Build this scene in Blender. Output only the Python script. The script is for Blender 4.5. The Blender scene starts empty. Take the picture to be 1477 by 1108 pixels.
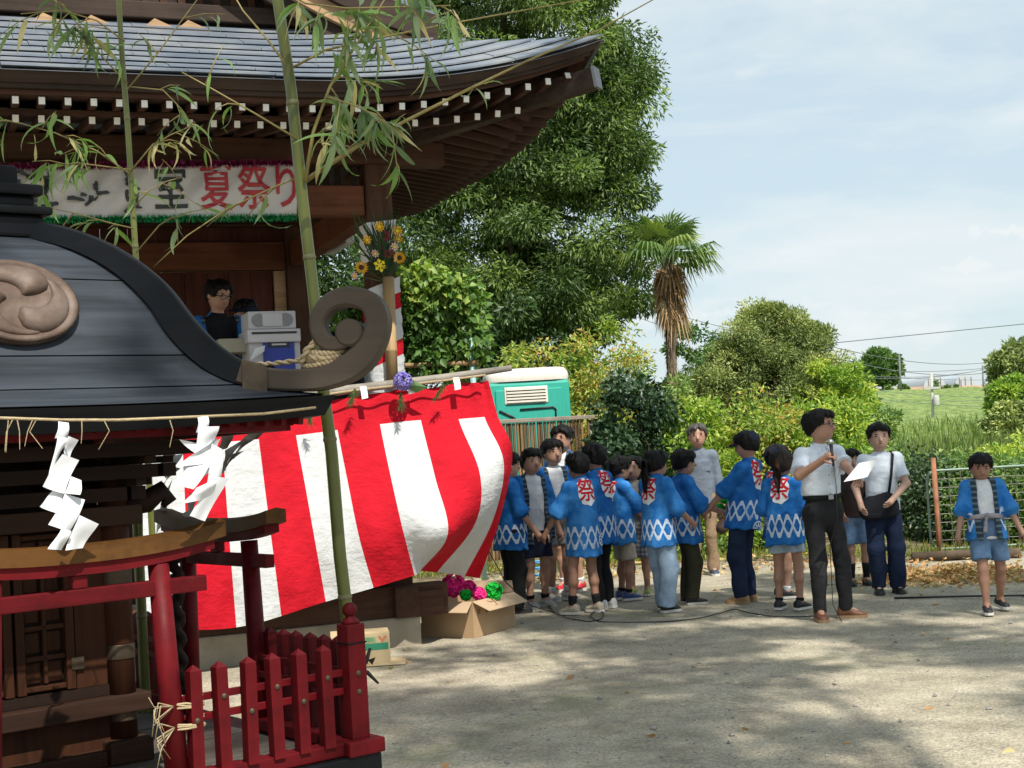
import bpy, bmesh, math, random
import numpy as np
from mathutils import Vector, Matrix, Quaternion
from mathutils.bvhtree import BVHTree
RNG = random.Random(7)
NPR = np.random.RandomState(7)
scene = bpy.context.scene
COL = scene.collection
rad = math.radians

# ---------------------------------------------------------------- camera
FPX, PITCH, ROLL, CAMH = 2050.0, rad(2.4), rad(3.3), 1.6
_f = Vector((0, math.cos(PITCH), math.sin(PITCH)))
_u0 = Vector((0, -math.sin(PITCH), math.cos(PITCH)))
_r0 = Vector((1, 0, 0))
_r = _r0 * math.cos(ROLL) - _u0 * math.sin(ROLL)
_u = _u0 * math.cos(ROLL) + _r0 * math.sin(ROLL)
CAMP = Vector((0, 0, CAMH))
camd = bpy.data.cameras.new('camera')
camd.sensor_fit = 'HORIZONTAL'
camd.sensor_width = 36.0
camd.lens = 36.0 * FPX / 1477.0
camd.clip_start = 0.05
camd.clip_end = 3000
cam = bpy.data.objects.new('camera', camd)
COL.objects.link(cam)
cam.matrix_world = Matrix(((_r.x, _u.x, -_f.x, 0), (_r.y, _u.y, -_f.y, 0), (_r.z, _u.z, -_f.z, CAMH), (0, 0, 0, 1)))
scene.camera = cam

# ---------------------------------------------------------------- light
SUN_EL, SUN_AZ = rad(54), rad(157)          # azimuth clockwise from +Y: behind the camera, to its right
SUNV = Vector((math.cos(SUN_EL) * math.sin(SUN_AZ), math.cos(SUN_EL) * math.cos(SUN_AZ), math.sin(SUN_EL)))
world = bpy.data.worlds.new('World')
scene.world = world
world.use_nodes = True
wn, wl = world.node_tree.nodes, world.node_tree.links
wn.clear()
def wnode(t, **k):
    n = wn.new(t)
    for a, b in k.items():
        setattr(n, a, b)
    return n
w_out = wnode('ShaderNodeOutputWorld')
w_bg = wnode('ShaderNodeBackground')
w_bg.inputs['Strength'].default_value = 0.125
w_sky = wnode('ShaderNodeTexSky', sky_type='NISHITA', sun_disc=False, sun_elevation=SUN_EL, sun_rotation=SUN_AZ,
              air_density=1.0, dust_density=1.2, ozone_density=1.4, altitude=100)
w_tc = wnode('ShaderNodeTexCoord')
w_map = wnode('ShaderNodeMapping')
w_map.inputs['Scale'].default_value = (1.6, 1.6, 7.0)
w_map.inputs['Location'].default_value = (0.35, 0.1, 0.18)
w_noise = wnode('ShaderNodeTexNoise')
w_noise.inputs['Scale'].default_value = 2.0
w_noise.inputs['Detail'].default_value = 9
w_noise.inputs['Roughness'].default_value = 0.58
w_noise.inputs['Distortion'].default_value = 0.35
w_ramp = wnode('ShaderNodeValToRGB')
w_ramp.color_ramp.elements[0].position = 0.44
w_ramp.color_ramp.elements[0].color = (0, 0, 0, 1)
w_ramp.color_ramp.elements[1].position = 0.70
w_ramp.color_ramp.elements[1].color = (1, 1, 1, 1)
w_map2 = wnode('ShaderNodeMapping')
w_map2.inputs['Scale'].default_value = (1.0, 1.0, 2.6)
w_map2.inputs['Location'].default_value = (1.9, 0.4, 0.2)
w_noise2 = wnode('ShaderNodeTexNoise')
w_noise2.inputs['Scale'].default_value = 5.5
w_noise2.inputs['Detail'].default_value = 7
w_noise2.inputs['Roughness'].default_value = 0.5
w_ramp2 = wnode('ShaderNodeValToRGB')
w_ramp2.color_ramp.elements[0].position = 0.565
w_ramp2.color_ramp.elements[0].color = (0, 0, 0, 1)
w_ramp2.color_ramp.elements[1].position = 0.66
w_ramp2.color_ramp.elements[1].color = (1, 1, 1, 1)
w_max = wnode('ShaderNodeMath', operation='MAXIMUM')
w_mul = wnode('ShaderNodeMath', operation='MULTIPLY')
w_mul.inputs[1].default_value = 0.74
w_mix = wnode('ShaderNodeMix', data_type='RGBA')
w_mix.inputs[7].default_value = (4.5, 4.6, 4.6, 1)
w_haze = wnode('ShaderNodeMix', data_type='RGBA')           # thin summer veil over the blue
w_haze.inputs[0].default_value = 0.84
w_haze.inputs[7].default_value = (3.05, 3.7, 3.95, 1)
wl.new(w_tc.outputs['Generated'], w_map.inputs['Vector'])
wl.new(w_map.outputs[0], w_noise.inputs['Vector'])
wl.new(w_noise.outputs['Fac'], w_ramp.inputs[0])
wl.new(w_tc.outputs['Generated'], w_map2.inputs['Vector'])
wl.new(w_map2.outputs[0], w_noise2.inputs['Vector'])
wl.new(w_noise2.outputs['Fac'], w_ramp2.inputs[0])
wl.new(w_ramp.outputs[0], w_max.inputs[0])
wl.new(w_ramp2.outputs[0], w_max.inputs[1])
# three small fair-weather puffs, each fixed in the sky
def _dirv(x, y):
    d = _f * FPX + _r * (x - 738.5) - _u * (y - 554)
    return d.normalized()
_prev = w_max.outputs[0]
w_pn = wnode('ShaderNodeTexNoise'); w_pn.inputs['Scale'].default_value = 42; w_pn.inputs['Detail'].default_value = 6; w_pn.inputs['Roughness'].default_value = 0.6
wl.new(w_tc.outputs['Generated'], w_pn.inputs['Vector'])
for _x, _y, _sx, _sz in ((1446, 333, .030, .012), (1415, 384, .036, .010), (1500, 375, .026, .010), (1030, 452, .032, .012)):
    v1 = wnode('ShaderNodeVectorMath', operation='SUBTRACT'); v1.inputs[1].default_value = _dirv(_x, _y)
    v2 = wnode('ShaderNodeVectorMath', operation='MULTIPLY'); v2.inputs[1].default_value = (1 / _sx, 1 / _sx, 1 / _sz)
    v3 = wnode('ShaderNodeVectorMath', operation='LENGTH')
    wl.new(w_tc.outputs['Generated'], v1.inputs[0]); wl.new(v1.outputs[0], v2.inputs[0]); wl.new(v2.outputs[0], v3.inputs[0])
    m1 = wnode('ShaderNodeMath', operation='SUBTRACT'); m1.inputs[0].default_value = 1.0; wl.new(v3.outputs['Value'], m1.inputs[1])
    m2 = wnode('ShaderNodeMath', operation='MULTIPLY_ADD'); m2.inputs[1].default_value = 2.6; wl.new(w_pn.outputs['Fac'], m2.inputs[0]); wl.new(m1.outputs[0], m2.inputs[2])
    m3 = wnode('ShaderNodeMapRange', interpolation_type='SMOOTHSTEP'); m3.inputs[1].default_value = 1.5; m3.inputs[2].default_value = 2.15; wl.new(m2.outputs[0], m3.inputs[0])
    m4 = wnode('ShaderNodeMath', operation='MAXIMUM'); wl.new(_prev, m4.inputs[0]); wl.new(m3.outputs[0], m4.inputs[1]); _prev = m4.outputs[0]
wl.new(_prev, w_mul.inputs[0])
wl.new(w_sky.outputs[0], w_haze.inputs[6])
wl.new(w_haze.outputs[2], w_mix.inputs[6])
wl.new(w_mul.outputs[0], w_mix.inputs[0])
wl.new(w_mix.outputs[2], w_bg.inputs['Color'])
wl.new(w_bg.outputs[0], w_out.inputs['Surface'])

sund = bpy.data.lights.new('sun', 'SUN')
sund.energy = 3.7
sund.angle = rad(0.55)
sund.color = (1.0, 0.94, 0.84)
sun = bpy.data.objects.new('sun', sund)
COL.objects.link(sun)
sun.rotation_euler = (-SUNV).to_track_quat('-Z', 'Y').to_euler()
sun.location = (8, -10, 20)
vs = scene.view_settings
vs.view_transform = 'Standard'
vs.look = 'None'
vs.gamma = 1.0
vs.use_curve_mapping = False
vs.exposure = 0.72
scene.cycles.max_bounces = 6
scene.cycles.diffuse_bounces = 3
scene.cycles.glossy_bounces = 2
scene.cycles.transmission_bounces = 4
scene.cycles.transparent_max_bounces = 6
scene.cycles.caustics_reflective = False
scene.cycles.caustics_refractive = False

# ---------------------------------------------------------------- pixel helpers (a pixel is only a direction)
def ray(x, y):
    return _f * FPX + _r * (x - 738.5) - _u * (y - 554)
def on_z(x, y, z=0.0):
    d = ray(x, y)
    return CAMP + d * ((z - CAMH) / d.z)
def on_y(x, y, Y):
    d = ray(x, y)
    return CAMP + d * (Y / d.y)
def on_plane(x, y, p, n):
    d = ray(x, y)
    return CAMP + d * ((Vector(p) - CAMP).dot(n) / d.dot(n))

# ---------------------------------------------------------------- mesh helpers
class MB:
    def __init__(s):
        s.v, s.f, s.m = [], [], []
    def add(s, vs, fs, mi=0):
        n = len(s.v)
        s.v += [tuple(p) for p in vs]
        s.f += [tuple(i + n for i in f) for f in fs]
        s.m += [mi] * len(fs)
        return s
    def box(s, c, size, M=None, mi=0):
        hx, hy, hz = size[0] / 2, size[1] / 2, size[2] / 2
        P = [Vector((c[0] + a * hx, c[1] + b * hy, c[2] + d * hz)) for d in (-1, 1) for b in (-1, 1) for a in (-1, 1)]
        if M is not None:
            P = [M @ p for p in P]
        return s.add(P, [(0, 2, 3, 1), (4, 5, 7, 6), (0, 1, 5, 4), (2, 6, 7, 3), (0, 4, 6, 2), (1, 3, 7, 5)], mi)
    def span(s, a, b, mi=0):            # box between two corners
        return s.box([(a[i] + b[i]) / 2 for i in range(3)], [abs(b[i] - a[i]) for i in range(3)], None, mi)
    def bbox(s, c, size, bev, mi=0):    # box with its edges chamfered
        bm = bmesh.new()
        bmesh.ops.create_cube(bm, size=1)
        for v in bm.verts:
            v.co = Vector((v.co.x * size[0] + c[0], v.co.y * size[1] + c[1], v.co.z * size[2] + c[2]))
        bmesh.ops.bevel(bm, geom=bm.edges[:], offset=bev, segments=2, affect='EDGES', profile=0.6)
        s.addbm(bm, mi)
        return s
    def addbm(s, bm, mi=0, M=None):
        bm.verts.index_update()
        s.add([(M @ v.co if M is not None else v.co) for v in bm.verts], [[v.index for v in f.verts] for f in bm.faces], mi)
        bm.free()
        return s
    def beam(s, a, b, w, h, up=(0, 0, 1), mi=0):
        a, b = Vector(a), Vector(b)
        d = (b - a).normalized()
        x = d.cross(Vector(up)).normalized()
        z = x.cross(d)
        P = [p + x * (i * w / 2) + z * (j * h / 2) for p in (a, b) for j in (-1, 1) for i in (-1, 1)]
        return s.add(P, [(0, 1, 3, 2), (4, 6, 7, 5), (0, 4, 5, 1), (2, 3, 7, 6), (0, 2, 6, 4), (1, 5, 7, 3)], mi)
    def tube(s, pts, rs, n=8, cap=True, mi=0, flat=None):
        pts = [Vector(p) for p in pts]
        if not hasattr(rs, '__len__'):
            rs = [rs] * len(pts)
        ref = None
        V = []
        for i, p in enumerate(pts):
            t = (pts[min(i + 1, len(pts) - 1)] - pts[max(i - 1, 0)])
            t = t.normalized() if t.length > 1e-9 else Vector((0, 0, 1))
            if ref is None:
                ref = t.orthogonal().normalized() if flat is None else (Vector(flat) - t * t.dot(Vector(flat))).normalized()
            else:
                ref = (ref - t * t.dot(ref))
                ref = ref.normalized() if ref.length > 1e-6 else t.orthogonal().normalized()
            bi = t.cross(ref)
            r = rs[i]
            ra, rb = r if hasattr(r, '__len__') else (r, r)
            for k in range(n):
                a = 2 * math.pi * k / n
                V.append(p + ref * (math.cos(a) * ra) + bi * (math.sin(a) * rb))
        Fs = []
        for i in range(len(pts) - 1):
            for k in range(n):
                k2 = (k + 1) % n
                Fs.append((i * n + k, i * n + k2, (i + 1) * n + k2, (i + 1) * n + k))
        if cap:
            Fs.append(tuple(range(n - 1, -1, -1)))
            Fs.append(tuple((len(pts) - 1) * n + k for k in range(n)))
        return s.add(V, Fs, mi)
    def lathe(s, prof, n=16, c=(0, 0, 0), M=None, mi=0):
        V, Fs = [], []
        for r, z in prof:
            for k in range(n):
                a = 2 * math.pi * k / n
                p = Vector((c[0] + r * math.cos(a), c[1] + r * math.sin(a), c[2] + z))
                V.append(M @ p if M is not None else p)
        for i in range(len(prof) - 1):
            for k in range(n):
                k2 = (k + 1) % n
                Fs.append((i * n + k, i * n + k2, (i + 1) * n + k2, (i + 1) * n + k))
        Fs.append(tuple(range(n - 1, -1, -1)))
        Fs.append(tuple((len(prof) - 1) * n + k for k in range(n)))
        return s.add(V, Fs, mi)
    def ball(s, c, r, n=10, m=6, M=None, mi=0):
        rx, ry, rz = r if hasattr(r, '__len__') else (r, r, r)
        V, Fs = [], []
        for i in range(m + 1):
            t = math.pi * i / m
            for k in range(n):
                a = 2 * math.pi * k / n
                p = Vector((rx * math.sin(t) * math.cos(a), ry * math.sin(t) * math.sin(a), rz * math.cos(t)))
                p = (M @ p if M is not None else p) + Vector(c)
                V.append(p)
        for i in range(m):
            for k in range(n):
                k2 = (k + 1) % n
                Fs.append((i * n + k, (i + 1) * n + k, (i + 1) * n + k2, i * n + k2))
        return s.add(V, Fs, mi)
    def grid(s, rows, mi=0, closed=False):
        nr, nc = len(rows), len(rows[0])
        V = [p for r in rows for p in r]
        Fs = []
        for i in range(nr - 1):
            for j in range(nc if closed else nc - 1):
                j2 = (j + 1) % nc
                Fs.append((i * nc + j, i * nc + j2, (i + 1) * nc + j2, (i + 1) * nc + j))
        return s.add(V, Fs, mi)
    def prism(s, poly, depth, M=None, mi=0):      # poly in the XZ plane, extruded along +Y
        n = len(poly)
        P = [Vector((x, 0, z)) for x, z in poly] + [Vector((x, depth, z)) for x, z in poly]
        if M is not None:
            P = [M @ p for p in P]
        return s.add(P, [tuple(range(n)), tuple(range(2 * n - 1, n - 1, -1))] + [(i, i + n, (i + 1) % n + n, (i + 1) % n) for i in range(n)], mi)
    def mesh(s, name, mats, smooth=False):
        me = bpy.data.meshes.new(name)
        me.from_pydata(s.v, [], s.f)
        if not isinstance(mats, (list, tuple)):
            mats = [mats]
        for m in mats:
            me.materials.append(m)
        if len(mats) > 1:
            me.polygons.foreach_set('material_index', s.m)
        if smooth:
            me.polygons.foreach_set('use_smooth', [True] * len(me.polygons))
        me.update()
        return me

I4 = Matrix.Identity(4)
def obj(name, mb, mats=None, parent=None, M=None, smooth=False, fixn=True):
    if isinstance(mb, MB):
        me = mb.mesh(name, mats, smooth)
        if fixn:
            bm = bmesh.new()
            bm.from_mesh(me)
            bmesh.ops.recalc_face_normals(bm, faces=bm.faces[:])
            bm.to_mesh(me)
            bm.free()
    else:
        me = mb
    o = bpy.data.objects.new(name, me)
    COL.objects.link(o)
    o.matrix_basis = M.copy() if M is not None else I4
    if parent is not None:
        o.parent = parent
        o.matrix_parent_inverse = parent.matrix_basis.inverted()
    return o
def tag(o, label=None, cat=None, group=None, kind=None):
    if label: o['label'] = label
    if cat: o['category'] = cat
    if group: o['group'] = group
    if kind: o['kind'] = kind
    return o
def thing(name, label, cat, loc=(0, 0, 0), rz=0, group=None):
    o = bpy.data.objects.new(name, None)
    COL.objects.link(o)
    o.empty_display_size = 0.2
    o.matrix_basis = Matrix.Translation(Vector(loc)) @ Matrix.Rotation(rz, 4, 'Z')
    return tag(o, label, cat, group)
def smooth_by_angle(o, ang=40):
    me = o.data
    me.polygons.foreach_set('use_smooth', [True] * len(me.polygons))
    bm = bmesh.new(); bm.from_mesh(me)
    for e in bm.edges:
        e.smooth = not (len(e.link_faces) == 2 and e.calc_face_angle(0) > rad(ang))
    bm.to_mesh(me); bm.free()

# ---------------------------------------------------------------- materials
def nt(name):
    m = bpy.data.materials.new(name)
    m.use_nodes = True
    t = m.node_tree
    b = t.nodes['Principled BSDF']
    return m, t, b
def mk(t, kind, **k):
    n = t.nodes.new(kind)
    for a, b in k.items():
        if a in n.inputs:
            n.inputs[a].default_value = b
        else:
            setattr(n, a, b)
    return n
def ramp(t, stops, fac):
    r = t.nodes.new('ShaderNodeValToRGB')
    e = r.color_ramp.elements
    while len(e) < len(stops):
        e.new(0.5)
    for i, (p, c) in enumerate(stops):
        e[i].position = p
        e[i].color = (c[0], c[1], c[2], 1)
    t.links.new(fac, r.inputs[0])
    return r.outputs[0]
def bump(t, b, h, strength=0.3, dist=0.01, prev=None):
    n = t.nodes.new('ShaderNodeBump')
    n.inputs['Strength'].default_value = strength
    n.inputs['Distance'].default_value = dist
    t.links.new(h, n.inputs['Height'])
    if prev is not None:
        t.links.new(prev, n.inputs['Normal'])
    t.links.new(n.outputs[0], b.inputs['Normal'])
    return n.outputs[0]
def coords(t, scale=(1, 1, 1), kind='Object'):
    c = t.nodes.new('ShaderNodeTexCoord')
    m = t.nodes.new('ShaderNodeMapping')
    m.inputs['Scale'].default_value = scale
    t.links.new(c.outputs[kind], m.inputs['Vector'])
    return m.outputs[0]
def noise(t, vec, scale=5, detail=5, rough=0.55, dist=0.0):
    n = mk(t, 'ShaderNodeTexNoise')
    n.inputs['Scale'].default_value = scale
    n.inputs['Detail'].default_value = detail
    n.inputs['Roughness'].default_value = rough
    n.inputs['Distortion'].default_value = dist
    t.links.new(vec, n.inputs['Vector'])
    return n.outputs['Fac']
def sc(c, k):
    return (c[0] * k, c[1] * k, c[2] * k)
def paint(name, col, rough=0.6, var=0.25, scale=6, stretch=(1, 1, 1), bmp=0.15, bscale=40, spec=0.4, metal=0.0, bdist=0.004, alt=None, sheen=0.0):
    m, t, b = nt(name)
    v = coords(t, stretch)
    n1 = noise(t, v, scale, 6, 0.6)
    c2 = alt or sc(col, 1 + var)
    out = ramp(t, [(0.3, sc(col, 1 - var)), (0.5, col), (0.72, c2)], n1)
    t.links.new(out, b.inputs['Base Color'])
    b.inputs['Roughness'].default_value = rough
    b.inputs['Specular IOR Level'].default_value = spec
    b.inputs['Metallic'].default_value = metal
    if sheen:
        b.inputs['Sheen Weight'].default_value = sheen
    if bmp:
        n2 = noise(t, v, bscale, 4, 0.6)
        bump(t, b, n2, bmp, bdist)
    return m
def wood(name, col, dark=0.55, light=1.3, rough=0.65, axis=0, grain=22, bmp=0.25, spec=0.15):
    m, t, b = nt(name)
    st = [grain, grain, grain]
    st[axis] = 1.2
    v = coords(t, st)
    n1 = noise(t, v, 1.0, 6, 0.65, 0.6)
    v2 = coords(t, (1, 1, 1))
    n2 = noise(t, v2, 2.3, 4, 0.6)
    c = ramp(t, [(0.28, sc(col, dark)), (0.5, col), (0.75, sc(col, light))], n1)
    mx = mk(t, 'ShaderNodeMix', data_type='RGBA', blend_type='MULTIPLY')
    mx.inputs[0].default_value = 0.8
    t.links.new(c, mx.inputs[6])
    t.links.new(ramp(t, [(0.3, (0.62, 0.6, 0.58)), (0.65, (1.1, 1.08, 1.05))], n2), mx.inputs[7])
    t.links.new(mx.outputs[2], b.inputs['Base Color'])
    b.inputs['Roughness'].default_value = rough
    b.inputs['Specular IOR Level'].default_value = spec
    bump(t, b, n1, bmp, 0.004)
    return m
def leafmat(name, cols, rough=0.5, trans=0.35, attr='lv', spec=0.4):
    """foliage: colour picked leaf by leaf, some light passing through"""
    m, t, b = nt(name)
    a = mk(t, 'ShaderNodeAttribute', attribute_name=attr)
    k = len(cols)
    c = ramp(t, [(i / max(k - 1, 1), sc(q, 1.22)) for i, q in enumerate(cols)], a.outputs['Fac'])
    t.links.new(c, b.inputs['Base Color'])
    b.inputs['Roughness'].default_value = rough
    b.inputs['Specular IOR Level'].default_value = spec
    tr = mk(t, 'ShaderNodeBsdfTranslucent')
    mxc = mk(t, 'ShaderNodeMix', data_type='RGBA', blend_type='MULTIPLY')
    mxc.inputs[0].default_value = 1.0
    mxc.inputs[7].default_value = (1.25, 1.35, 0.55, 1)
    t.links.new(c, mxc.inputs[6])
    t.links.new(mxc.outputs[2], tr.inputs['Color'])
    ms = mk(t, 'ShaderNodeMixShader')
    ms.inputs[0].default_value = trans
    t.links.new(b.outputs[0], ms.inputs[1])
    t.links.new(tr.outputs[0], ms.inputs[2])
    t.links.new(ms.outputs[0], t.nodes['Material Output'].inputs['Surface'])
    return m
def text_mesh(body, size, offset=0.0, extrude=0.0, align='CENTER'):
    cu = bpy.data.curves.new('lettering', 'FONT')
    cu.body = body
    cu.size = size
    cu.offset = offset
    cu.extrude = extrude
    cu.align_x = align
    cu.align_y = 'CENTER'
    cu.resolution_u = 3
    o = bpy.data.objects.new('lettering', cu)
    COL.objects.link(o)
    dg = bpy.context.evaluated_depsgraph_get()
    me = bpy.data.meshes.new_from_object(o.evaluated_get(dg))
    bpy.data.objects.remove(o)
    bpy.data.curves.remove(cu)
    return me
# ================================================================ ground, slope and field
def ground_material():
    m, t, b = nt('gravel_ground')
    v = coords(t)
    big = noise(t, v, 0.35, 5, 0.6, 0.4)
    mid = noise(t, v, 2.2, 6, 0.65)
    fine = noise(t, v, 55, 4, 0.7)
    vo = mk(t, 'ShaderNodeTexVoronoi')
    vo.inputs['Scale'].default_value = 70
    t.links.new(v, vo.inputs['Vector'])
    c1 = ramp(t, [(0.3, (0.24, 0.218, 0.17)), (0.5, (0.375, 0.34, 0.268)), (0.7, (0.48, 0.44, 0.35))], mid)
    c2 = ramp(t, [(0.35, (0.62, 0.62, 0.62)), (0.65, (1.25, 1.22, 1.16))], fine)
    mx = mk(t, 'ShaderNodeMix', data_type='RGBA', blend_type='MULTIPLY'); mx.inputs[0].default_value = 0.9
    t.links.new(c1, mx.inputs[6]); t.links.new(c2, mx.inputs[7])
    st = ramp(t, [(0.0, (0.75, 0.75, 0.76)), (0.5, (1, 1, 1)), (1.0, (1.3, 1.28, 1.25))], vo.outputs['Color'])
    mx2 = mk(t, 'ShaderNodeMix', data_type='RGBA', blend_type='MULTIPLY'); mx2.inputs[0].default_value = 0.7
    t.links.new(mx.outputs[2], mx2.inputs[6]); t.links.new(st, mx2.inputs[7])
    # a film of moss where few feet pass
    mossn = noise(t, v, 0.9, 6, 0.7, 0.5)
    mf = ramp(t, [(0.54, (0, 0, 0)), (0.70, (0.75, 0.75, 0.75))], mossn)
    mx3 = mk(t, 'ShaderNodeMix', data_type='RGBA')
    t.links.new(mf, mx3.inputs[0]); t.links.new(mx2.outputs[2], mx3.inputs[6])
    mx3.inputs[7].default_value = (0.20, 0.21, 0.11, 1)
    t.links.new(mx3.outputs[2], b.inputs['Base Color'])
    b.inputs['Roughness'].default_value = 0.95
    b.inputs['Specular IOR Level'].default_value = 0.15
    n1 = bump(t, b, vo.outputs['Distance'], 0.55, 0.012)
    n2 = bump(t, b, mid, 0.5, 0.05, n1)
    bump(t, b, fine, 0.5, 0.01, n2)
    return m
M_ground = ground_material()
def gh(x, y):
    """height of the yard: level, with shallow unevenness"""
    return 0.006 * math.sin(1.3 * x + 0.7 * y) + 0.005 * math.sin(2.9 * x - 1.7 * y + 1) + 0.003 * math.sin(5.1 * y + 2 * x)
mb = MB()
xs = np.concatenate([np.linspace(-500, -40, 8), np.linspace(-30, -8, 8), np.linspace(-7, 9, 90), np.linspace(11, 40, 8), np.linspace(60, 500, 8)])
ys = np.concatenate([np.linspace(-300, -20, 6), np.linspace(-12, 3, 8), np.linspace(3.2, 18, 100), np.linspace(20, 60, 8), np.linspace(90, 900, 8)])
rows = []
for y in ys:
    rows.append([(x, y, (gh(x, y) if (-8 < x < 10 and 2 < y < 19) else 0.0)) for x in xs])
mb.grid(rows)
o = obj('ground', mb, M_ground, smooth=True); tag(o, kind='structure')

# pebbles lying loose on the yard
mb = MB()
oct_f = [(0, 2, 4), (2, 1, 4), (1, 3, 4), (3, 0, 4), (2, 0, 5), (1, 2, 5), (3, 1, 5), (0, 3, 5)]
for i in range(5200):
    y = 4.2 + 12.5 * RNG.random() ** 1.25
    x = RNG.uniform(-0.28, 0.40) * y
    if x < -0.9 and y > 10.2: continue
    r = RNG.uniform(0.003, 0.008) * (1 + 1.6 * (RNG.random() < 0.06))
    a = RNG.uniform(0, 6.28); ca, sa = math.cos(a), math.sin(a)
    ex, ey, ez = r * RNG.uniform(.7, 1.5), r * RNG.uniform(.7, 1.2), r * RNG.uniform(.5, .9)
    z = gh(x, y) + ez * 0.35
    mb.add([(x + ca * ex, y + sa * ex, z), (x - ca * ex, y - sa * ex, z), (x - sa * ey, y + ca * ey, z), (x + sa * ey, y - ca * ey, z), (x + ca * r * .2, y, z + ez), (x, y, z - ez)], oct_f)
M_peb = paint('pebble_stone', (0.30, 0.28, 0.25), 0.9, 0.55, 9, bmp=0.2)
o = obj('gravel', mb, M_peb, fixn=False); tag(o, kind='stuff', label='loose grey and tan pebbles scattered over the gravel yard', cat='gravel')

# low verge in front of the hedge with soil and grass, and the slope with the field beyond
M_soil = paint('verge_soil', (0.15, 0.12, 0.075), 0.95, 0.5, 7, bmp=0.6, bscale=30, bdist=0.02, alt=(0.22, 0.2, 0.10))
mb = MB()
rows = []
for i in range(12):
    q = i / 11
    rows.append([(x, 16.6 + 6.0 * q + 0.25 * math.sin(x * 1.1) + (0.9 if x < 3 else 0.9 - 1.1 * min(1, (x - 3) / 1.5)) * (1 - q), 0.012 + 0.16 * min(1, q * 3) + 0.03 * math.sin(3 * x + 5 * q)) for x in np.linspace(-8, 16, 70)])
rows.insert(0, [(p[0], p[1] - 0.05, -0.03) for p in rows[0]])
mb.grid(rows)
o = obj('verge', mb, M_soil, smooth=True); tag(o, kind='structure')

def field_material():
    m, t, b = nt('field_crop')
    v = coords(t, (1, 1, 1))
    n1 = noise(t, v, 0.12, 5, 0.6)
    n2 = noise(t, coords(t, (0.9, .35, 1)), 2.6, 8, 0.78)
    c = ramp(t, [(0.38, (0.07, 0.125, 0.028)), (0.5, (0.19, 0.27, 0.065)), (0.62, (0.34, 0.39, 0.13))], n2)
    mx = mk(t, 'ShaderNodeMix', data_type='RGBA', blend_type='MULTIPLY'); mx.inputs[0].default_value = 0.7
    t.links.new(c, mx.inputs[6]); t.links.new(ramp(t, [(0.3, (0.75, 0.9, 0.7)), (0.7, (1.15, 1.1, 1.1))], n1), mx.inputs[7])
    t.links.new(mx.outputs[2], b.inputs['Base Color'])
    b.inputs['Roughness'].default_value = 0.9
    bump(t, b, n2, 0.9, 0.25)
    return m
M_field = field_material()
def hill_z(x, y):
    if y < 40: return 0.25
    q = min(1, (y - 40) / 100.0)
    return 0.25 + 4.1 * (q * q * (3 - 2 * q)) + 0.5 * math.sin(x * 0.05 + 1)*q
mb = MB()
rows = []
for y in np.linspace(24, 142, 40):
    rows.append([(x, y, hill_z(x, y) + 0.15 * math.sin(x * .9 + y * .35)*min(1,(y-24)/20)) for x in np.linspace(-90, 170, 80)])
mb.grid(rows)
o = obj('field_slope', mb, M_field, smooth=True); tag(o, kind='structure')
M_earth = paint('bare_earth', (0.36, 0.24, 0.15), 0.95, 0.3, 1.5, bmp=0.3)
mb = MB()
rows = []
for y, dz in ((141.5, -.1), (143, .45), (160, .7), (240, 1.0)):
    rows.append([(x, y, hill_z(x, 140) + dz + 0.12 * math.sin(x * 1.7)) for x in np.linspace(-90, 170, 80)])
mb.grid(rows)
o = obj('field_track', mb, M_earth, smooth=True); tag(o, kind='structure')
# ================================================================ shrine stage (open timber pavilion)
P0 = on_y(540, 250, 11.9); P0 = Vector((P0.x, P0.y, 0))
AS = rad(21)
MS = Matrix.Translation(P0) @ Matrix.Rotation(AS, 4, 'Z')
M_wood = wood('stage_timber', (0.085, 0.042, 0.027), axis=2)
M_woodh = wood('stage_timber_level', (0.08, 0.040, 0.026), axis=0)
M_woodv = wood('stage_timber_deep', (0.075, 0.038, 0.026), axis=1)
M_woodr = wood('stage_red_timber', (0.17, 0.065, 0.036), axis=0, light=1.2)
M_wall = wood('stage_wall_board', (0.085, 0.028, 0.02), axis=2, grain=14)
M_pale = wood('pale_timber', (0.44, 0.29, 0.17), axis=0, grain=30, dark=0.7)
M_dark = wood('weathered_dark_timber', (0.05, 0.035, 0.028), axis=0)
M_white = paint('white_paint_cap', (0.78, 0.77, 0.74), 0.6, 0.08, 20, bmp=0.05)
M_conc = paint('concrete', (0.30, 0.26, 0.20), 0.9, 0.2, 5, bmp=0.3, bscale=60)
def copper_material():
    m, t, b = nt('roof_copper_sheet')
    v = coords(t, (1, 1, 1))
    n1 = noise(t, v, 1.4, 6, 0.6, 0.3)
    n2 = noise(t, coords(t, (3, 30, 3)), 1.5, 4, 0.6)
    c = ramp(t, [(0.3, (0.10, 0.13, 0.175)), (0.5, (0.17, 0.20, 0.245)), (0.72, (0.30, 0.31, 0.31))], n1)
    mx = mk(t, 'ShaderNodeMix', data_type='RGBA', blend_type='MULTIPLY'); mx.inputs[0].default_value = 0.5
    t.links.new(c, mx.inputs[6]); t.links.new(ramp(t, [(0.3, (0.7, 0.7, 0.7)), (0.7, (1.1, 1.1, 1.1))], n2), mx.inputs[7])
    t.links.new(mx.outputs[2], b.inputs['Base Color'])
    b.inputs['Metallic'].default_value = 0.12
    b.inputs['Specular IOR Level'].default_value = 0.3
    b.inputs['Roughness'].default_value = 0.5
    bump(t, b, n2, 0.1, 0.004)
    return m
M_copper = copper_material()
stage = thing('shrine_stage', 'open timber shrine stage with curved copper-sheet roof and white rafter tips', 'stage', P0, AS)
def sp(name, mb, mat, parent=None, smooth=False):
    return obj(name, mb, mat, parent or stage, MS, smooth)
FLOOR = 1.32
DEP = 3.2
UC = -2.0
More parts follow.
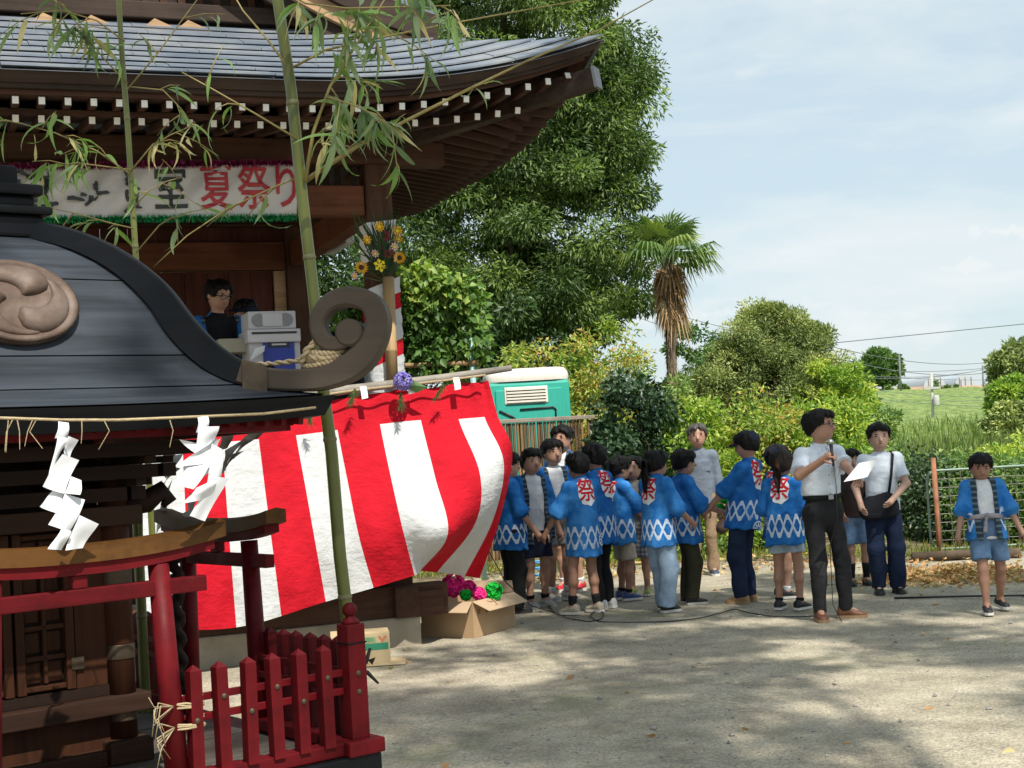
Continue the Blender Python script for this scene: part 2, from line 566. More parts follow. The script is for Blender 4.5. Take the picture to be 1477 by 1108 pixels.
# foundation
mb = MB().bbox((-2.05, 1.5, 0.07), (4.34, 3.5, 0.34), 0.02); sp('foundation', mb, M_conc)
mb = MB().bbox((-1.95, -0.12, 0.36), (4.65, 0.2, 0.26), 0.015); sp('ground_sill', mb, M_woodh)
mb = MB().bbox((0.0, 1.4, 0.362), (0.2, 3.4, 0.25), 0.015); sp('ground_sill', mb, M_woodv)
mb = MB().bbox((0.2, -0.13, 0.335), (0.24, 0.26, 0.21), 0.012); sp('sill_end', mb, M_woodh)
for u in (-0.55, -1.6, -2.7, -3.7):
    sp('floor_post', MB().bbox((u, 0.05, 0.82), (0.16, 0.16, 0.68), 0.01), M_wood)
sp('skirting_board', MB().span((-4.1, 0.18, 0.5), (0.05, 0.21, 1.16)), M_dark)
for k in range(14):
    v = -0.42 + k * 0.28
    sp('floor_board', MB().span((-4.35, v, FLOOR - 0.05), (0.32, v + 0.272, FLOOR + 0.002 * (k % 2))), M_woodh)
for u in (-4.2, -2.0, 0.12):
    sp('floor_joist', MB().span((u, -0.4, FLOOR - 0.2), (u + 0.14, 3.4, FLOOR - 0.055)), M_woodv)
# columns
for u, v in ((0, 0), (-4, 0), (0, DEP), (-4, DEP)):
    zt = 4.0
    sp('column', MB().bbox((u, v, (zt + 0.24) / 2), (0.225, 0.225, zt - 0.24), 0.014), M_wood)
# beams (butt between the columns)
def beam_u(v, z0, z1, th, mat, u0=-3.88, u1=-0.12):
    sp('beam', MB().bbox(((u0 + u1) / 2, v, (z0 + z1) / 2), (u1 - u0, th, z1 - z0), 0.01), mat)
def beam_v(u, z0, z1, th, mat, v0=0.12, v1=DEP - 0.12):
    sp('beam', MB().bbox((u, (v0 + v1) / 2, (z0 + z1) / 2), (th, v1 - v0, z1 - z0), 0.01), mat)
beam_u(0, 3.57, 3.82, 0.16, M_woodr)
beam_u(DEP, 3.55, 3.84, 0.16, M_woodr)
for u in (0, -4):
    beam_v(u, 3.58, 3.83, 0.15, M_woodr)
sp('wall_plate', MB().bbox((-2, 0, 4.1), (5.2, 0.2, 0.2), 0.01), M_woodh)
sp('wall_plate', MB().bbox((-2, DEP, 4.1), (5.2, 0.2, 0.2), 0.01), M_woodh)
for u in (0, -4):
    sp('wall_plate', MB().bbox((u, DEP / 2, 4.103), (0.2, DEP - 0.21, 0.19), 0.01), M_woodv)
# slatted frieze between the beam and the plate, boarded ceiling
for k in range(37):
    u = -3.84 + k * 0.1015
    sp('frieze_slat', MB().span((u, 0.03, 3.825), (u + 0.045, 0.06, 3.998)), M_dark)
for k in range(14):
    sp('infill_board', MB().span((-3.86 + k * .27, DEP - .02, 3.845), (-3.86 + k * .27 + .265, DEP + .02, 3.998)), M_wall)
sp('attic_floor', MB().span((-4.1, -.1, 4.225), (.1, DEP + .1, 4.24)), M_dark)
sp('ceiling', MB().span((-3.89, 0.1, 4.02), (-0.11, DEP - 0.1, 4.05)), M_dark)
# rear wall boards, shutter panel
for k in range(16):
    u = -3.87 + k * 0.226
    sp('wall_board', MB().span((u, DEP - 0.02 + 0.006 * (k % 2), FLOOR + 0.01), (u + 0.221, DEP + 0.03, 3.54)), M_wall)
sp('wall_backing', MB().span((-3.88, DEP + .035, FLOOR + .01), (-.12, DEP + .05, 3.54)), M_dark)
sp('pale_board', MB().span((-0.245, DEP - 0.05, FLOOR + 0.01), (-0.125, DEP + 0.02, 3.54)), M_pale)
sp('wall_rail', MB().span((-3.87, DEP - 0.07, 2.62), (-0.26, DEP - 0.03, 2.72)), M_wall)
sp('cupboard_panel', MB().bbox((-2.35, DEP - 0.09, 2.2), (0.75, 0.05, 0.95), 0.01), M_woodr)
# ---- eaves: heights along an eave rise towards the corner
LE = 3.5
def lift(s, Lh=LE):
    q = max(0.0, (abs(s) - 0.9) / (Lh - 0.9))
    return 0.42 * q ** 2.3
OV = 1.5
M_rafter = wood('rafter_timber', (0.065, 0.034, 0.024), axis=1)
def mesh_beam(L, w, h):
    return MB().span((-w / 2, 0, -h / 2), (w / 2, L, h / 2))
def rafter(a, b, w, h, me, cap, capme):
    a, b = Vector(a), Vector(b)           # a = outer end, b = inner end
    d = (b - a).normalized()
    x = d.cross(Vector((0, 0, 1))).normalized()
    z = x.cross(d)
    L = (b - a).length
    R = Matrix(((x.x, d.x, z.x, a.x), (x.y, d.y, z.y, a.y), (x.z, d.z, z.z, a.z), (0, 0, 0, 1)))
    o = obj('rafter', me, None, stage, MS @ R @ Matrix.Diagonal((1, L, 1, 1)))
    if cap:
        obj('rafter_cap', capme, None, o, MS @ R)
RM = mesh_beam(1, 0.05, 0.06).mesh('rafter', M_rafter)
CAPM = MB().span((-0.021, -0.010, -0.025), (0.021, -0.0005, 0.025)).mesh('rafter_cap', M_white)
sdist = 0.172
k = 0
s = -3.3
while s <= 3.3:
    u = UC + s
    lf = lift(s)
    inner = max(-0.62, -1.34 + 0.3)
    if s > -2.9:
        rafter((u, -1.34, 4.138 + lf), (u, -0.55 if u < 0.55 else -u, 4.245 + lf * 0.5), .05, .06, RM, True, CAPM)
    s += sdist
s = -2.95
while s <= 2.95:
    u = UC + s
    lf = lift(s) * 0.75
    if u < 0.93:
        rafter((u, -1.08, 4.072 + lf), (u, 0.1 if u < 0 else -u + .03, 4.26 + lf * 0.3), .05, .06, RM, True, CAPM)
    s += sdist
# side eave (its rafters run outward to the right)
VC = DEP / 2
LV = VC + OV
v = -1.28
while v < DEP + 1.3:
    lf = lift(v - VC, LV)
    rafter((1.34, v, 4.138 + lf), (0.55 if -.55 < v < DEP + .55 else abs(v - VC) - VC, v, 4.245 + lf * .5), .05, .06, RM, False, CAPM)
    v += sdist
v = -0.92
while v < DEP + 0.95:
    lf = lift(v - VC, LV) * 0.75
    rafter((1.08, v + .05, 4.072 + lf), (-0.1 if -.1 < v < DEP + .1 else abs(v - VC) - VC, v + .05, 4.26 + lf * .3), .05, .06, RM, False, CAPM)
    v += sdist
# soffit boards above the rafters, eave fascia bands, all following the curve
def front_strip(name, prof, mat, n=44, s1=None):
    """sweep a (v offset outward, z) loop along the front eave, mitred at the corners"""
    rows = []
    for i in range(n + 1):
        row = []
        for (ov, z) in prof:
            half = 2.0 + ov
            s = -half + 2 * half * i / n
            row.append((UC + s, -ov, z + lift(s, half) * (1 if z > 4.0 else 0.8)))
        rows.append(row)
    mb = MB(); mb.grid(rows, closed=True)
    mb.f.append(tuple(range(len(prof)))); mb.m.append(0)
    mb.f.append(tuple(n * len(prof) + j for j in range(len(prof)))); mb.m.append(0)
    return sp(name, mb, mat)
def side_strip(name, prof, mat, n=30):
    rows = []
    for i in range(n + 1):
        row = []
        for (ov, z) in prof:
            half = VC + ov
            s = -half + 2 * half * i / n
            row.append((ov, VC + s, z + lift(s, half) * (1 if z > 4.0 else 0.8)))
        rows.append(row)
    mb = MB(); mb.grid(rows, closed=True)
    mb.f.append(tuple(range(len(prof)))); mb.m.append(0)
    mb.f.append(tuple(n * len(prof) + j for j in range(len(prof)))); mb.m.append(0)
    return sp(name, mb, mat)
for fn in (front_strip, side_strip):
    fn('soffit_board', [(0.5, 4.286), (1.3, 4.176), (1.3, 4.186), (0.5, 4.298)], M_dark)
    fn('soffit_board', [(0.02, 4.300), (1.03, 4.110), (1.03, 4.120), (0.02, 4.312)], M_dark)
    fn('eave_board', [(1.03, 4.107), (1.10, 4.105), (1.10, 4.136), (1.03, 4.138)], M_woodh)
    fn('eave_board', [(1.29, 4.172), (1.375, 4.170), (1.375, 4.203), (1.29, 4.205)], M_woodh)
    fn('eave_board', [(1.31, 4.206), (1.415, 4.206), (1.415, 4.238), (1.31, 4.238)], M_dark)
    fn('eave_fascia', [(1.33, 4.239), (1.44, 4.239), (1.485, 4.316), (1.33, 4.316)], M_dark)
# hip rafter under the corner with its metal cap
a = Vector((1.43, -1.43, 4.43)); b = Vector((-0.05, 0.05, 4.14))
hr = sp('hip_rafter', MB().beam(b, a, 0.12, 0.16), M_dark)
d = (a - b).normalized()
sp('hip_rafter_cap', MB().beam(a + d * .001, a + d * 0.025, 0.13, 0.17), paint('dull_tin', (0.22, 0.22, 0.23), 0.45, 0.2, 8, metal=0.6), hr)
# ---- roof: front slope built sheet by sheet
def roof_z(d):
    return 4.318 + 0.425 * d + 0.035 * d * d
def front_pt(s, d, dz=0.0):
    """s along the eave (0 = ridge line), d up the slope in plan"""
    half = 3.5 - d
    fade = max(0.0, 1 - d / 2.2) ** 1.5
    return (UC + s, -OV + d, roof_z(d) + lift(s, half) * fade + dz)
NC = 9
dstep = 1.9 / NC
for i in range(NC):
    d0, d1_ = i * dstep, (i + 1) * dstep + 0.02
    h0, h1 = 3.5 - d0, 3.5 - d1_
    edges = [-h0]
    s = -h0 + (0.35 if i % 2 else 0.66)
    while s < h0 - 0.3:
        edges.append(s); s += 0.62
    edges.append(h0)
    for a_, b_ in zip(edges[:-1], edges[1:]):
        if b_ < -1.6: continue            # beyond the frame: covered by the plain deck below
        n = 5
        rows = []
        jit = RNG.uniform(-0.002, 0.002)
        for dd, dz in ((d0 + .05, -0.004), (d0, 0.018 + jit), (d0, 0.032 + jit), (d1_, 0.004 + jit)):
            row = []
            for j in range(n):
                s = a_ + (b_ - a_ - 0.004) * j / (n - 1)
                lim = 3.5 - dd
                row.append(front_pt(max(-lim, min(lim, s)), dd, dz))
            rows.append(row)
        mb = MB(); mb.grid(rows)
        sp('roof_sheet', mb, M_copper)
rows = []
for i in range(9):
    d = 1.9 * i / 8
    rows.append([front_pt(-(3.5 - d) + 2 * (3.5 - d) * j / 40, d, -0.012) for j in range(41)])
mb = MB(); mb.grid(rows)
rows = []
for i in range(9):                          # right slope
    d = 1.9 * i / 8
    half = LV - d
    fade = max(0.0, 1 - d / 2.2) ** 1.5
    rows.append([(OV - d, VC - half + 2 * half * j / 30, roof_z(d) + lift(-half + 2 * half * j / 30, half) * fade - .012) for j in range(31)])
mb.grid(rows)
rows = []
for i in range(9):                          # rear slope
    d = 1.9 * i / 8
    rows.append([(p_[0], DEP + OV - d, p_[2]) for p_ in (front_pt(-(3.5 - d) + 2 * (3.5 - d) * j / 40, d, -0.012) for j in range(41))])
mb.grid(rows)
rows = []
for i in range(9):                          # left slope
    d = 1.9 * i / 8
    half = LV - d
    fade = max(0.0, 1 - d / 2.2) ** 1.5
    rows.append([(2 * UC - OV + d, VC - half + 2 * half * j / 30, roof_z(d) + lift(-half + 2 * half * j / 30, half) * fade - .012) for j in range(31)])
mb.grid(rows)
sp('roof_deck', mb, M_copper, smooth=True)
# upper gable roof with its barge boards
GH = 2.62
def barge(x):
    q = 1 - abs(x) / GH
    return 5.22 + 0.62 * q + 0.85 * q * q
mb = MB()
for dv, th in ((0.05, 0.0),):
    rows = []
    for v, dz in ((0.0, 0.0), (0.0, 0.16), (3.1, 0.16), (3.1, 0.0)):
        rows.append([(UC + GH * (j / 12 - 1) , v, barge(GH * (j / 12 - 1)) + dz) for j in range(25)])
    mb.grid(rows)
sp('gable_roof', mb, M_copper, smooth=False)
def barge_board(name, v0, v1, drop0, drop1, mat, inset):
    mb = MB()
    rows = []
    for v, dz in ((v0, -drop0), (v0, -drop1), (v1, -drop1), (v1, -drop0)):
        rows.append([(UC + (GH - inset) * (j / 12 - 1), v, barge(GH * (j / 12 - 1)) + dz) for j in range(25)])
    rows.append(rows[0])
    mb.grid(rows)
    sp(name, mb, mat)
barge_board('barge_board', -0.03, 0.03, -0.10, 0.14, M_dark, 0.0)
barge_board('barge_board', 0.035, 0.09, 0.03, 0.25, M_pale, 0.12)  # sunlit look of the inner board is put into its pale timber colour
barge_board('barge_board', 0.10, 0.15, 0.12, 0.34, M_dark, 0.25)
sp('gable_wall', MB().add([(UC - 2.3, 0.42, 5.0), (UC + 2.3, 0.42, 5.0), (UC, 0.42, 6.5)], [(0, 1, 2)]), M_dark)
for k in range(24):
    u = UC - 1.7 + k * 0.146
    sp('gable_slat', MB().span((u, 0.36, 5.42), (u + 0.06, 0.40, 5.42 + 0.9 * max(0.1, 1 - abs(u - UC) / 1.9))), M_woodv)
sp('gable_sill', MB().bbox((UC, 0.33, 5.33), (3.6, 0.1, 0.14), 0.01), M_dark)
for x in (-0.72, -0.35, 0.15, 0.42):
    sp('gable_bracket', MB().prism([(x, 5.13), (x + 0.36, 5.13), (x + 0.12, 5.235)], 0.04, Matrix.Translation((UC, 0.2, 0))), M_pale)
# small fluorescent fitting hung under the side eave
lf = sp('eave_light_fitting', MB().bbox((0.32, 2.55, 3.72), (0.1, 0.85, 0.09), 0.02), paint('light_fitting_white', (0.62, 0.63, 0.62), 0.5, 0.1))
sp('fitting_bracket', MB().span((0.26, 2.3, 3.765), (0.37, 2.33, 4.1)), M_dark, lf)

# ---------------------------------------------------------------- festival banner hung across the front
M_banner = paint('banner_vinyl', (0.56, 0.53, 0.52), 0.35, 0.06, 3, bmp=0.5, bscale=7, bdist=0.02, spec=0.6)
M_inkr = paint('banner_red_ink', (0.42, 0.035, 0.045), 0.5, 0.15, 9, bmp=0)
M_inkk = paint('banner_black_ink', (0.035, 0.04, 0.038), 0.5, 0.2, 9, bmp=0)
VB = -0.24
def stage_px(x, y, v):
    n = MS.to_3x3() @ Vector((0, 1, 0))
    p = on_plane(x, y, MS @ Vector((0, v, 0)), n)
    q = MS.inverted() @ p
    return q.x, q.z
ur, ztr = stage_px(424, 237, VB); _, zbr = stage_px(426, 312, VB)
ul, ztl = stage_px(-40, 244, VB); _, zbl = stage_px(-40, 316, VB)
def ban_z(u, q):          # q 0 top, 1 bottom
    t = (u - ul) / (ur - ul)
    return (ztl + (ztr - ztl) * t) * (1 - q) + (zbl + (zbr - zbl) * t) * q
def ban_w(u, q):          # sagging and creasing of the sheet (towards the viewer is negative)
    return -0.012 * math.sin(u * 9 + q * 3) - 0.01 * math.sin(u * 23 + q * 9) - 0.02 * math.sin(q * 3.1)
ban = thing('festival_banner', 'white vinyl festival banner with red and black brush lettering under the stage eave', 'banner', MS @ Vector((ul, VB, ztl)), AS)
rows = [[(ul + (ur - ul) * j / 90, VB + ban_w(ul + (ur - ul) * j / 90, i / 10), ban_z(ul + (ur - ul) * j / 90, i / 10)) for j in range(91)] for i in range(11)]
mb = MB(); mb.grid(rows); obj('banner_sheet', mb, M_banner, ban, MS, True)
def ban_text(body, xc, hpx, mat, name, boldness=0.0045):
    u0, z0 = stage_px(xc, 278, VB)
    me = text_mesh(body, 0.40, boldness)
    for v in me.vertices:
        u = u0 + v.co.x * .68
        q = 0.5 - v.co.y / 0.43
        v.co = (u, VB + ban_w(u, q) - 0.008, ban_z(u, q))
    me.materials.clear(); me.materials.append(mat)
    return obj(name, me, None, ban, MS)
for ch, xc in (('夏', 312), ('祭', 366), ('り', 412)):
    ban_text(ch, xc, 0, M_inkr, 'red_character')
ban_text('室', 246, 0, M_inkk, 'black_character')
def strokes(x0, x1, n, seed):      # crumpled brush strokes that cannot be read
    r = random.Random(seed)
    for i in range(n):
        x = r.uniform(x0, x1); y = r.uniform(248, 304)
        L = r.uniform(10, 26); a = r.choice((0, 0, 1.5, 1.3, .5, -.6)) + r.uniform(-.2, .2)
        pts = []
        for k in range(5):
            q = k / 4 - .5; pts.append((x + math.cos(a) * L * q + r.uniform(-1.2, 1.2), y + math.sin(a) * L * q + r.uniform(-1.2, 1.2)))
        rows = []
        w = r.uniform(.010, .019)
        for k, (px_, py_) in enumerate(pts):
            u0, z0 = stage_px(px_, min(310, max(243, py_)), VB - .05); ww = w * (1, 1.1, .8, .9, .35)[k]
            nx, nz = math.sin(a), math.cos(a)
            rows.append([(u0 - nx * ww, VB - .046, z0 - nz * ww), (u0 + nx * ww, VB - .046, z0 + nz * ww)])
        mb = MB(); mb.grid(rows); obj('brush_mark', mb, M_inkk, ban, MS)
strokes(6, 30, 9, 3); strokes(36, 82, 17, 4); strokes(104, 150, 7, 5); strokes(180, 204, 7, 8)
def tinsel(name, mat, zf, seed):
    r = random.Random(seed); mb = MB()
    for i in range(2600):
        u = r.uniform(ul, ur); a = r.uniform(0, 6.28)
        c = Vector((u, VB - 0.03, zf(u))); e = c + Vector((r.uniform(-.02, .02), math.cos(a) * .035, math.sin(a) * .04))
        w = Vector((0.004, 0, 0.002))
        mb.add([c - w, c + w, e], [(0, 1, 2)])
    obj(name, mb, mat, ban, MS, fixn=False)
tinsel('tinsel_garland', paint('magenta_tinsel', (0.16, 0.008, 0.06), 0.3, 0.4, 30, bmp=0, metal=0.5), lambda u: ban_z(u, -0.02), 1)
tinsel('tinsel_garland', paint('green_tinsel', (0.01, 0.24, 0.07), 0.3, 0.6, 40, bmp=0, metal=0.5), lambda u: ban_z(u, 1.03), 2)

# ---------------------------------------------------------------- red and white curtain along the stage front
M_cred = paint('curtain_red_cotton', (0.48, 0.006, 0.018), 0.85, 0.10, 5, bmp=0.5, bscale=9, bdist=0.04, spec=0.2)
M_cwhite = paint('curtain_white_cotton', (0.55, 0.565, 0.575), 0.85, 0.05, 5, bmp=0.5, bscale=9, bdist=0.04, spec=0.2)
CSN = [0, 2, 4, 6, 7, 7.6, 8.4, 9.7]
CTN = [0, .2, .5, .75, 1.0]
CPX = {0: [(200, 600), (205, 645), (206, 740), (207, 830), (208, 908)],
       2: [(312, 588), (320, 638), (328, 740), (335, 830), (341, 905)],
       4: [(420, 580), (427, 628), (441, 705), (457, 795), (470, 868)],
       6: [(540, 567), (548, 612), (562, 680), (580, 760), (598, 830)],
       7: [(598, 560), (607, 606), (628, 690), (646, 770), (606, 824)],
       7.6: [(632, 556), (640, 606), (668, 690), (668, 760), (612, 824)],
       8.4: [(672, 551), (680, 603), (712, 680), (700, 752), (650, 828)],
       9.7: [(704, 547), (718, 600), (739, 655), (722, 745), (692, 834)]}
CDP = {0: [0, .05, .1, .12, .1], 2: [0, .05, .1, .14, .1], 4: [0, .04, .1, .15, .1], 6: [0, .05, .16, .28, .12],
       7: [0, .06, .22, .38, -.05], 7.6: [0, .06, .24, .22, -.25], 8.4: [0, .05, .2, .0, -.42], 9.7: [0, .04, .12, -.12, -.5]}
VCUR = -0.55
def herm(xs_, ys_, x):
    i = max(0, min(len(xs_) - 2, next((k for k in range(len(xs_) - 1) if x <= xs_[k + 1]), len(xs_) - 2)))
    h = xs_[i + 1] - xs_[i]; t = (x - xs_[i]) / h
    def sl(k):
        if k == 0: return (ys_[1] - ys_[0]) / (xs_[1] - xs_[0])
        if k == len(xs_) - 1: return (ys_[-1] - ys_[-2]) / (xs_[-1] - xs_[-2])
        return (ys_[k + 1] - ys_[k - 1]) / (xs_[k + 1] - xs_[k - 1])
    return (2*t**3-3*t*t+1)*ys_[i] + (t**3-2*t*t+t)*h*sl(i) + (-2*t**3+3*t*t)*ys_[i+1] + (t**3-t*t)*h*sl(i+1)
cnorm = MS.to_3x3() @ Vector((0, 1, 0))
def cur_pt(s, t):
    cols = []
    for sn in CSN:
        cols.append([herm(CTN, [c[k] for c in CPX[sn]], t) for k in (0, 1)] + [herm(CTN, CDP[sn], t)])
    x, y, dp = [herm(CSN, [c[k] for c in cols], s) for k in range(3)]
    dp += 0.014 * math.sin(s * 2.7 + t * 6) * min(1, t * 3) + 0.010 * math.sin(s * 6.1 - t * 9 + 1) * t + 0.007 * math.sin(s * 9 + t * 21) * t + .02 * math.exp(-t * 7) * math.sin(s * 7.3)
    if t < 0.02:
        y += 3.0 * abs(math.sin(s * 1.55))
    return on_plane(x, y, MS @ Vector((0, VCUR - dp, 0)), cnorm)
for m_ in (M_cred, M_cwhite):              # fine slanting creases in the cotton
    t_ = m_.node_tree; b_ = t_.nodes['Principled BSDF']
    old = b_.inputs['Normal'].links[0].from_socket
    mp = mk(t_, 'ShaderNodeMapping'); mp.inputs['Rotation'].default_value = (0, rad(28), 0); mp.inputs['Scale'].default_value = (2.2, 2.2, 13)
    tcn = mk(t_, 'ShaderNodeTexCoord'); t_.links.new(tcn.outputs['Object'], mp.inputs['Vector'])
    bump(t_, b_, noise(t_, mp.outputs[0], 1.6, 5, .62, .8), .22, .03, old)
cur = thing('striped_curtain', 'red and white vertically striped festival curtain hung along the stage front', 'curtain', MS @ Vector((-2, VCUR, 1.2)), AS)
NT = 44
def cur_patch(name, s0, s1, t0, t1, mat):
    ns = max(3, int((s1 - s0) * 9)); ntt = max(3, int((t1 - t0) * NT))
    rows = [[cur_pt(s0 + (s1 - s0) * j / ns, t0 + (t1 - t0) * i / ntt) for j in range(ns + 1)] for i in range(ntt + 1)]
    mb = MB(); mb.grid(rows)
    obj(name, mb, mat, cur, None, True)
cur_patch('top_band', 0, 9.7, 0, .2, M_cred)
for k in range(10):
    e = min(k + 1, 9.7)
    cur_patch('white_stripe' if k % 2 == 0 else 'red_stripe', k, e, .2, 1, M_cwhite if k % 2 == 0 else M_cred)
# grey pole carrying the curtain, its rail posts
M_pole = wood('grey_weathered_pole', (0.27, 0.25, 0.22), axis=0, grain=12)
pl = [on_plane(x, y, MS @ Vector((0, VCUR - 0.02, 0)), cnorm) for x, y in ((150, 592), (320, 577), (470, 566), (560, 555), (640, 545), (737, 531))]
o = obj('curtain_pole', MB().tube(pl, [.04, .04, .038, .036, .033, .026], 10), M_pole, smooth=True)
tag(o, 'long grey weathered pole the striped curtain hangs from', 'pole')
pl2 = [on_plane(x, y, MS @ Vector((0, VCUR - 0.10, 0)), cnorm) for x, y in ((560, 552), (610, 546), (660, 541), (705, 533))]
# ---------------------------------------------------------------- wrapped corner column: paper, cloth, bamboo vase and flowers
M_paper = paint('white_paper', (0.80, 0.80, 0.80), 0.8, 0.05, 8, bmp=0.3, bscale=12, bdist=0.01)
cc = [(0.118 * a, 0.118 * b) for a, b in ((-1, -1), (1, -1), (1, 1), (-1, 1))]
rows = [[(x * (1.03 + .05 * RNG.random()), y * (1.03 + .05 * RNG.random()), z + .03 * RNG.random()) for x, y in cc] for z in (3.15, 3.32, 3.5)]
mb = MB(); mb.grid(rows, closed=True)
o = obj('paper_wrap', mb, M_paper, None, MS); tag(o, 'crumpled white paper wrapped around the stage corner column', 'paper')
colp = MS @ Vector((0, 0, 0))
clt = thing('wrapped_cloth', 'twisted red and white cloth spiralling down the stage corner column', 'cloth', MS @ Vector((0, 0, 2.1)), AS)
for k in range(9):
    z0, z1 = 3.0 - k * 0.13, 3.0 - (k + 1) * 0.13
    rows = [[(x * (1.12 + .05 * math.sin(k + i * 2 + j)), y * (1.12 + .05 * math.cos(k * 2 + j)), z0 + (z1 - z0) * i / 3 + 0.05 * (x / .118) ) for j, (x, y) in enumerate(cc)] for i in range(4)]
    mb = MB(); mb.grid(rows, closed=True)
    obj('cloth_turn', mb, M_cred if k % 3 == 1 else M_cwhite, clt, MS, True)
M_bamdry = wood('dry_bamboo', (0.34, 0.23, 0.12), axis=2, grain=10, rough=0.45)
p = on_plane(560, 400, MS @ Vector((0, -.2, 0)), cnorm); q = on_plane(566, 560, MS @ Vector((0, -.2, 0)), cnorm)
mb = MB(); mb.tube([q, q.lerp(p, .33), q.lerp(p, .34), q.lerp(p, .35), p], [.052, .05, .056, .05, .05], 12)
vase = obj('bamboo_vase', mb, M_bamdry, smooth=True); tag(vase, 'dry brown bamboo tube holding the flowers by the stage column', 'vase')
def petal_flower(name, c, r, npet, colm, cenm, label, face):
    t = thing(name, label, 'flower', c, 0, 'flowers in the bamboo vase')
    z = Vector(face).normalized(); x = z.orthogonal().normalized(); y = z.cross(x)
    R = Matrix(((x.x, y.x, z.x, c[0]), (x.y, y.y, z.y, c[1]), (x.z, y.z, z.z, c[2]), (0, 0, 0, 1)))
    mb = MB()
    for k in range(npet):
        a = 6.283 * k / npet; ca, sa = math.cos(a), math.sin(a); w = 3.0 / npet * r * .62
        f = lambda q, s, h: R @ Vector((ca * q - sa * s, sa * q + ca * s, h))
        mb.add([f(.25 * r, 0, 0), f(.65 * r, -w, .1 * r), f(r, 0, RNG.uniform(-.05, .2) * r), f(.65 * r, w, .1 * r)], [(0, 1, 2), (0, 2, 3)])
    obj('petals', mb, colm, t, fixn=False)
    obj('flower_center', MB().ball((0, 0, 0.05 * r), (.36 * r, .36 * r, .16 * r), 8, 5, None).mesh('flower_center', cenm), None, t, R)
    mb = MB(); mb.tube([Vector(c) - z * .004, (Vector(c) + p) / 2 - z * .05, p - Vector((0, 0, .05))], .004, 5); obj('stem', mb, M_stem, t)
M_stem = paint('flower_stem', (0.05, 0.11, 0.03), 0.6, 0.3)
M_yel = paint('sunflower_petal', (0.75, 0.36, 0.01), 0.6, 0.15, 20, bmp=0)
M_yel2 = paint('lily_petal', (0.80, 0.62, 0.03), 0.6, 0.1, 20, bmp=0)
M_brn = paint('sunflower_disc', (0.06, 0.025, 0.01), 0.9, 0.3, 40)
M_pnk = paint('pale_pink_petal', (0.68, 0.42, 0.38), 0.6, 0.15, 20, bmp=0)
M_mar = paint('maroon_petal', (0.20, 0.02, 0.04), 0.6, 0.3, 20, bmp=0)
vn = -cnorm
def fpt(x, y, dv): return on_plane(x, y, MS @ Vector((0, dv, 0)), cnorm)
for x, y, r, kind, lab in ((521, 386, .062, 's', 'sunflower with dark centre sticking out low to one side of the bouquet'), (576, 372, .058, 's', 'sunflower turned sideways at the bouquet edge beside the vines'),
                           (548, 383, .06, 'l', 'yellow lily at the front of the bouquet'), (573, 333, .05, 'y', 'golden flower near the top of the bouquet by the tree side'), (574, 345, .045, 'y', 'golden flower just under another golden one'),
                           (547, 327, .05, 'y', 'golden flower high in the bouquet against white paper'), (529, 346, .045, 'y', 'small yellow flower beside the paper wrap'),
                           (541, 366, .04, 'p', 'pale pink flower in the middle of the bouquet'), (569, 356, .04, 'p', 'white pink flower beside the sideways sunflower'), (511, 398, .035, 'p', 'single pale pink flower below the low sunflower'),
                           (556, 340, .05, 'm', 'maroon flower head among the upper stems'), (546, 355, .05, 'm', 'maroon flower head above the lily'), (560, 366, .045, 'm', 'maroon flower head behind the lily')):
    c = fpt(x, y, -.3 + RNG.uniform(-.05, .05))
    petal_flower('flower', c, r, {'s': 15, 'l': 6, 'y': 10, 'p': 8, 'm': 12}[kind], {'s': M_yel, 'l': M_yel2, 'y': M_yel, 'p': M_pnk, 'm': M_mar}[kind], M_brn if kind in 'sm' else M_yel2, lab, vn + Vector((RNG.uniform(-.4, .4), 0, RNG.uniform(0, .4))))
mb = MB()
for i in range(130):
    a = fpt(556 + RNG.uniform(-12, 12), 395, -.25); b = fpt(550 + RNG.gauss(0, 20), RNG.uniform(290, 395), -.25 + RNG.uniform(-.1, .1))
    w = Vector((.006, 0, .004)); m_ = a.lerp(b, .6) + Vector((RNG.uniform(-.02, .02), 0, .02))
    mb.add([a - w * .4, a + w * .4, m_ + w, b, m_ - w], [(0, 1, 2, 3, 4)])
o = obj('bouquet_greenery', mb, leafmat('bouquet_leaf', [(0.03, 0.07, 0.02), (0.07, 0.13, 0.04)], attr='lvx'), fixn=False)
tag(o, 'grassy green leaves spreading out of the bamboo vase', 'leaves', kind='stuff')
# rope with papers, hydrangea and pine sprigs along the pole
M_rope = paint('straw_rope', (0.42, 0.33, 0.20), 0.9, 0.3, 60, stretch=(1, 1, 4), bmp=0.6, bscale=120, bdist=0.004)
def cpt(x, y, off=-0.12): return on_plane(x, y, MS @ Vector((0, VCUR + off, 0)), cnorm)
o = obj('rail_rope', MB().tube([cpt(*q_) for q_ in ((470, 569), (520, 562), (575, 556), (640, 549), (700, 541))], .008, 6), M_rope); tag(o, 'thin straw rope along the curtain pole', 'rope')
for x, y, n_ in ((523, 558, 'white paper strip on the curtain top beside the scroll'), (590, 551, 'white paper strip hanging beside the purple hydrangea'), (657, 545, 'white paper strip near the end of the curtain pole')):
    mb = MB(); a = cpt(x - 4, y); b = cpt(x + 5, y - 1); c = cpt(x + 8, y + 16, -.15); d_ = cpt(x - 1, y + 18, -.15)
    mb.grid([[a, b], [a.lerp(d_, .5) + vn * .01, b.lerp(c, .5) + vn * .01], [d_, c]])
    o = obj('paper_strip', mb, M_paper); tag(o, n_, 'paper strip', 'paper strips on the curtain pole')
M_hyd = paint('hydrangea_petal', (0.24, 0.20, 0.55), 0.7, 0.3, 60, bmp=0.0)
hy = thing('hydrangea', 'purple hydrangea head tied to the curtain pole', 'flower', cpt(581, 550, -.2))
mb = MB(); hc = cpt(581, 550, -.2)
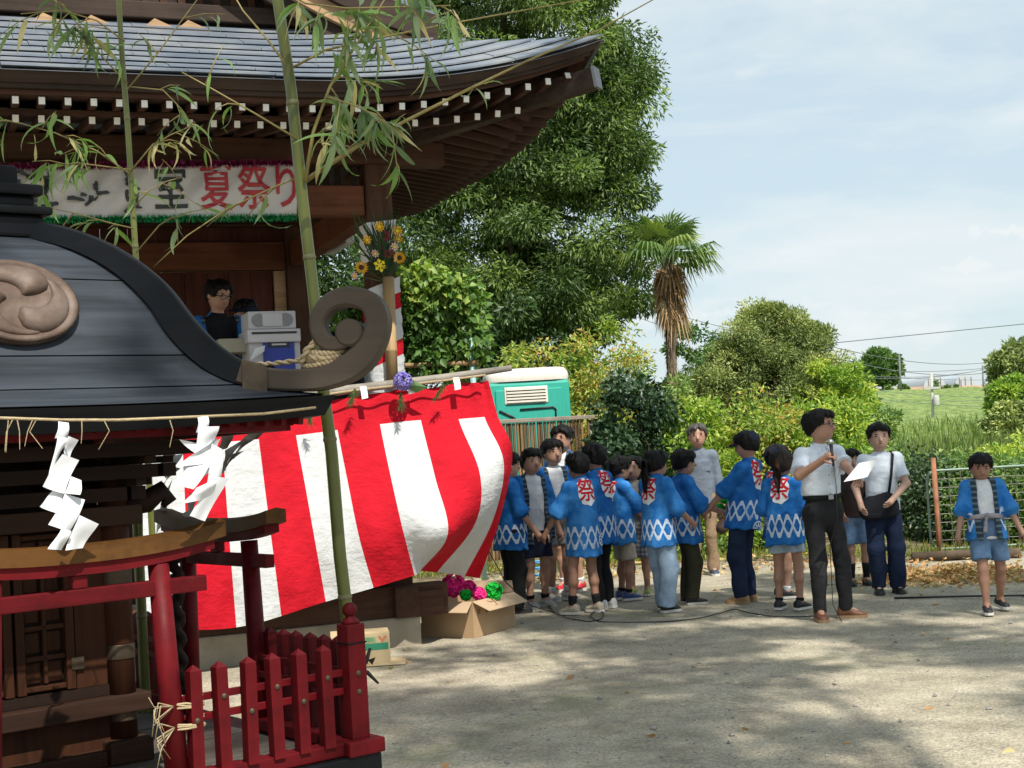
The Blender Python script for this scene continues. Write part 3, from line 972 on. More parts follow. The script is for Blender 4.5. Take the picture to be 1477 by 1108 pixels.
for i in range(170):
    d_ = Vector((RNG.gauss(0, 1), RNG.gauss(0, 1), RNG.gauss(0, 1))).normalized(); c = hc + d_ * .075; x_ = d_.orthogonal().normalized(); y_ = d_.cross(x_)
    a = RNG.uniform(0, 1.5); x_, y_ = x_ * math.cos(a) + y_ * math.sin(a), y_ * math.cos(a) - x_ * math.sin(a)
    mb.add([c + x_ * .016, c + y_ * .016, c - x_ * .016, c - y_ * .016, c - d_ * .01], [(0, 1, 4), (1, 2, 4), (2, 3, 4), (3, 0, 4)])
obj('flower_head', mb, M_hyd, hy, fixn=False)
mb = MB(); lc = cpt(600, 556, -.18)
mb.add([lc + Vector((-.09, 0, .0)), lc + Vector((-.02, 0, .045)), lc + Vector((.09, 0, -.02)), lc + Vector((0, 0, -.06)), lc + Vector((0, -.02, 0))], [(0, 1, 4), (1, 2, 4), (2, 3, 4), (3, 0, 4)])
obj('leaf', mb, M_stem, hy, fixn=False)
M_pine = leafmat('pine_needle', [(0.05, 0.08, 0.02), (0.10, 0.13, 0.04)], attr='lvx', trans=.1)
for x, y, dx, lab in ((512, 560, -1, 'green pine sprig beside the scroll on the curtain'), (578, 566, 0, 'drooping pine sprig under the hydrangea'), (640, 553, -1.5, 'pine sprig drooping near the end of the curtain'), (444, 590, .5, 'pine sprig under the shrine roof corner against the curtain')):
    mb = MB(); off = -.2 if x != 444 else -.2
    for i in range(120):
        q_ = RNG.random(); a = cpt(x + dx * 8 * q_, y + 20 * q_, off); b = cpt(x + dx * 10 * q_ + RNG.gauss(0, 5), y + 20 * q_ + RNG.uniform(3, 14), off + RNG.uniform(-.04, .04)); w = Vector((.0025, .002, 0))
        mb.add([a - w, a + w, b], [(0, 1, 2)])
    o = obj('pine_sprig', mb, M_pine, fixn=False); tag(o, lab, 'sprig', 'pine sprigs on the curtain')
# ================================================================ portable shrine with black roof, red gates and fence
AK = rad(39)
KC = on_y(515, 1085, 3.6)
_d1 = Vector((math.cos(AK), math.sin(AK), 0)); _d2 = Vector((-math.sin(AK), math.cos(AK), 0))
WK = 0.70
CK = KC - (_d1 - _d2) * WK; CK.z = 0
ZB = KC.z                                  # top of the base frame
MK = Matrix.Translation(CK) @ Matrix.Rotation(AK, 4, 'Z')
def lacquer(name, col, rough=0.45, wear=0.35, axis=0, chip=None):
    m, t, b = nt(name)
    st = [16, 16, 16]; st[axis] = 1.0
    n1 = noise(t, coords(t, st), 1.0, 6, 0.65, 0.4)
    n2 = noise(t, coords(t), 7, 6, 0.65)
    c = ramp(t, [(0.3, sc(col, 1 - wear)), (0.52, col), (0.8, sc(col, 1 + wear * 1.4))], n1)
    mx = mk(t, 'ShaderNodeMix', data_type='RGBA')
    t.links.new(ramp(t, [(0.60, (0, 0, 0)), (0.78, (0.55, 0.55, 0.55))], n2), mx.inputs[0])
    t.links.new(c, mx.inputs[6])
    mx.inputs[7].default_value = (*sc(col, 1.0 + wear), 1)
    res = mx.outputs[2]
    if chip is not None:                     # worn spots where the wood shows, grime in the grain
        n3 = noise(t, coords(t, [38 if i != axis else 7 for i in range(3)]), 1.0, 5, 0.7, 0.5)
        m3 = mk(t, 'ShaderNodeMix', data_type='RGBA'); t.links.new(ramp(t, [(0.66, (0, 0, 0)), (0.72, (0.8, 0.8, 0.8))], n3), m3.inputs[0])
        t.links.new(res, m3.inputs[6]); m3.inputs[7].default_value = (*chip, 1); res = m3.outputs[2]
        m4 = mk(t, 'ShaderNodeMix', data_type='RGBA', blend_type='MULTIPLY'); m4.inputs[0].default_value = .7
        t.links.new(res, m4.inputs[6]); t.links.new(ramp(t, [(0.32, (0.5, 0.45, 0.45)), (0.55, (1.05, 1.0, 1.0))], noise(t, coords(t), 13, 6, 0.7)), m4.inputs[7]); res = m4.outputs[2]
    t.links.new(res, b.inputs['Base Color'])
    b.inputs['Roughness'].default_value = rough
    b.inputs['Specular IOR Level'].default_value = 0.18
    t.links.new(ramp(t, [(0.3, (rough * .8,) * 3), (0.7, (min(1, rough * 1.4),) * 3)], n2), b.inputs['Roughness'])
    bump(t, b, n1, 0.18, 0.003)
    return m
M_roofblk = lacquer('weathered_black_lacquer', (0.034, 0.041, 0.052), 0.5, 0.6)
M_black = lacquer('black_lacquer', (0.0055, 0.0065, 0.009), 0.38, 0.4)
M_red = lacquer('red_lacquer_wood', (0.105, 0.003, 0.006), 0.55, 0.3, axis=0, chip=(0.10, 0.045, 0.03))
M_redz = lacquer('red_lacquer_upright', (0.10, 0.003, 0.006), 0.55, 0.32, axis=2, chip=(0.10, 0.045, 0.03))
M_gold = lacquer('brown_gold_lacquer', (0.095, 0.044, 0.012), 0.45, 0.3, chip=(0.05, 0.02, 0.01))
M_scroll = lacquer('bare_grey_brown_wood', (0.085, 0.066, 0.052), 0.6, 0.25)
M_scrolle = paint('worn_pale_edge', (0.32, 0.27, 0.20), 0.7, 0.35, 25, bmp=0.3)
M_bodyw = wood('shrine_cabinet_wood', (0.052, 0.019, 0.009), axis=2, grain=26)
M_bodyh = wood('shrine_sill_wood', (0.040, 0.020, 0.013), axis=0, grain=26)
M_bodyd = wood('shrine_dark_wood', (0.022, 0.012, 0.009), axis=0, grain=20)
M_brass = paint('dull_bronze_fitting', (0.085, 0.062, 0.042), 0.5, 0.3, 18, metal=0.6, bmp=0.3)
M_tomoe = paint('aged_copper', (0.115, 0.078, 0.060), 0.6, 0.45, 16, metal=0.2, bmp=0.6, bscale=26, spec=.3, alt=(0.16, 0.125, 0.105))
M_floor = wood('shrine_floor_board', (0.10, 0.09, 0.08), axis=0, grain=18)
mik = thing('portable_shrine', 'black-roofed portable shrine with copper crest, curled roof corner, red gates and picket fence', 'shrine', CK + Vector((0, 0, ZB - .12)), AK)
def kp(name, mb, mat, parent=None, smooth=False, M=None):
    return obj(name, mb, mat, parent or mik, M if M is not None else MK, smooth)
S2 = math.sqrt(2)
PROF = [(0.198, 2.213), (0.309, 2.174), (0.391, 2.130), (0.463, 2.076), (0.524, 2.009), (0.567, 1.935), (0.619, 1.874), (0.672, 1.830), (0.734, 1.796), (0.833, 1.772), (0.967, 1.752)]
def prof_r(z):
    for (r0, z0), (r1, z1) in zip(PROF[:-1], PROF[1:]):
        if z0 >= z >= z1:
            return r0 + (r1 - r0) * (z0 - z) / (z0 - z1)
    return PROF[-1][0] if z < PROF[-1][1] else PROF[0][0]
# roof planks, four faces
SEAMS = [2.213, 2.076, 1.874, 1.790, 1.752]
for face in range(4):
    R = Matrix.Rotation(face * math.pi / 2, 4, 'Z')
    for z1, z0 in zip(SEAMS[:-1], SEAMS[1:]):
        mb = MB()
        rows = []
        n = 9
        for i in range(n):
            z = z1 - 0.0018 - (z1 - z0 - 0.0036) * i / (n - 1)
            h = prof_r(z) / S2
            if i == 0: rows.append([(x * h, -h + 0.018, z) for x in np.linspace(-1, 1, 13)])
            # eaves dip a little in the middle and rise to the corners
            rows.append([(x * h, -h + 0.004 * (face % 2), z - (0.012 * (1 - x * x) if z < 1.8 else 0) * (1.8 - z) / 0.05) for x in np.linspace(-1, 1, 13)])
            if i == n - 1: rows.append([(x * h, -h + 0.018, z - 0.004) for x in np.linspace(-1, 1, 13)])
        mb.grid(rows)
        kp('roof_plank', mb, M_roofblk, None, False, MK @ R)
# inner core so that seams show dark, eave fascia, under-eave
mb = MB(); rows = []
for z in np.linspace(2.2, 1.756, 14):
    h = prof_r(z) / S2 - 0.02
    rows.append([(-h, -h, z - .012), (h, -h, z - .012), (h, h, z - .012), (-h, h, z - .012)])
mb.grid(rows, closed=True); kp('roof_core', mb, M_black)
EH = 0.967 / S2
for face in range(4):
    R = Matrix.Rotation(face * math.pi / 2, 4, 'Z')
    mb = MB(); rows = []
    for x in np.linspace(-1, 1, 15):
        dip = -0.012 * (1 - x * x)
        rows.append([(x * (EH + .012), -EH - .012, 1.7495 + dip), (x * (EH - .01), -EH + .01, 1.700 + dip * 1.6), (x * (EH - .07), -EH + .07, 1.700 + dip * 1.6), (x * (EH - .07), -EH + .07, 1.7495 + dip)])
    mb.grid(rows, closed=True); mb.f += [(0, 1, 2, 3), tuple(14 * 4 + j for j in range(4))]; mb.m += [0, 0]
    kp('eave_edge', mb, M_black, None, False, MK @ R)
    mb = MB().beam((-EH + .09, -EH + .09, 1.682), (EH - .09, -EH + .09, 1.682), .05, .032); kp('eave_batten', mb, M_redz, None, False, MK @ R)
    for k in range(27):
        x = -EH + .06 + k * (2 * EH - .12) / 26
        kp('eave_rafter', MB().beam((x, -EH + .045, 1.690), (x * .75, -0.33, 1.735), .02, .022), M_red, None, False, MK @ R)
kp('eave_soffit', MB().span((-EH + .06, -EH + .06, 1.742), (EH - .06, EH - .06, 1.747)), M_black)
# cap on top
mb = MB()
for h, z0, z1 in ((.166, 2.205, 2.262), (.185, 2.262, 2.285), (.150, 2.285, 2.315), (.168, 2.315, 2.345), (.12, 2.345, 2.40)):
    mb.bbox((0, 0, (z0 + z1) / 2), (2 * h, 2 * h, z1 - z0 - .0005), .008)
kp('roof_cap', mb, M_black)
# hip ridges with the curled scroll at their ends
TOP = [(0.2, 2.253), (0.311, 2.223), (0.412, 2.176), (0.493, 2.119), (0.563, 2.052), (0.624, 1.967), (0.684, 1.897), (0.746, 1.852), (0.808, 1.825)]
LOW = [(0.198, 2.205), (0.300, 2.172), (0.385, 2.128), (0.455, 2.073), (0.515, 2.006), (0.560, 1.932), (0.612, 1.871), (0.665, 1.827), (0.735, 1.793), (0.79, 1.782)]
def interp_curve(P, n):
    L = [0]
    for a, b in zip(P[:-1], P[1:]): L.append(L[-1] + math.dist(a, b))
    out = []
    for i in range(n):
        s = L[-1] * i / (n - 1)
        out.append((herm(L, [p[0] for p in P], s), herm(L, [p[1] for p in P], s)))
    return out
SC_C = [(0.745, 1.822), (0.80, 1.803), (0.87, 1.793), (0.95, 1.793), (1.03, 1.818), (1.082, 1.866), (1.104, 1.925), (1.090, 1.972), (1.042, 1.994), (0.992, 1.987), (0.958, 1.955), (0.951, 1.915), (0.968, 1.884), (1.000, 1.876), (1.03, 1.886)]
SC_W = [.030, .029, .028, .028, .030, .033, .034, .030, .029, .027, .024, .021, .019, .020, .016]
def hip(face, scroll_detail=True):
    R = MK @ Matrix.Rotation(face * math.pi / 2 - math.pi / 4, 4, 'Z')      # x axis along the diagonal
    A, B = interp_curve(TOP, 40), interp_curve(LOW, 40)
    wd = .026
    rows = []
    for (ra, za), (rb, zb) in zip(A, B):
        rows.append([(ra, -wd * .8, za - .006), (ra, -wd * .55, za), (ra, wd * .55, za), (ra, wd * .8, za - .006), (rb, wd, zb), (rb, -wd, zb)])
    mb = MB(); mb.grid(rows, closed=True); mb.f += [(0, 1, 2, 3, 4, 5), tuple(39 * 6 + j for j in range(6))]; mb.m += [0, 0]
    rg = kp('hip_ridge', mb, M_black, None, False, R)
    smooth_by_angle(rg, 30)
    # scroll
    C = interp_curve(SC_C, 70)
    Ls = np.linspace(0, len(SC_W) - 1, 70)
    Wd = [float(np.interp(l, range(len(SC_W)), SC_W)) for l in Ls]
    hw = .036
    rows = []
    for i, (r, z) in enumerate(C):
        a = C[max(0, i - 1)]; b = C[min(69, i + 1)]
        tx, tz = b[0] - a[0], b[1] - a[1]; l = math.hypot(tx, tz); nx, nz = -tz / l, tx / l
        w = Wd[i]; ch = .006
        sec = [(-w, -hw + ch), (-w + ch, -hw), (w - ch, -hw), (w, -hw + ch), (w, hw - ch), (w - ch, hw), (-w + ch, hw), (-w, hw - ch)]
        rows.append([(r + nx * q, s_, z + nz * q) for q, s_ in sec])
    mb = MB(); mb.grid(rows, closed=True); mb.f += [tuple(range(8)), tuple(69 * 8 + j for j in range(8))]; mb.m += [0, 0]
    so = kp('roof_scroll', mb, M_scroll, None, False, R); smooth_by_angle(so, 35)
    mb = MB(); cx, cz = 1.032, 1.902
    prof = [(0.0005, -.04), (.030, -.04), (.036, -.032), (.036, .032), (.030, .04), (.0005, .04)]
    mb.lathe(prof, 20, (0, 0, 0), Matrix.Translation((cx, 0, cz)) @ Matrix.Rotation(math.pi / 2, 4, 'X'))
    bo = kp('scroll_eye', mb, M_scroll, so, False, R); smooth_by_angle(bo, 35)
    # metal band where ridge and scroll meet
    mb = MB(); rows = []
    for q in (0.755, 0.79, 0.815):
        i = min(range(70), key=lambda k: abs(C[k][0] - q) + (9 if C[k][1] > 1.85 else 0))
        r, z = C[i]
        rows.append([(r, -.041, z + .034), (r, .041, z + .034), (r, .046, z - .05), (r, -.046, z - .05)])
    mb.grid(rows, closed=True); kp('ridge_band', mb, M_brass, rg, False, R)
for fc in range(4):
    hip(fc)
# crest: copper roundel with three raised commas on each visible face
def crest(face):
    zc = 2.010; hc = prof_r(zc) / S2
    z2 = 1.95; h2 = prof_r(z2) / S2
    sl = math.atan2(0.12, (prof_r(1.95) - prof_r(2.07)) / S2)
    M = MK @ Matrix.Rotation(face * math.pi / 2, 4, 'Z') @ Matrix.Translation((0.005, -hc - .012, zc)) @ Matrix.Rotation(sl, 4, 'X') @ Matrix.Diagonal((1.27, 1.0, 1.0, 1.0))   # local z = out of the roof after rotation
    mb = MB(); mb.lathe([(0.0, 0.0), (.118, 0.0), (.121, .006), (.114, .012), (.106, .010), (.100, .006), (.0, .008)][1:], 40)
    mb.lathe([(.118, -.02), (.119, .002)], 40)
    b = kp('crest_disc', mb, M_tomoe, None, True, M)
    for k in range(3):
        rows = []
        n = 26
        for i in range(n):
            q = i / (n - 1)
            ang = k * 2.0944 + 0.4 + q * 2.75
            rr = .048 + .046 * min(1, q * 1.15) ** 0.9
            w = (.040 * math.sqrt(max(0, 1 - (1 - min(1, q / .22)) ** 2)) if q < .22 else .040 * (1 - (q - .22) / .78) ** 1.1) + .0006
            cx, cy = rr * math.cos(ang), rr * math.sin(ang)
            ox, oy = math.cos(ang), math.sin(ang)
            rows.append([(cx + ox * w * math.cos(t), cy + oy * w * math.cos(t), .007 + w * .5 * math.sin(t)) for t in np.linspace(0, math.pi, 9)])
        mb = MB(); mb.grid(rows); kp('crest_comma', mb, M_tomoe, b, True, M)
for fc in (0, 1):
    crest(fc)
# ---- cabinet
BH = 0.272
for sx in (-1, 1):
    for sy in (-1, 1):
        po = kp('pillar', MB().lathe([(.037, ZB + .06), (.037, 1.60)], 18, (sx * BH, sy * BH, 0)), M_bodyw, None, True)
        for z in (.955, 1.11, 1.30):
            kp('pillar_band', MB().lathe([(.0385, z), (.0388, z + .002), (.0388, z + .035), (.0385, z + .037)], 18, (sx * BH, sy * BH, 0)), M_brass, po, True)
        kp('pillar_foot', MB().bbox((sx * BH, sy * BH, ZB + .03), (.115, .115, .06), .006), M_bodyh, po)
for fc in range(4):
    R = MK @ Matrix.Rotation(fc * math.pi / 2, 4, 'Z')
    y0 = -BH
    ex = BH + .06 if fc % 2 == 0 else BH - .038
    kp('lower_sill', MB().bbox((0, y0 - .012, 1.0), (2 * ex, .075, .045), .004), M_bodyh, None, False, R)
    kp('upper_lintel', MB().bbox((0, y0 - .01, 1.475), (2 * ex, .07, .05), .004), M_bodyh, None, False, R)
    kp('base_panel', MB().span((-BH + .036, y0 - .005, ZB + .035), (BH - .036, y0 + .02, .975)), wood_base, None, False, R) if False else kp('base_panel', MB().span((-BH + .036, y0 - .005, ZB + .035), (BH - .036, y0 + .02, .975)), M_bodyw, None, False, R)
    kp('base_sill', MB().bbox((0, y0 - .015, ZB + .02), (2 * (BH - .06), .06, .04), .004), M_bodyh, None, False, R)
    kp('door_frame', MB().span((-BH + .036, y0 - .012, 1.024), (BH - .036, y0 + .02, 1.05)), M_bodyd, None, False, R)
    for sx in (-1, 1):
        kp('door_jamb', MB().span((sx * .155, y0 - .006, 1.051), (sx * (BH - .037), y0 + .02, 1.449)), M_bodyw, None, False, R)
        dr = kp('lattice_door', MB().span((sx * .004, y0 + .012, 1.052), (sx * .151, y0 + .022, 1.448)), M_bodyd, None, False, R)
        for xx in (.004, .1285):
            kp('door_stile', MB().bbox((sx * (xx + .011), y0 - .002, 1.25), (.022, .022, .394), .002), M_bodyw, dr, False, R)
        kp('door_muntin', MB().bbox((sx * .0778, y0 + .001, 1.25), (.010, .016, .35), .002), M_bodyw, dr, False, R)
        for zz in np.linspace(1.064, 1.436, 6):
            kp('door_rail', MB().bbox((sx * .0778, y0 + .0015, zz), (.100, .017, .012), .002), M_bodyw, dr, False, R)
        for zi in range(5):
            for xi in range(2):
                za = 1.064 + zi * .0744 + .010
                kp('door_panel', MB().bbox((sx * (.029 + .0255 + xi * .0535 - .004), y0 + .009, za + .028), (.036, .008, .050), .003), M_bodyw, dr, False, R)
        kp('hinge', MB().span((sx * .140, y0 - .0155, 1.10), (sx * .172, y0 - .0125, 1.13)), M_brass, dr, False, R)
    # bracket arms and beams under the eaves
    for z, out, w in ((1.53, .05, .04), (1.585, .11, .035), (1.64, .18, .035)):
        kp('bracket_beam', MB().beam((-BH - out, y0 - out, z), (BH + out - .04, y0 - out, z), w, .034), M_bodyd, None, False, R)
    for x in (-BH, -.09, .09, BH):
        for z, out in ((1.558, .09), (1.612, .15)):
            kp('bracket_arm', MB().beam((x, y0 + .02, z), (x * 1.15, y0 - out, z), .035, .018), M_bodyd, None, False, R)
    sxh = 1
    kp('carved_nosing', MB().tube([(BH + .03, y0, 1.50), (BH + .09, y0 - .01, 1.505), (BH + .13, y0 - .015, 1.53), (BH + .15, y0 - .015, 1.505), (BH + .13, y0 - .015, 1.49)], [.03, .03, .026, .02, .008], 8), M_bodyd, None, True, R)
kp('cabinet_core', MB().span((-BH + .03, -BH + .03, ZB + .04), (BH - .03, BH - .03, 1.74)), M_bodyd)
# ---- base frame and floor boards
for k in range(9):
    y = -.64 + k * .1425
    kp('floor_board', MB().span((-.66, y, ZB - .03), (.66, y + .140, ZB + .002 * (k % 2))), M_floor)
for fc in range(4):
    R = MK @ Matrix.Rotation(fc * math.pi / 2, 4, 'Z')
    ex = WK + .045 if fc % 2 == 0 else WK - .046
    kp('base_frame', MB().bbox((0, -WK, ZB - .07), (2 * ex, .09, .14), .006), M_black, None, False, R)
# ---- fence and gate on every side
PICK = MB()
def picket_mesh():
    mb = MB(); w = .0145; h = .252
    mb.add([(-w, -w, 0), (w, -w, 0), (w, w, 0), (-w, w, 0), (-w, -w, h - .014), (w, -w, h - .014), (w, w, h - .014), (-w, w, h - .014), (0, 0, h)],
           [(3, 2, 1, 0), (0, 1, 5, 4), (1, 2, 6, 5), (2, 3, 7, 6), (3, 0, 4, 7), (4, 5, 8), (5, 6, 8), (6, 7, 8), (7, 4, 8)])
    return mb.mesh('picket', M_redz)
PICKM = picket_mesh()
STUD = MB().ball((0, 0, 0), (.0075, .0045, .0075), 8, 5).mesh('stud', M_brass)
for fc in range(4):
    R = MK @ Matrix.Rotation(fc * math.pi / 2, 4, 'Z')
    for sx in (-1, 1):
        x0, x1 = sx * .236, sx * (WK - .027)
        fe = kp('fence', MB().bbox(((x0 + x1) / 2, -WK, ZB + .0185), (abs(x1 - x0) + .0, .05, .034), .004), M_red, None, False, R)
        for z in (1.052, 1.006):
            kp('fence_rail', MB().bbox(((x0 + x1) / 2, -WK - .0035 + .012, z), (abs(x1 - x0), .012, .017), .002), M_red, fe, False, R)
        for i in range(6):
            x = sx * (.255 + i * .0703)
            M = R @ Matrix.Translation((x, -WK - .0185, ZB + .0305)) @ Matrix.Rotation(RNG.uniform(-.012, .012), 4, 'Y') @ Matrix.Rotation(RNG.uniform(-.3, .3) * .1, 4, 'Z')
            pk = obj('picket', PICKM, None, fe, M)
            zz = 1.052 if i % 2 else 1.006
            obj('stud', STUD, None, fe, R @ Matrix.Translation((x, -WK - .0335, zz)))
    # corner post with turned knob (one per side)
    cp = kp('corner_post', MB().bbox((WK, -WK, (ZB + .036 + 1.172) / 2), (.052, .052, 1.172 - ZB - .036), .004), M_redz, None, False, R)
    kp('post_collar', MB().bbox((WK, -WK, 1.125), (.056, .056, .004), .001), M_black, cp, False, R)
    kp('post_neck', MB().lathe([(.024, 1.172), (.022, 1.18), (.012, 1.188), (.012, 1.192)], 14, (WK, -WK, 0)), M_redz, cp, True, R)
    kp('post_knob', MB().ball((WK, -WK, 1.206), .019, 14, 9), M_red, cp, True, R)
    kp('post_shoe', MB().bbox((WK, -WK, ZB + .0185), (.105, .105, .037), .005), M_red, cp, False, R)
    for z in (1.05, 1.004):
        obj('stud', STUD, None, cp, R @ Matrix.Translation((WK, -WK - .026, z)))
    # gate
    gp = kp('gate', MB().tube([(-.216, -WK, ZB), (-.192, -WK, 1.372)], [.0275, .024], 16), M_redz, None, True, R)
    kp('gate_post', MB().tube([(.216, -WK, ZB), (.192, -WK, 1.372)], [.0275, .024], 16), M_redz, gp, True, R)
    kp('tie_beam', MB().bbox((0, -WK, 1.317), (.61, .030, .036), .003), M_red, gp, False, R)
    kp('gate_strut', MB().bbox((0, -WK, 1.3505), (.034, .03, .029), .002), M_red, gp, False, R)
    for nm, z0, z1, hl, th, mt in (('lower_lintel', 1.366, 1.392, .325, .045, M_red), ('top_lintel', 1.3925, 1.428, .352, .062, M_gold)):
        rows = []
        for x in np.linspace(-1, 1, 25):
            cv = .030 * abs(x) ** 2.4
            rows.append([(x * hl, -WK - th / 2, z0 + cv), (x * hl, -WK - th / 2, z1 + cv), (x * hl, -WK, z1 + cv + (.006 if mt is M_gold else 0)), (x * hl, -WK + th / 2, z1 + cv), (x * hl, -WK + th / 2, z0 + cv)])
        mb = MB(); mb.grid(rows, closed=True); mb.f += [tuple(range(5)), tuple(24 * 5 + j for j in range(5))]; mb.m += [0, 0]
        kp(nm, mb, mt, gp, False, R)
# straw ties at the gate post, hanging ornament cord in the side gate
def strawtie(x, y, z, r, n, label):
    mb = MB()
    for k in range(n):
        zz = z + .006 * (k - n / 2)
        pts = []
        for i in range(15):
            a = 6.283 * i / 14
            pts.append((x + math.cos(a) * r * 1.5 + .012, y + math.sin(a) * r, zz + .012 * math.sin(a * .5 + k) + RNG.uniform(-.002, .002)))
        mb.tube(pts, .0028, 5)
    for k in range(7):
        a = RNG.uniform(0, 6.28)
        mb.tube([(x - .03, y - r, z), (x - .06 - RNG.random() * .03, y - r - .02, z + RNG.uniform(-.04, .03)), (x - .05 - RNG.random() * .05, y - r - .02, z + RNG.uniform(-.09, .05))], [.002, .0015, .0008], 4)
    o = obj('straw_tie', mb, M_rope, None, MK, True); tag(o, label, 'straw tie')
strawtie(.228, -WK, 1.048, .031, 3, 'frayed straw tie binding gate post to fence, upper wrap')
strawtie(.228, -WK, 1.0, .032, 3, 'frayed straw tie low on the red gate post')
strawtie(-.20, -WK + .05, .93, .03, 3, 'frayed straw knot on the shrine base sill')
mb = MB()
pts = [(WK - .06 + .01 * math.cos(i * 1.2), .16 + .01 * math.sin(i * 1.2), 1.33 - i * .012) for i in range(34)]
mb.tube(pts, [.019 + .004 * math.sin(i * 1.2) for i in range(34)], 8)
o = obj('twisted_cord', mb, M_bodyd, None, MK, True); tag(o, 'dark twisted cord hanging behind the red gate post', 'cord')
# rope along the front eave
mb = MB()
pts = [on_plane(x, y, CK - _d2 * (EH + .02), _d2) for x, y in ((-60, 600), (0, 603), (90, 606), (170, 606), (290, 601), (380, 597), (455, 588))]
mb.tube(pts, .0034, 6)
o = obj('eave_rope', mb, M_rope, smooth=True); tag(o, 'thin straw rope strung along the shrine eave', 'rope')
for i in range(9):
    x = [12, 18, 25, 47, 52, 118, 150, 245, 300][i]
    a = on_plane(x, 606, CK - _d2 * (EH + .022), _d2)
    mb.v and None
    s_ = MB(); s_.tube([a, a + Vector((RNG.uniform(-.015, .015), 0, -.025)), a + Vector((RNG.uniform(-.02, .02), 0, -.05 - .02 * RNG.random()))], [.0015, .0012, .0008], 4)
    t_ = obj('straw_wisp', s_, M_rope, o)
# rope knotted around the neck of the scroll
Rh = MK @ Matrix.Rotation(-math.pi / 4, 4, 'Z')
kn = thing('scroll_rope', 'coiled hemp rope knotted around the neck of the roof scroll', 'rope', Rh @ Vector((.93, 0, 1.8)), AK)
def rope(name, pts, r, parent):
    """two strands twisted together"""
    dense = []
    for a, b in zip(pts[:-1], pts[1:]):
        for k in range(6): dense.append(Vector(a).lerp(Vector(b), k / 6))
    dense.append(Vector(pts[-1]))
    for ph in (0, math.pi):
        mb = MB(); P = []
        for i, p in enumerate(dense):
            t = (dense[min(i + 1, len(dense) - 1)] - dense[max(i - 1, 0)]).normalized()
            n1 = t.orthogonal().normalized(); n2 = t.cross(n1); a = i * .9 + ph
            P.append(p + n1 * (math.cos(a) * r * .5) + n2 * (math.sin(a) * r * .5))
        mb.tube(P, r * .62, 6); obj(name, mb, M_rope, parent, Rh, True)
for k in range(3):
    rope('rope_turn', [(.955 + .048 * math.cos(a) + .004 * k, -.030 * math.sin(a), 1.829 + .014 * k + .004 * math.sin(2 * a + k)) for a in np.linspace(0, 6.28, 17)], .0085, kn)
rope('rope_knot', [(.905, -.02, 1.835), (.92, -.032, 1.862), (.945, -.02, 1.888), (.955, .01, 1.878), (.935, .02, 1.86), (.918, 0, 1.856), (.93, -.034, 1.846), (.962, -.034, 1.842), (.975, -.01, 1.835)], .0085, kn)
rope('rope_tail', [(.91, .01, 1.845), (.86, .02, 1.842), (.81, .03, 1.840), (.775, .03, 1.842)], .007, kn)
# trestles under the base
M_tres = wood('trestle_timber', (0.20, 0.15, 0.10), axis=0)
for s_, lab in ((-1, 'plain timber trestle under the rear side of the shrine'), (1, 'plain timber trestle under the front side of the shrine')):
    t = thing('trestle', lab, 'trestle', MK @ Vector((0, -.45 * s_, 0)), AK, 'trestles under the shrine')
    kp('trestle_top', MB().bbox((0, -.45 * s_, ZB - .14 - .06), (1.7, .11, .115), .008), M_tres, t)
    for x in (-.6, .6):
        for q in (-1, 1):
            kp('trestle_leg', MB().beam((x, -.45 * s_ + q * .03, ZB - .25), (x, -.45 * s_ + q * .18, -0.005), .07, .05, (1, 0, 0)), M_tres, t)
# short dark twig behind the corner post
tw = MB()
p_ = [on_y(x, y, 3.75) for x, y in ((505, 985), (516, 966), (528, 955), (534, 935))]; tw.tube(p_, [.008, .007, .006, .004], 7)
p_ = [on_y(x, y, 3.75) for x, y in ((512, 967), (530, 970), (546, 986))]; tw.tube(p_, [.006, .006, .003], 7)
a = on_y(530, 952, 3.75); tw.add([a, a + Vector((.022, 0, .006)), a + Vector((.012, 0, -.014))], [(0, 1, 2)])
o = obj('twig', tw, paint('dark_bark', (0.03, 0.026, 0.022), 0.8, 0.3), smooth=True); tag(o, 'dark forked twig poking out behind the corner fence post', 'twig')

# ---------------------------------------------------------------- zigzag paper streamers
M_shide = paint('shide_paper', (0.68, 0.70, 0.74), 0.75, 0.03, 8, bmp=0.1, bscale=20)
def shide(label, P, plane_p, plane_n, twist=0.25, seed=1):
    """P: list of quads in picture order, each folded against its neighbour"""
    r = random.Random(seed)
    ctr = on_plane(P[0][0][0], P[0][0][1], plane_p, plane_n)
    t = thing('paper_streamer', label, 'paper streamer', ctr, 0, 'zigzag paper streamers')
    for k, quad in enumerate(P):
        off = .006 * k + (.012 if k % 2 else 0)
        c = [on_plane(x, y, Vector(plane_p) - plane_n * (off + twist * .02 * (j in (1, 2))), plane_n) for j, (x, y) in enumerate(quad)]
        rows = []
        for i in range(6):
            q = i / 5
            a, b = c[0].lerp(c[3], q), c[1].lerp(c[2], q)
            rows.append([a.lerp(b, s) - plane_n * (.012 * math.sin(3.1 * s + k) * q + .006 * math.sin(q * 4 + k)) for s in np.linspace(0, 1, 6)])
        mb = MB(); mb.grid(rows)
        obj('paper_fold', mb, M_shide, t, None, True)
fp, fn = CK - _d2 * (EH + .04), _d2
shide('white zigzag paper streamer hanging before the dark lattice door', [
    [(84, 608), (99, 610), (97, 634), (80, 632)], [(82, 630), (98, 632), (90, 655), (68, 690)], [(97, 629), (112, 635), (104, 660), (90, 655)],
    [(90, 655), (114, 664), (92, 712), (60, 702)], [(78, 707), (94, 712), (80, 741), (58, 731)], [(104, 687), (119, 693), (112, 714), (94, 712)],
    [(94, 712), (123, 721), (99, 769), (71, 757)], [(88, 762), (102, 766), (92, 794), (68, 792)], [(113, 743), (141, 756), (123, 791), (92, 794)]], fp, fn, seed=2)
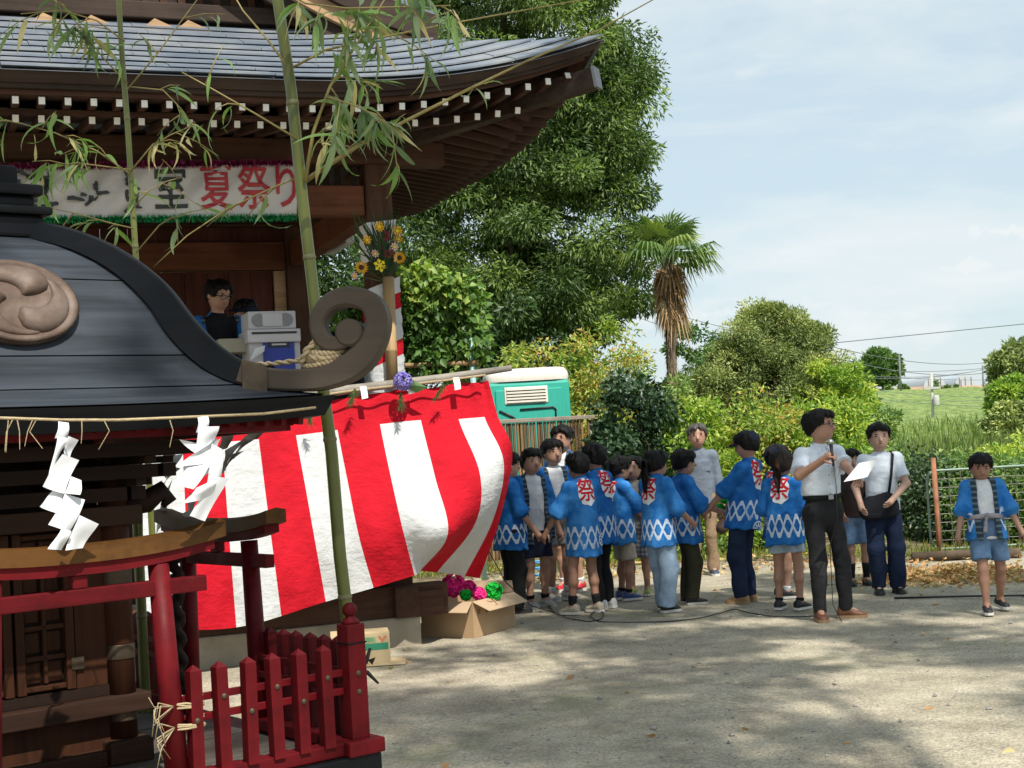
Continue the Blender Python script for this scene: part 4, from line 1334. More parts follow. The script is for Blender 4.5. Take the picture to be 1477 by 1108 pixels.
shide('white zigzag paper streamer hanging before the curtain beside the cabinet', [
    [(285, 602), (300, 600), (300, 622), (284, 624)], [(284, 616), (315, 615), (313, 638), (281, 655)], [(281, 655), (312, 632), (318, 645), (256, 634)],
    [(290, 648), (318, 632), (308, 668), (252, 674)], [(265, 668), (303, 646), (306, 676), (272, 706)], [(272, 675), (306, 668), (275, 706), (249, 698)],
    [(306, 640), (321, 648), (318, 690), (294, 726)], [(282, 704), (312, 690), (300, 720), (263, 726)], [(311, 688), (329, 690), (300, 752), (271, 744)]], fp - _d2 * .02, fn, seed=4)
spn = _d1
sp_ = CK + _d1 * (EH - .02)
for lab, quads in (('shaded zigzag paper streamer on the far eave, beside the cabinet corner', [[(247, 628), (266, 628), (252, 660), (230, 668)], [(230, 660), (262, 655), (246, 690), (226, 680)], [(244, 672), (258, 676), (240, 700), (232, 718)], [(238, 710), (249, 690), (240, 752), (222, 780)]]),
                   ('shaded zigzag paper streamer on the far eave, middle of the side', [[(318, 622), (336, 622), (330, 645), (316, 650)], [(322, 650), (352, 632), (336, 662), (318, 684)], [(271, 712), (285, 712), (284, 745), (270, 742)], [(264, 740), (282, 730), (280, 770), (264, 772)]]),
                   ('shaded zigzag paper streamer on the far eave, close to the roof corner', [[(362, 617), (386, 612), (372, 634), (350, 634)], [(350, 630), (372, 628), (350, 650), (332, 664)], [(332, 655), (350, 650), (334, 672), (322, 684)]])):
    shide(lab, quads, sp_, -spn, seed=len(lab))
# ================================================================ foliage
def leaf_mesh(name, P, D, L, W, lv, mat, fold=0.25):
    N = len(P)
    D = D / (np.linalg.norm(D, axis=1, keepdims=True) + 1e-9)
    rnd = NPR.normal(size=(N, 3))
    S = np.cross(D, rnd); S /= (np.linalg.norm(S, axis=1, keepdims=True) + 1e-9)
    U = np.cross(S, D)
    L = np.broadcast_to(L, (N,))[:, None]; W = np.broadcast_to(W, (N,))[:, None]
    V = np.empty((N, 4, 3))
    V[:, 0] = P
    V[:, 1] = P + D * L * .45 - S * W * .5 + U * W * fold
    V[:, 2] = P + D * L - U * L * .12
    V[:, 3] = P + D * L * .45 + S * W * .5 + U * W * fold
    me = bpy.data.meshes.new(name)
    me.vertices.add(N * 4); me.loops.add(N * 6); me.polygons.add(N * 2)
    me.vertices.foreach_set('co', V.reshape(-1))
    b = np.arange(N)[:, None] * 4
    me.loops.foreach_set('vertex_index', (b + np.array([[0, 1, 2, 0, 2, 3]])).reshape(-1))
    me.polygons.foreach_set('loop_start', np.arange(N * 2) * 3)
    me.update(calc_edges=True)
    at = me.attributes.new('lv', 'FLOAT', 'POINT')
    at.data.foreach_set('value', np.repeat(np.clip(lv, 0, 1), 4))
    me.materials.append(mat)
    return me
def clump_leaves(clumps, n_per, L, W, out=0.6, droop=0.5, spread=0.5, shell=0.45, lvspread=0.22):
    """leaves gathered in sprays: clumps = (centre, radii, tone)"""
    Ps, Ds, Vs = [], [], []
    for c, r, tone in clumps:
        n = int(n_per * (r[0] * r[1] * r[2]) ** (1 / 3.) ** 2 if False else n_per)
        d = NPR.normal(size=(n, 3)); d /= np.linalg.norm(d, axis=1, keepdims=True)
        rr = NPR.rand(n, 1) ** shell
        Ps.append(np.array(c) + d * rr * np.array(r))
        Ds.append(d * out + np.array([0, 0, -droop]) + NPR.normal(size=(n, 3)) * spread)
        Vs.append(np.clip(tone + NPR.normal(size=n) * lvspread, 0, 1))
    P, D, V = np.concatenate(Ps), np.concatenate(Ds), np.concatenate(Vs)
    N = len(P)
    return P, D, L * NPR.uniform(.7, 1.25, N), W * NPR.uniform(.75, 1.2, N), V
def ell_clumps(ells, n, rad_rng, tone=(.2, .8), inner=0.25, yfront=None):
    """clump centres over the skin (and some inside) of a union of ellipsoids"""
    out = []
    vols = np.array([(e[1][0] * e[1][1] * e[1][2]) ** (2 / 3.) for e in ells]); vols /= vols.sum()
    while len(out) < n:
        e = ells[NPR.choice(len(ells), p=vols)]
        d = NPR.normal(size=3); d /= np.linalg.norm(d)
        q = 1.0 if NPR.rand() > inner else NPR.rand() ** .5
        p = np.array(e[0]) + d * np.array(e[1]) * q * NPR.uniform(.86, 1.08)
        if any((((p - np.array(f[0])) / np.array(f[1])) ** 2).sum() < .62 for f in ells if f is not e): 
            if NPR.rand() > .25: continue
        r = NPR.uniform(*rad_rng)
        out.append((p, (r * NPR.uniform(.8, 1.3), r * NPR.uniform(.8, 1.3), r * NPR.uniform(.55, .9)), NPR.uniform(*tone)))
    return out
def trunk_mb(base, top, r0, r1, limbs, seed=0):
    r = random.Random(seed); mb = MB()
    base, top = Vector(base), Vector(top)
    pts = [base.lerp(top, q) + Vector((r.uniform(-.08, .08), r.uniform(-.08, .08), 0)) * (q > 0) for q in np.linspace(0, 1, 8)]
    mb.tube([base - Vector((0, 0, .1))] + pts, [r0 * 1.35] + [r0 + (r1 - r0) * q for q in np.linspace(0, 1, 8)], 12)
    for e in limbs:
        a = base.lerp(top, r.uniform(.35, .9)); e = Vector(e); m = a.lerp(e, .5) + Vector((r.uniform(-.2, .2), r.uniform(-.2, .2), r.uniform(0, .3)))
        mb.tube([a, m, e], [r1 * .8, r1 * .5, r1 * .15], 8)
    return mb
M_bark = wood('tree_bark', (0.11, 0.085, 0.06), axis=2, grain=9, bmp=0.8, rough=0.95)
def add_plant(name, label, cat, base, leafdata, mat, trunk=None, group=None, leafname='crown'):
    t = thing(name, label, cat, base, 0, group)
    obj(leafname, leaf_mesh(leafname, *leafdata, mat), None, t)
    if trunk is not None:
        obj('trunk', trunk, M_bark, t, None, True)
    return t
def yp(x, y, Y): return np.array(on_y(x, y, Y))

# ---- the big evergreen behind the stage
M_big = leafmat('evergreen_oak_leaf', [(0.035, 0.07, 0.022), (0.068, 0.12, 0.032), (0.125, 0.195, 0.05), (0.23, 0.31, 0.08)], 0.4, 0.35, spec=.4)
E1 = [(yp(705, 120, 26.5), (2.75, 2.6, 2.9)), (yp(845, 320, 25.8), (1.2, 1.6, 1.95)), (yp(800, 70, 26.2), (1.1, 1.5, 1.6)), (yp(855, 190, 26.2), (.9, 1.3, 1.0)), (yp(800,420,25.6),(1.3,1.3,.8)), (yp(640, 360, 25.5), (1.5, 1.6, 1.3)), (yp(740, 390, 25.2), (1.6, 1.5, 1.15)), (yp(730, -130, 26.5), (1.9, 2.2, 2.6)), (yp(560, 100, 27), (1.9, 2, 3.0))]
cl = ell_clumps(E1, 520, (.34, .62), (.1, .85), inner=.18)
ld = clump_leaves(cl, 520, .125, .036, out=.75, droop=.42, spread=.42)
tk = trunk_mb((on_y(735, 500, 26.6).x, 26.6, 0), (on_y(715, 130, 26.6).x, 26.6, 8.2), .34, .16, [tuple(e[0]) for e in E1], 3)
add_plant('evergreen_tree', 'tall dense evergreen tree with narrow glossy leaves rising behind the stage roof', 'tree', (on_y(735, 500, 26.6).x, 26.6, 0), ld, M_big, tk)
# thicket below it, the shade under the tree put into its dark leaf colours
M_under = leafmat('shaded_understory_leaf', [(0.022, 0.045, 0.016), (0.04, 0.08, 0.022), (0.08, 0.13, 0.035)], 0.4, .25)
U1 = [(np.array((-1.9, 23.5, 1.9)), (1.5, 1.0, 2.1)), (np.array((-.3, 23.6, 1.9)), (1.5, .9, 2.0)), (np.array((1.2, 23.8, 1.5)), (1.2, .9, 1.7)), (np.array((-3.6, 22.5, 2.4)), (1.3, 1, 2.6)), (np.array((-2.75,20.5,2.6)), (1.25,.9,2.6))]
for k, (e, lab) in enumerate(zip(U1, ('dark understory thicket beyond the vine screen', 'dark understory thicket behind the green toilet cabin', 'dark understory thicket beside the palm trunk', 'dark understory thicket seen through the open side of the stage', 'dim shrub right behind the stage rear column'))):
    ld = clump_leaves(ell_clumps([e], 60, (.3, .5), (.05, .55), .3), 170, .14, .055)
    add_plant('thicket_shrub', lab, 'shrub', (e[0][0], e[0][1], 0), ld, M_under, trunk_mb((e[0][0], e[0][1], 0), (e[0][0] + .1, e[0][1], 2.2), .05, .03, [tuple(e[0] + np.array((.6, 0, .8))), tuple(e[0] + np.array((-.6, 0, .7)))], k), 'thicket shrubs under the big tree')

# ---- vine-clad wire screen beside the stage
VY = 16.6
vs_ = thing('vine_screen', 'wire screen overgrown with broad-leaved climbing vine beside the stage', 'vine screen', (on_y(630, 600, VY).x, VY, 0))
M_vine = leafmat('vine_leaf', [(0.045, 0.10, 0.025), (0.085, 0.17, 0.04), (0.15, 0.26, 0.06), (0.28, 0.36, 0.08)], .45, .35)
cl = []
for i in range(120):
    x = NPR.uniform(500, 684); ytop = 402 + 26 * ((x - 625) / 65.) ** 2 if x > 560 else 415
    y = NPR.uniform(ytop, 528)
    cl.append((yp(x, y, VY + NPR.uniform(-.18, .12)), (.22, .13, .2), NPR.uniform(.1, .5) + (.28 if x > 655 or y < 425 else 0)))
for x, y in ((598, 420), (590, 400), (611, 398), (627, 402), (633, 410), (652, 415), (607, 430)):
    cl.append((yp(x, y, VY - .2), (.16, .1, .22), .85))
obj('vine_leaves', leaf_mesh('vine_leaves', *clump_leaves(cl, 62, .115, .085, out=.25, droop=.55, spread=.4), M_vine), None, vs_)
M_post = paint('pale_turquoise_pipe', (0.28, 0.47, 0.47), .45, .15, 9, bmp=.05)
for x in (678, 520):
    a = yp(x, 470, VY - .15); obj('screen_post', MB().tube([(a[0], a[1], -.05), (a[0], a[1], 2.85)], .034, 10), M_post, vs_, None, True)
a, b = yp(500, 531, VY - .18), yp(690, 523, VY - .18)
obj('screen_rail', MB().tube([a, b], .03, 8), M_bamdry, vs_, None, True)
mb = MB()
for k in range(22):
    x = 500 + k * 9
    mb.tube([yp(x, 410, VY), yp(x + 4, 560, VY)], .004, 4); 
for k in range(14):
    mb.tube([yp(500, 415 + k * 11, VY), yp(686, 408 + k * 11, VY)], .004, 4)
o = obj('wire_mesh', mb, paint('galvanised_wire', (.35, .36, .36), .5, .1, metal=.5), vs_); o['kind'] = 'stuff'

# ---- hedge shrubs
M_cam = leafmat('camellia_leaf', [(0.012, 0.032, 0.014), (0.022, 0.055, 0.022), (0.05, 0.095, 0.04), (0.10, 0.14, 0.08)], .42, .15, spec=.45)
M_pho = leafmat('photinia_leaf', [(0.07, 0.145, 0.028), (0.15, 0.245, 0.04), (0.27, 0.37, 0.07), (0.40, 0.44, 0.10), (0.42, 0.26, 0.07)], .4, .35)
M_yel_l = leafmat('yellow_green_leaf', [(0.08, 0.17, 0.028), (0.18, 0.30, 0.045), (0.31, 0.41, 0.07), (0.46, 0.50, 0.10)], .42, .4)
M_mid = leafmat('mid_green_leaf', [(0.05, 0.11, 0.034), (0.10, 0.19, 0.05), (0.19, 0.28, 0.08), (0.29, 0.37, 0.12)], .45, .3)
def shrub(label, xs_, ytop, Y, mat, n, leafs, tone, npc=150, ybase=None, depth=.7, group='shrubs of the boundary hedge', name='hedge_shrub', crad=(.16, .34), droop=.2):
    x0, x1 = xs_
    a, b = on_y(x0, 600, Y), on_y(x1, 600, Y); zt = on_y((x0 + x1) / 2, ytop, Y).z
    cx, hw = (a.x + b.x) / 2, (b.x - a.x) / 2
    ell = [(np.array((cx, Y, zt * .52)), (hw, depth, zt * .5)), (np.array((cx - hw * .4, Y, zt * .45)), (hw * .55, depth * .8, zt * .45)), (np.array((cx + hw * .45, Y, zt * .42)), (hw * .55, depth * .8, zt * .42))]
    ld = clump_leaves(ell_clumps(ell, n, crad, tone, .3), npc, leafs[0], leafs[1], out=.6, droop=droop, spread=.5)
    ld[0][:, 2] = np.maximum(ld[0][:, 2], .03)
    return add_plant(name, label, 'shrub', (cx, Y, 0), ld, mat, trunk_mb((cx, Y, 0), (cx + .05, Y, zt * .6), .03, .018, [(cx - hw * .5, Y, zt * .75), (cx + hw * .5, Y, zt * .7), (cx, Y - .3, zt * .8)], int(x0)), group, 'foliage')
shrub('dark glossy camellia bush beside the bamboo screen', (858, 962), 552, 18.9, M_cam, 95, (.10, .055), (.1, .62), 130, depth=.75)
shrub('bright shrub with reddish young tips above the toilet roof', (715, 850), 497, 21.3, M_pho, 80, (.085, .032), (.35, .95), 150)
shrub('yellow-green shrub between the toilet and the palm', (810, 950), 480, 21.6, M_pho, 85, (.085, .032), (.3, .9), 150)
shrub('leafy green shrub in front of the palm trunk', (930, 1010), 556, 20.0, M_mid, 55, (.08, .036), (.3, .9), 150)
shrub('glossy yellow-green shrub behind the grey-shirted man', (950, 1060), 588, 19.1, M_yel_l, 80, (.085, .034), (.15, .95), 150)
shrub('hedge shrub with orange new leaves behind the capped child', (1040, 1150), 580, 19.2, M_pho, 85, (.085, .032), (.25, 1.0), 150)
shrub('green hedge shrub right behind the speaking man', (1135, 1245), 572, 19.4, M_yel_l, 80, (.085, .034), (.1, .8), 150)
shrub('pale hedge shrub rising over the woman in white', (1215, 1300), 596, 20.4, M_mid, 65, (.08, .034), (.4, 1.0), 150)
shrub('dark green shrub between the woman and the iron stake', (1290, 1375), 662, 18.0, M_cam, 60, (.07, .035), (.3, .95), 150)
shrub('green shrub growing through the wire panel', (1345, 1440), 664, 17.6, M_mid, 65, (.07, .032), (.2, .8), 150)
shrub('yellow-leaved bush above the walking boy', (1415, 1510), 640, 19.0, M_yel_l, 80, (.075, .03), (.35, 1.0), 150)
shrub('low leafy bush at the end of the wire panel', (1430, 1540), 668, 17.3, M_mid, 55, (.07, .032), (.2, .8), 150)
# low greenery along the verge
for k, (x, w, yt, lab) in enumerate(((900, 34, 760, 'low leafy plant at the foot of the camellia'), (1000, 30, 770, 'low weedy plant behind the jeans girl'), (1055, 24, 745, 'low bright weed behind the navy-trousered adult'), (1120, 30, 750, 'low plant behind the ponytail girl'), (1225, 26, 745, 'low weed behind the child in long socks'), (1330, 30, 720, 'low leafy sprout beside the iron stake'))):
    shrub(lab, (x - w, x + w), yt, 17.9, M_yel_l if k % 2 == 0 else M_mid, 16, (.07, .03), (.2, .9), 80, depth=.3, group='low plants along the verge', name='low_plant', crad=(.1, .2))

# ---- broad soft conifer-like tree and companions beyond the hedge
M_cyp = leafmat('cypress_spray', [(0.085, 0.125, 0.04), (0.16, 0.21, 0.065), (0.26, 0.31, 0.10), (0.36, 0.40, 0.15)], .6, .2)
C1 = [(yp(1110, 560, 28), (1.25, 1.1, 1.5)), (yp(1065, 590, 28), (.9, .9, 1.2)), (yp(1150, 545, 28.3), (.75, .8, 1.0)), (yp(1105, 500, 28.2), (.8, .8, .75)), (yp(1100, 620, 27.8), (1.35, 1, 1.3)), (yp(1130, 580, 27.4), (1.0, .8, 1.0)), (yp(1180, 600, 27.6), (.6, .6, .9))]
_cr = np.random.RandomState(21)
C2 = [(yp(x_, y_, 28 + _cr.uniform(-.5, .5)), (_cr.uniform(.28, .5), .4, _cr.uniform(.22, .42))) for x_, y_ in ((1012, 590), (1020, 545), (1048, 520), (1040, 575), (1075, 490), (1105, 470), (1090, 510), (1135, 470), (1160, 492), (1185, 515), (1195, 548), (1160, 540), (1205, 580), (1120, 520), (1060, 600), (1180, 600))]
ld = clump_leaves(ell_clumps(C2, 300, (.13, .3), (.15, 1.0), .2) + ell_clumps([(q_[0], tuple(v_ * .8 for v_ in q_[1])) for q_ in C1], 190, (.2, .36), (.0, .6), .4), 250, .085, .026, out=.85, droop=-.2, spread=.5)
bx = on_y(1105, 600, 28).x
add_plant('spreading_tree', 'broad olive-green feathery tree standing beyond the hedge', 'tree', (bx, 28, 0), ld, M_cyp, trunk_mb((bx, 28, 0), (bx, 28, 2.8), .12, .06, [tuple(e[0]) for e in C1], 8))
def small_tree(name, label, px_, py_, Y, r, mat, n, npc, leaf, tone, zb, group='trees beyond the hedge'):
    c = yp(px_, py_, Y)
    ell = [(c, r), (c + np.array((r[0] * .4, 0, -r[2] * .35)), (r[0] * .7, r[1] * .7, r[2] * .6)), (c + np.array((-r[0] * .4, 0, -r[2] * .3)), (r[0] * .7, r[1] * .7, r[2] * .6))]
    ld = clump_leaves(ell_clumps(ell, n, (r[0] * .22, r[0] * .4), tone, .25), npc, leaf[0], leaf[1], out=.7, droop=.2, spread=.5)
    add_plant(name, label, 'tree', (c[0], c[1], zb), ld, mat, trunk_mb((c[0], c[1], zb), (c[0], c[1], c[2] + r[2] * .2), r[0] * .07, r[0] * .04, [tuple(e[0]) for e in ell], int(px_)), group)
small_tree('bushy_tree', 'blue-green bushy tree half hidden behind the feathery tree', 1012, 545, 31, (.75, .8, 1.3), M_mid, 60, 170, (.12, .045), (.05, .5), 0)
small_tree('bushy_tree', 'bright yellow-green bushy tree beside the feathery tree', 1205, 580, 27, (.62, .6, .75), M_yel_l, 60, 170, (.11, .042), (.3, .95), 0)
small_tree('bushy_tree', 'darker round-topped bushy tree at the foot of the field', 1245, 590, 32, (.62, .6, .72), M_mid, 50, 170, (.12, .045), (.0, .5), 0)
small_tree('far_tree', 'lone round-crowned tree standing on the field ridge', 1271, 529, 140, (1.55, 1.5, 1.5), M_mid, 130, 130, (.42, .2), (0, .45), hill_z(33, 140) + .3, None)
small_tree('far_tree', 'dark leaning tree at the edge beyond the wires', 1485, 535, 60, (1.35, 1.3, 1.3), M_cyp, 90, 150, (.26, .1), (0, .6), .8, None)
small_tree('far_tree', 'pale bushy tree under the utility pole', 1460, 576, 58, (.8, .9, .8), M_yel_l, 70, 150, (.24, .1), (.1, .7), .8, None)
small_tree('far_tree', 'dull green bushy tree below the pale one', 1462, 612, 55, (.9, .9, .7), M_cyp, 70, 150, (.24, .1), (.2, .9), .5, None)
for k, (x, y, s_) in enumerate(((1281, 563, .35), (1302, 560, .3), (1355, 560, .55), (1306, 562, .25), (1366, 563, .3), (1378, 561, .3))):
    small_tree('field_shrub', 'tiny shrub on the ridge line of the field', x, y, 138, (s_, s_, s_ * 1.1), M_mid, 12, 60, (.3, .15), (0, .6), hill_z(33, 138), 'tiny shrubs on the field ridge')
# tall pale grasses on the slope below the field
M_tall = leafmat('tall_grass_blade', [(0.12, 0.19, 0.05), (0.20, 0.28, 0.08), (0.31, 0.38, 0.13)], .6, .35)
N = 9000
px_ = NPR.uniform(1255, 1500, N); Y_ = NPR.uniform(22, 30, N)
P = np.array([np.array(on_y(a, 640, b)) for a, b in zip(px_, Y_)]); P[:, 2] = NPR.uniform(.1, .45, N)
n_ = 7000
f_ = np.stack([NPR.uniform(7, 26, n_), NPR.uniform(31, 70, n_), np.zeros(n_)], 1); f_[:, 0] *= f_[:, 1] / 45; f_[:, 2] = [hill_z(a, b) - .1 for a, b in f_[:, :2]]
P = np.concatenate([P, f_]); N = N + n_
D = np.stack([NPR.normal(0, .25, N), NPR.normal(0, .2, N), np.ones(N)], 1)
o = obj('tall_grass', leaf_mesh('tall_grass', P, D, NPR.uniform(.4, .95, N), NPR.uniform(.015, .032, N), NPR.rand(N), M_tall)); tag(o, 'tall pale green grasses on the slope below the field', 'grass', kind='stuff')
# grass tufts on the verge, litter of dry leaves
M_grass = leafmat('verge_grass', [(0.10, 0.15, 0.03), (0.20, 0.24, 0.05), (0.34, 0.33, 0.09)], .6, .35)
N = 5200
X = NPR.uniform(-1.5, 7, N); Y = 17.3 + NPR.rand(N) ** 1.5 * 1.6 - np.clip((X - 3) / 1.5, 0, 1) * 1.0
P = np.stack([X, Y, np.full(N, .03)], 1); D = np.stack([NPR.normal(0, .4, N), NPR.normal(0, .4, N), np.ones(N)], 1)
o = obj('verge_grass', leaf_mesh('verge_grass', P, D, NPR.uniform(.06, .18, N), NPR.uniform(.008, .016, N), NPR.rand(N), M_grass)); tag(o, 'short grass along the foot of the hedge', 'grass', kind='stuff')
M_litter = leafmat('dry_leaf', [(0.20, 0.12, 0.06), (0.36, 0.20, 0.09), (0.50, 0.30, 0.13), (0.55, 0.42, 0.22), (0.30, 0.28, 0.08)], .7, .15)
N = 2600
cx, cy = on_z(1385, 832).x, on_z(1385, 832).y
P = np.stack([cx + NPR.normal(0, .45, N) - .1, cy + NPR.normal(0, .42, N), np.zeros(N)], 1)
P[:, 2] = .015 + .10 * np.exp(-((P[:, 0] - cx) / .5) ** 2 - ((P[:, 1] - cy) / .45) ** 2) * NPR.rand(N)
D = NPR.normal(size=(N, 3)); D[:, 2] *= .35
N2 = 1500
X2 = NPR.uniform(-1, 6.5, N2); Y2 = 15.9 + NPR.rand(N2) * 2.4
P2 = np.stack([X2, Y2, np.full(N2, .03) + .05 * (Y2 > 17)], 1); D2 = NPR.normal(size=(N2, 3)); D2[:, 2] *= .3
N3 = 60                                   # stray leaves over the yard
Y3 = 4.6 + NPR.rand(N3) * 11; X3 = NPR.uniform(-.24, .38, N3) * Y3
P3 = np.stack([X3, Y3, np.full(N3, .012)], 1); D3 = NPR.normal(size=(N3, 3)); D3[:, 2] *= .12
P2, D2, N2 = np.concatenate([P2, P3]), np.concatenate([D2, D3]), N2 + N3
o = obj('leaf_litter', leaf_mesh('leaf_litter', np.concatenate([P, P2]), np.concatenate([D, D2]), NPR.uniform(.04, .09, N + N2), NPR.uniform(.02, .045, N + N2), NPR.rand(N + N2), M_litter)); tag(o, 'heap and scatter of dry orange-brown leaves at the yard edge', 'leaves', kind='stuff')

# ---- fan palm
PY = 24.0
pb = on_y(967, 600, PY); pc = on_y(963, 366, PY)
palm = thing('fan_palm', 'shaggy fan palm with brown hanging dead fronds against the sky', 'palm', (pb.x, PY, 0))
M_ptr = paint('palm_fibre', (0.15, 0.11, 0.075), .95, .5, 9, stretch=(1, 1, .4), bmp=.9, bscale=25, bdist=.03)
mb = MB(); n = 26; P_ = []; Rr = []
for i in range(n):
    q = i / (n - 1); P_.append((pb.x + (pc.x - pb.x) * q, PY, (pc.z) * q)); Rr.append(.075 + .02 * (i % 2) + .04 * max(0, q - .72) / .28)
mb.tube(P_, Rr, 10); obj('trunk', mb, M_ptr, palm)
mb = MB()
for i in range(420):
    q = RNG.uniform(.35, 1); a = RNG.uniform(0, 6.28); c = Vector((pb.x + (pc.x - pb.x) * q, PY, pc.z * q)); o_ = Vector((math.cos(a), math.sin(a), 0)); r_ = .085 + .05 * max(0, q - .7) / .3
    s_ = o_.cross(Vector((0, 0, 1))) * .015
    mb.add([c + o_ * r_ - s_, c + o_ * r_ + s_, c + o_ * (r_ + RNG.uniform(.02, .07)) + Vector((0, 0, -RNG.uniform(.08, .22)))], [(0, 1, 2)])
o = obj('trunk_fibres', mb, M_ptr, palm, fixn=False); o['kind'] = 'stuff'
M_frond = leafmat('palm_frond_green', [(0.06, 0.12, 0.035), (0.12, 0.19, 0.05), (0.24, 0.29, 0.075)], .4, .3)
M_fdead = leafmat('palm_frond_dead', [(0.22, 0.13, 0.07), (0.34, 0.22, 0.12), (0.44, 0.32, 0.18)], .8, .2)
def frond(az, el, R_, mat, droop, pet, base=0.0):
    out = Vector((math.cos(az) * math.cos(el), math.sin(az) * math.cos(el), math.sin(el))).normalized()
    side = out.cross(Vector((0, 0, 1))); side = side.normalized() if side.length > .05 else Vector((1, 0, 0)); up = side.cross(out)
    c0 = Vector(pc) - Vector((0, 0, base)); c1 = c0 + out * pet + Vector((0, 0, -droop * .12))
    mb = MB(); mb.tube([c0, c0.lerp(c1, .5) + Vector((0, 0, .03)), c1], [.014, .011, .008], 5)
    P, D, L = [], [], []
    nb = RNG.choice((18, 20, 22))
    lv = RNG.random()
    V = []
    for k in range(nb):
        a = -1.9 + 3.8 * k / (nb - 1)
        d = out * math.cos(a) + side * math.sin(a)
        L_ = R_ * (1 - .12 * abs(a)) * RNG.uniform(.85, 1.08)
        mid = c1 + d * L_ * .6 + up * .02
        tip = c1 + d * L_ + Vector((0, 0, -droop * L_ * .55 * (.6 + RNG.random() * .6)))
        w = (out * -math.sin(a) + side * math.cos(a)) * .019
        mb.add([c1, mid - w, tip, mid + w, mid - up * .012], [(0, 1, 4), (1, 2, 4), (2, 3, 4), (3, 0, 4)])
    me = mb.mesh('frond', mat)
    at = me.attributes.new('lv', 'FLOAT', 'POINT'); at.data.foreach_set('value', np.clip(np.full(len(me.vertices), lv) + NPR.normal(size=len(me.vertices)) * .1, 0, 1))
    obj('frond', me, None, palm)
for k in range(42):
    el = RNG.uniform(-.45, 1.4); frond(k * 2.4 + RNG.uniform(-.4, .4), el, RNG.uniform(.36, .56), M_frond, .35 + .7 * (el < .5), RNG.uniform(.30, .62))
for k in range(22):
    frond(k * 2.4 + RNG.uniform(-.5, .5), RNG.uniform(-1.5, -.9), RNG.uniform(.28, .5), M_fdead, RNG.uniform(.9, 1.5), RNG.uniform(.04, .26), RNG.uniform(.1, 1.0) if k % 3 else RNG.uniform(0, .3))

# ---- shade trees standing behind and beside the photographer (they dapple the yard)
M_sh = leafmat('shade_tree_leaf', [(0.04, 0.09, 0.025), (0.08, 0.15, 0.04)], .5, .3)
def shade_tree(label, trunk_xy, targets, h, n_per, seed):
    """crown clumps hang where their shade falls on the yard"""
    cl = []
    r = np.random.RandomState(seed)
    for (x, y, rr) in targets:
        hh = h + r.uniform(-1.2, 1.2)
        k = hh / SUNV.z
        cl.append((np.array((x + SUNV.x * k, y + SUNV.y * k, hh)), (rr, rr, rr * .5), r.rand()))
    ld = clump_leaves(cl, n_per, .20, .085, out=.5, droop=.3, spread=.7, shell=.5)
    x, y = trunk_xy
    add_plant('shade_tree', label, 'tree', (x, y, 0), ld, M_sh, trunk_mb((x, y, 0), (x, y, h), .3, .10, [tuple(c[0]) for c in cl[::9]], seed), 'shade trees round the yard')
r = np.random.RandomState(5)
tg = []
for i in range(150):
    x, y = r.uniform(-2.6, 6.5), r.uniform(4.2, 15.2)
    if y > 14.2 and r.rand() < .5: continue
    if x < -.9 and y > 9.0: continue          # the stage front stands in the sun
    if x < -0.3 and y < 4.9 and r.rand() < .8: continue
    tg.append((x, y, r.uniform(.4, .8)))
A = [q for q in tg if q[0] < 1.9]; B = [q for q in tg if q[0] >= 1.9]
shade_tree('broad shade tree behind the photographer', (5.5, -6.5), A, 14.0, 260, 11)
shade_tree('broad shade tree beside the yard', (10.5, 1.0), B, 14.0, 260, 12)
# ================================================================ cabin toilet, bamboo screen, fence panel, boxes, far things
M_teal = paint('teal_plastic', (0.03, 0.36, 0.28), .42, .12, 4, stretch=(1, 1, .3), bmp=.05, alt=(0.05, 0.42, 0.34))
def stained(name, col, stain, scale=3):
    m, t, b = nt(name)
    n1 = noise(t, coords(t, (6, 6, .8)), scale, 6, .7, .3)
    t.links.new(ramp(t, [(.38, col), (.62, sc(col, .9)), (.8, stain)], n1), b.inputs['Base Color'])
    b.inputs['Roughness'].default_value = .55
    return m
M_teal = stained('teal_plastic_streaked', (0.03, 0.40, 0.31), (0.05, 0.24, 0.17))
M_wtop = stained('white_roof_stained', (0.70, 0.66, 0.60), (0.36, 0.33, 0.27), 2)
M_vent = paint('vent_white', (0.72, 0.68, 0.60), .5, .08)
M_blackp = paint('black_plastic', (0.02, 0.02, 0.022), .45, .3)
TY = 19.6
xr = on_y(818, 560, TY).x
TW = 1.15
tc = Vector((xr - TW / 2, TY + .6, 0))
MT = Matrix.Translation(tc) @ Matrix.Rotation(rad(4), 4, 'Z')
toi = thing('toilet_cabin', 'teal portable toilet cabin with white rounded roof and louvred vent', 'toilet cabin', tc, rad(4))
zr = on_y(765, 548, TY).z
zt = on_y(765, 530, TY).z
obj('cabin_body', MB().bbox((0, 0, zr / 2), (TW, 1.15, zr - .02), .05), M_teal, toi, MT)
obj('front_panel', MB().bbox((.0, -.585, zr * .52), (TW * .8, .03, zr * .86), .012), M_teal, toi, MT)
mb = MB(); rows = []
for q, z in ((1.02, zr - .01), (1.03, zr + .05), (1.0, zt - .06), (.93, zt - .012), (.8, zt), (.01, zt + .015)):
    ring = []
    for k in range(28):
        a = 6.283 * k / 28; ca, sa = math.cos(a), math.sin(a); e = .28
        ring.append((TW / 2 * q * math.copysign(abs(ca) ** e, ca), 1.15 / 2 * q * math.copysign(abs(sa) ** e, sa), z))
    rows.append(ring)
mb.grid(rows, closed=True); obj('cabin_roof', mb, M_wtop, toi, MT, True)
vc = MT.inverted() @ on_y(759, 570, TY)
vn_ = obj('vent', MB().bbox((vc.x, -.6, vc.z), (.60, .03, .235), .012), M_vent, toi, MT)
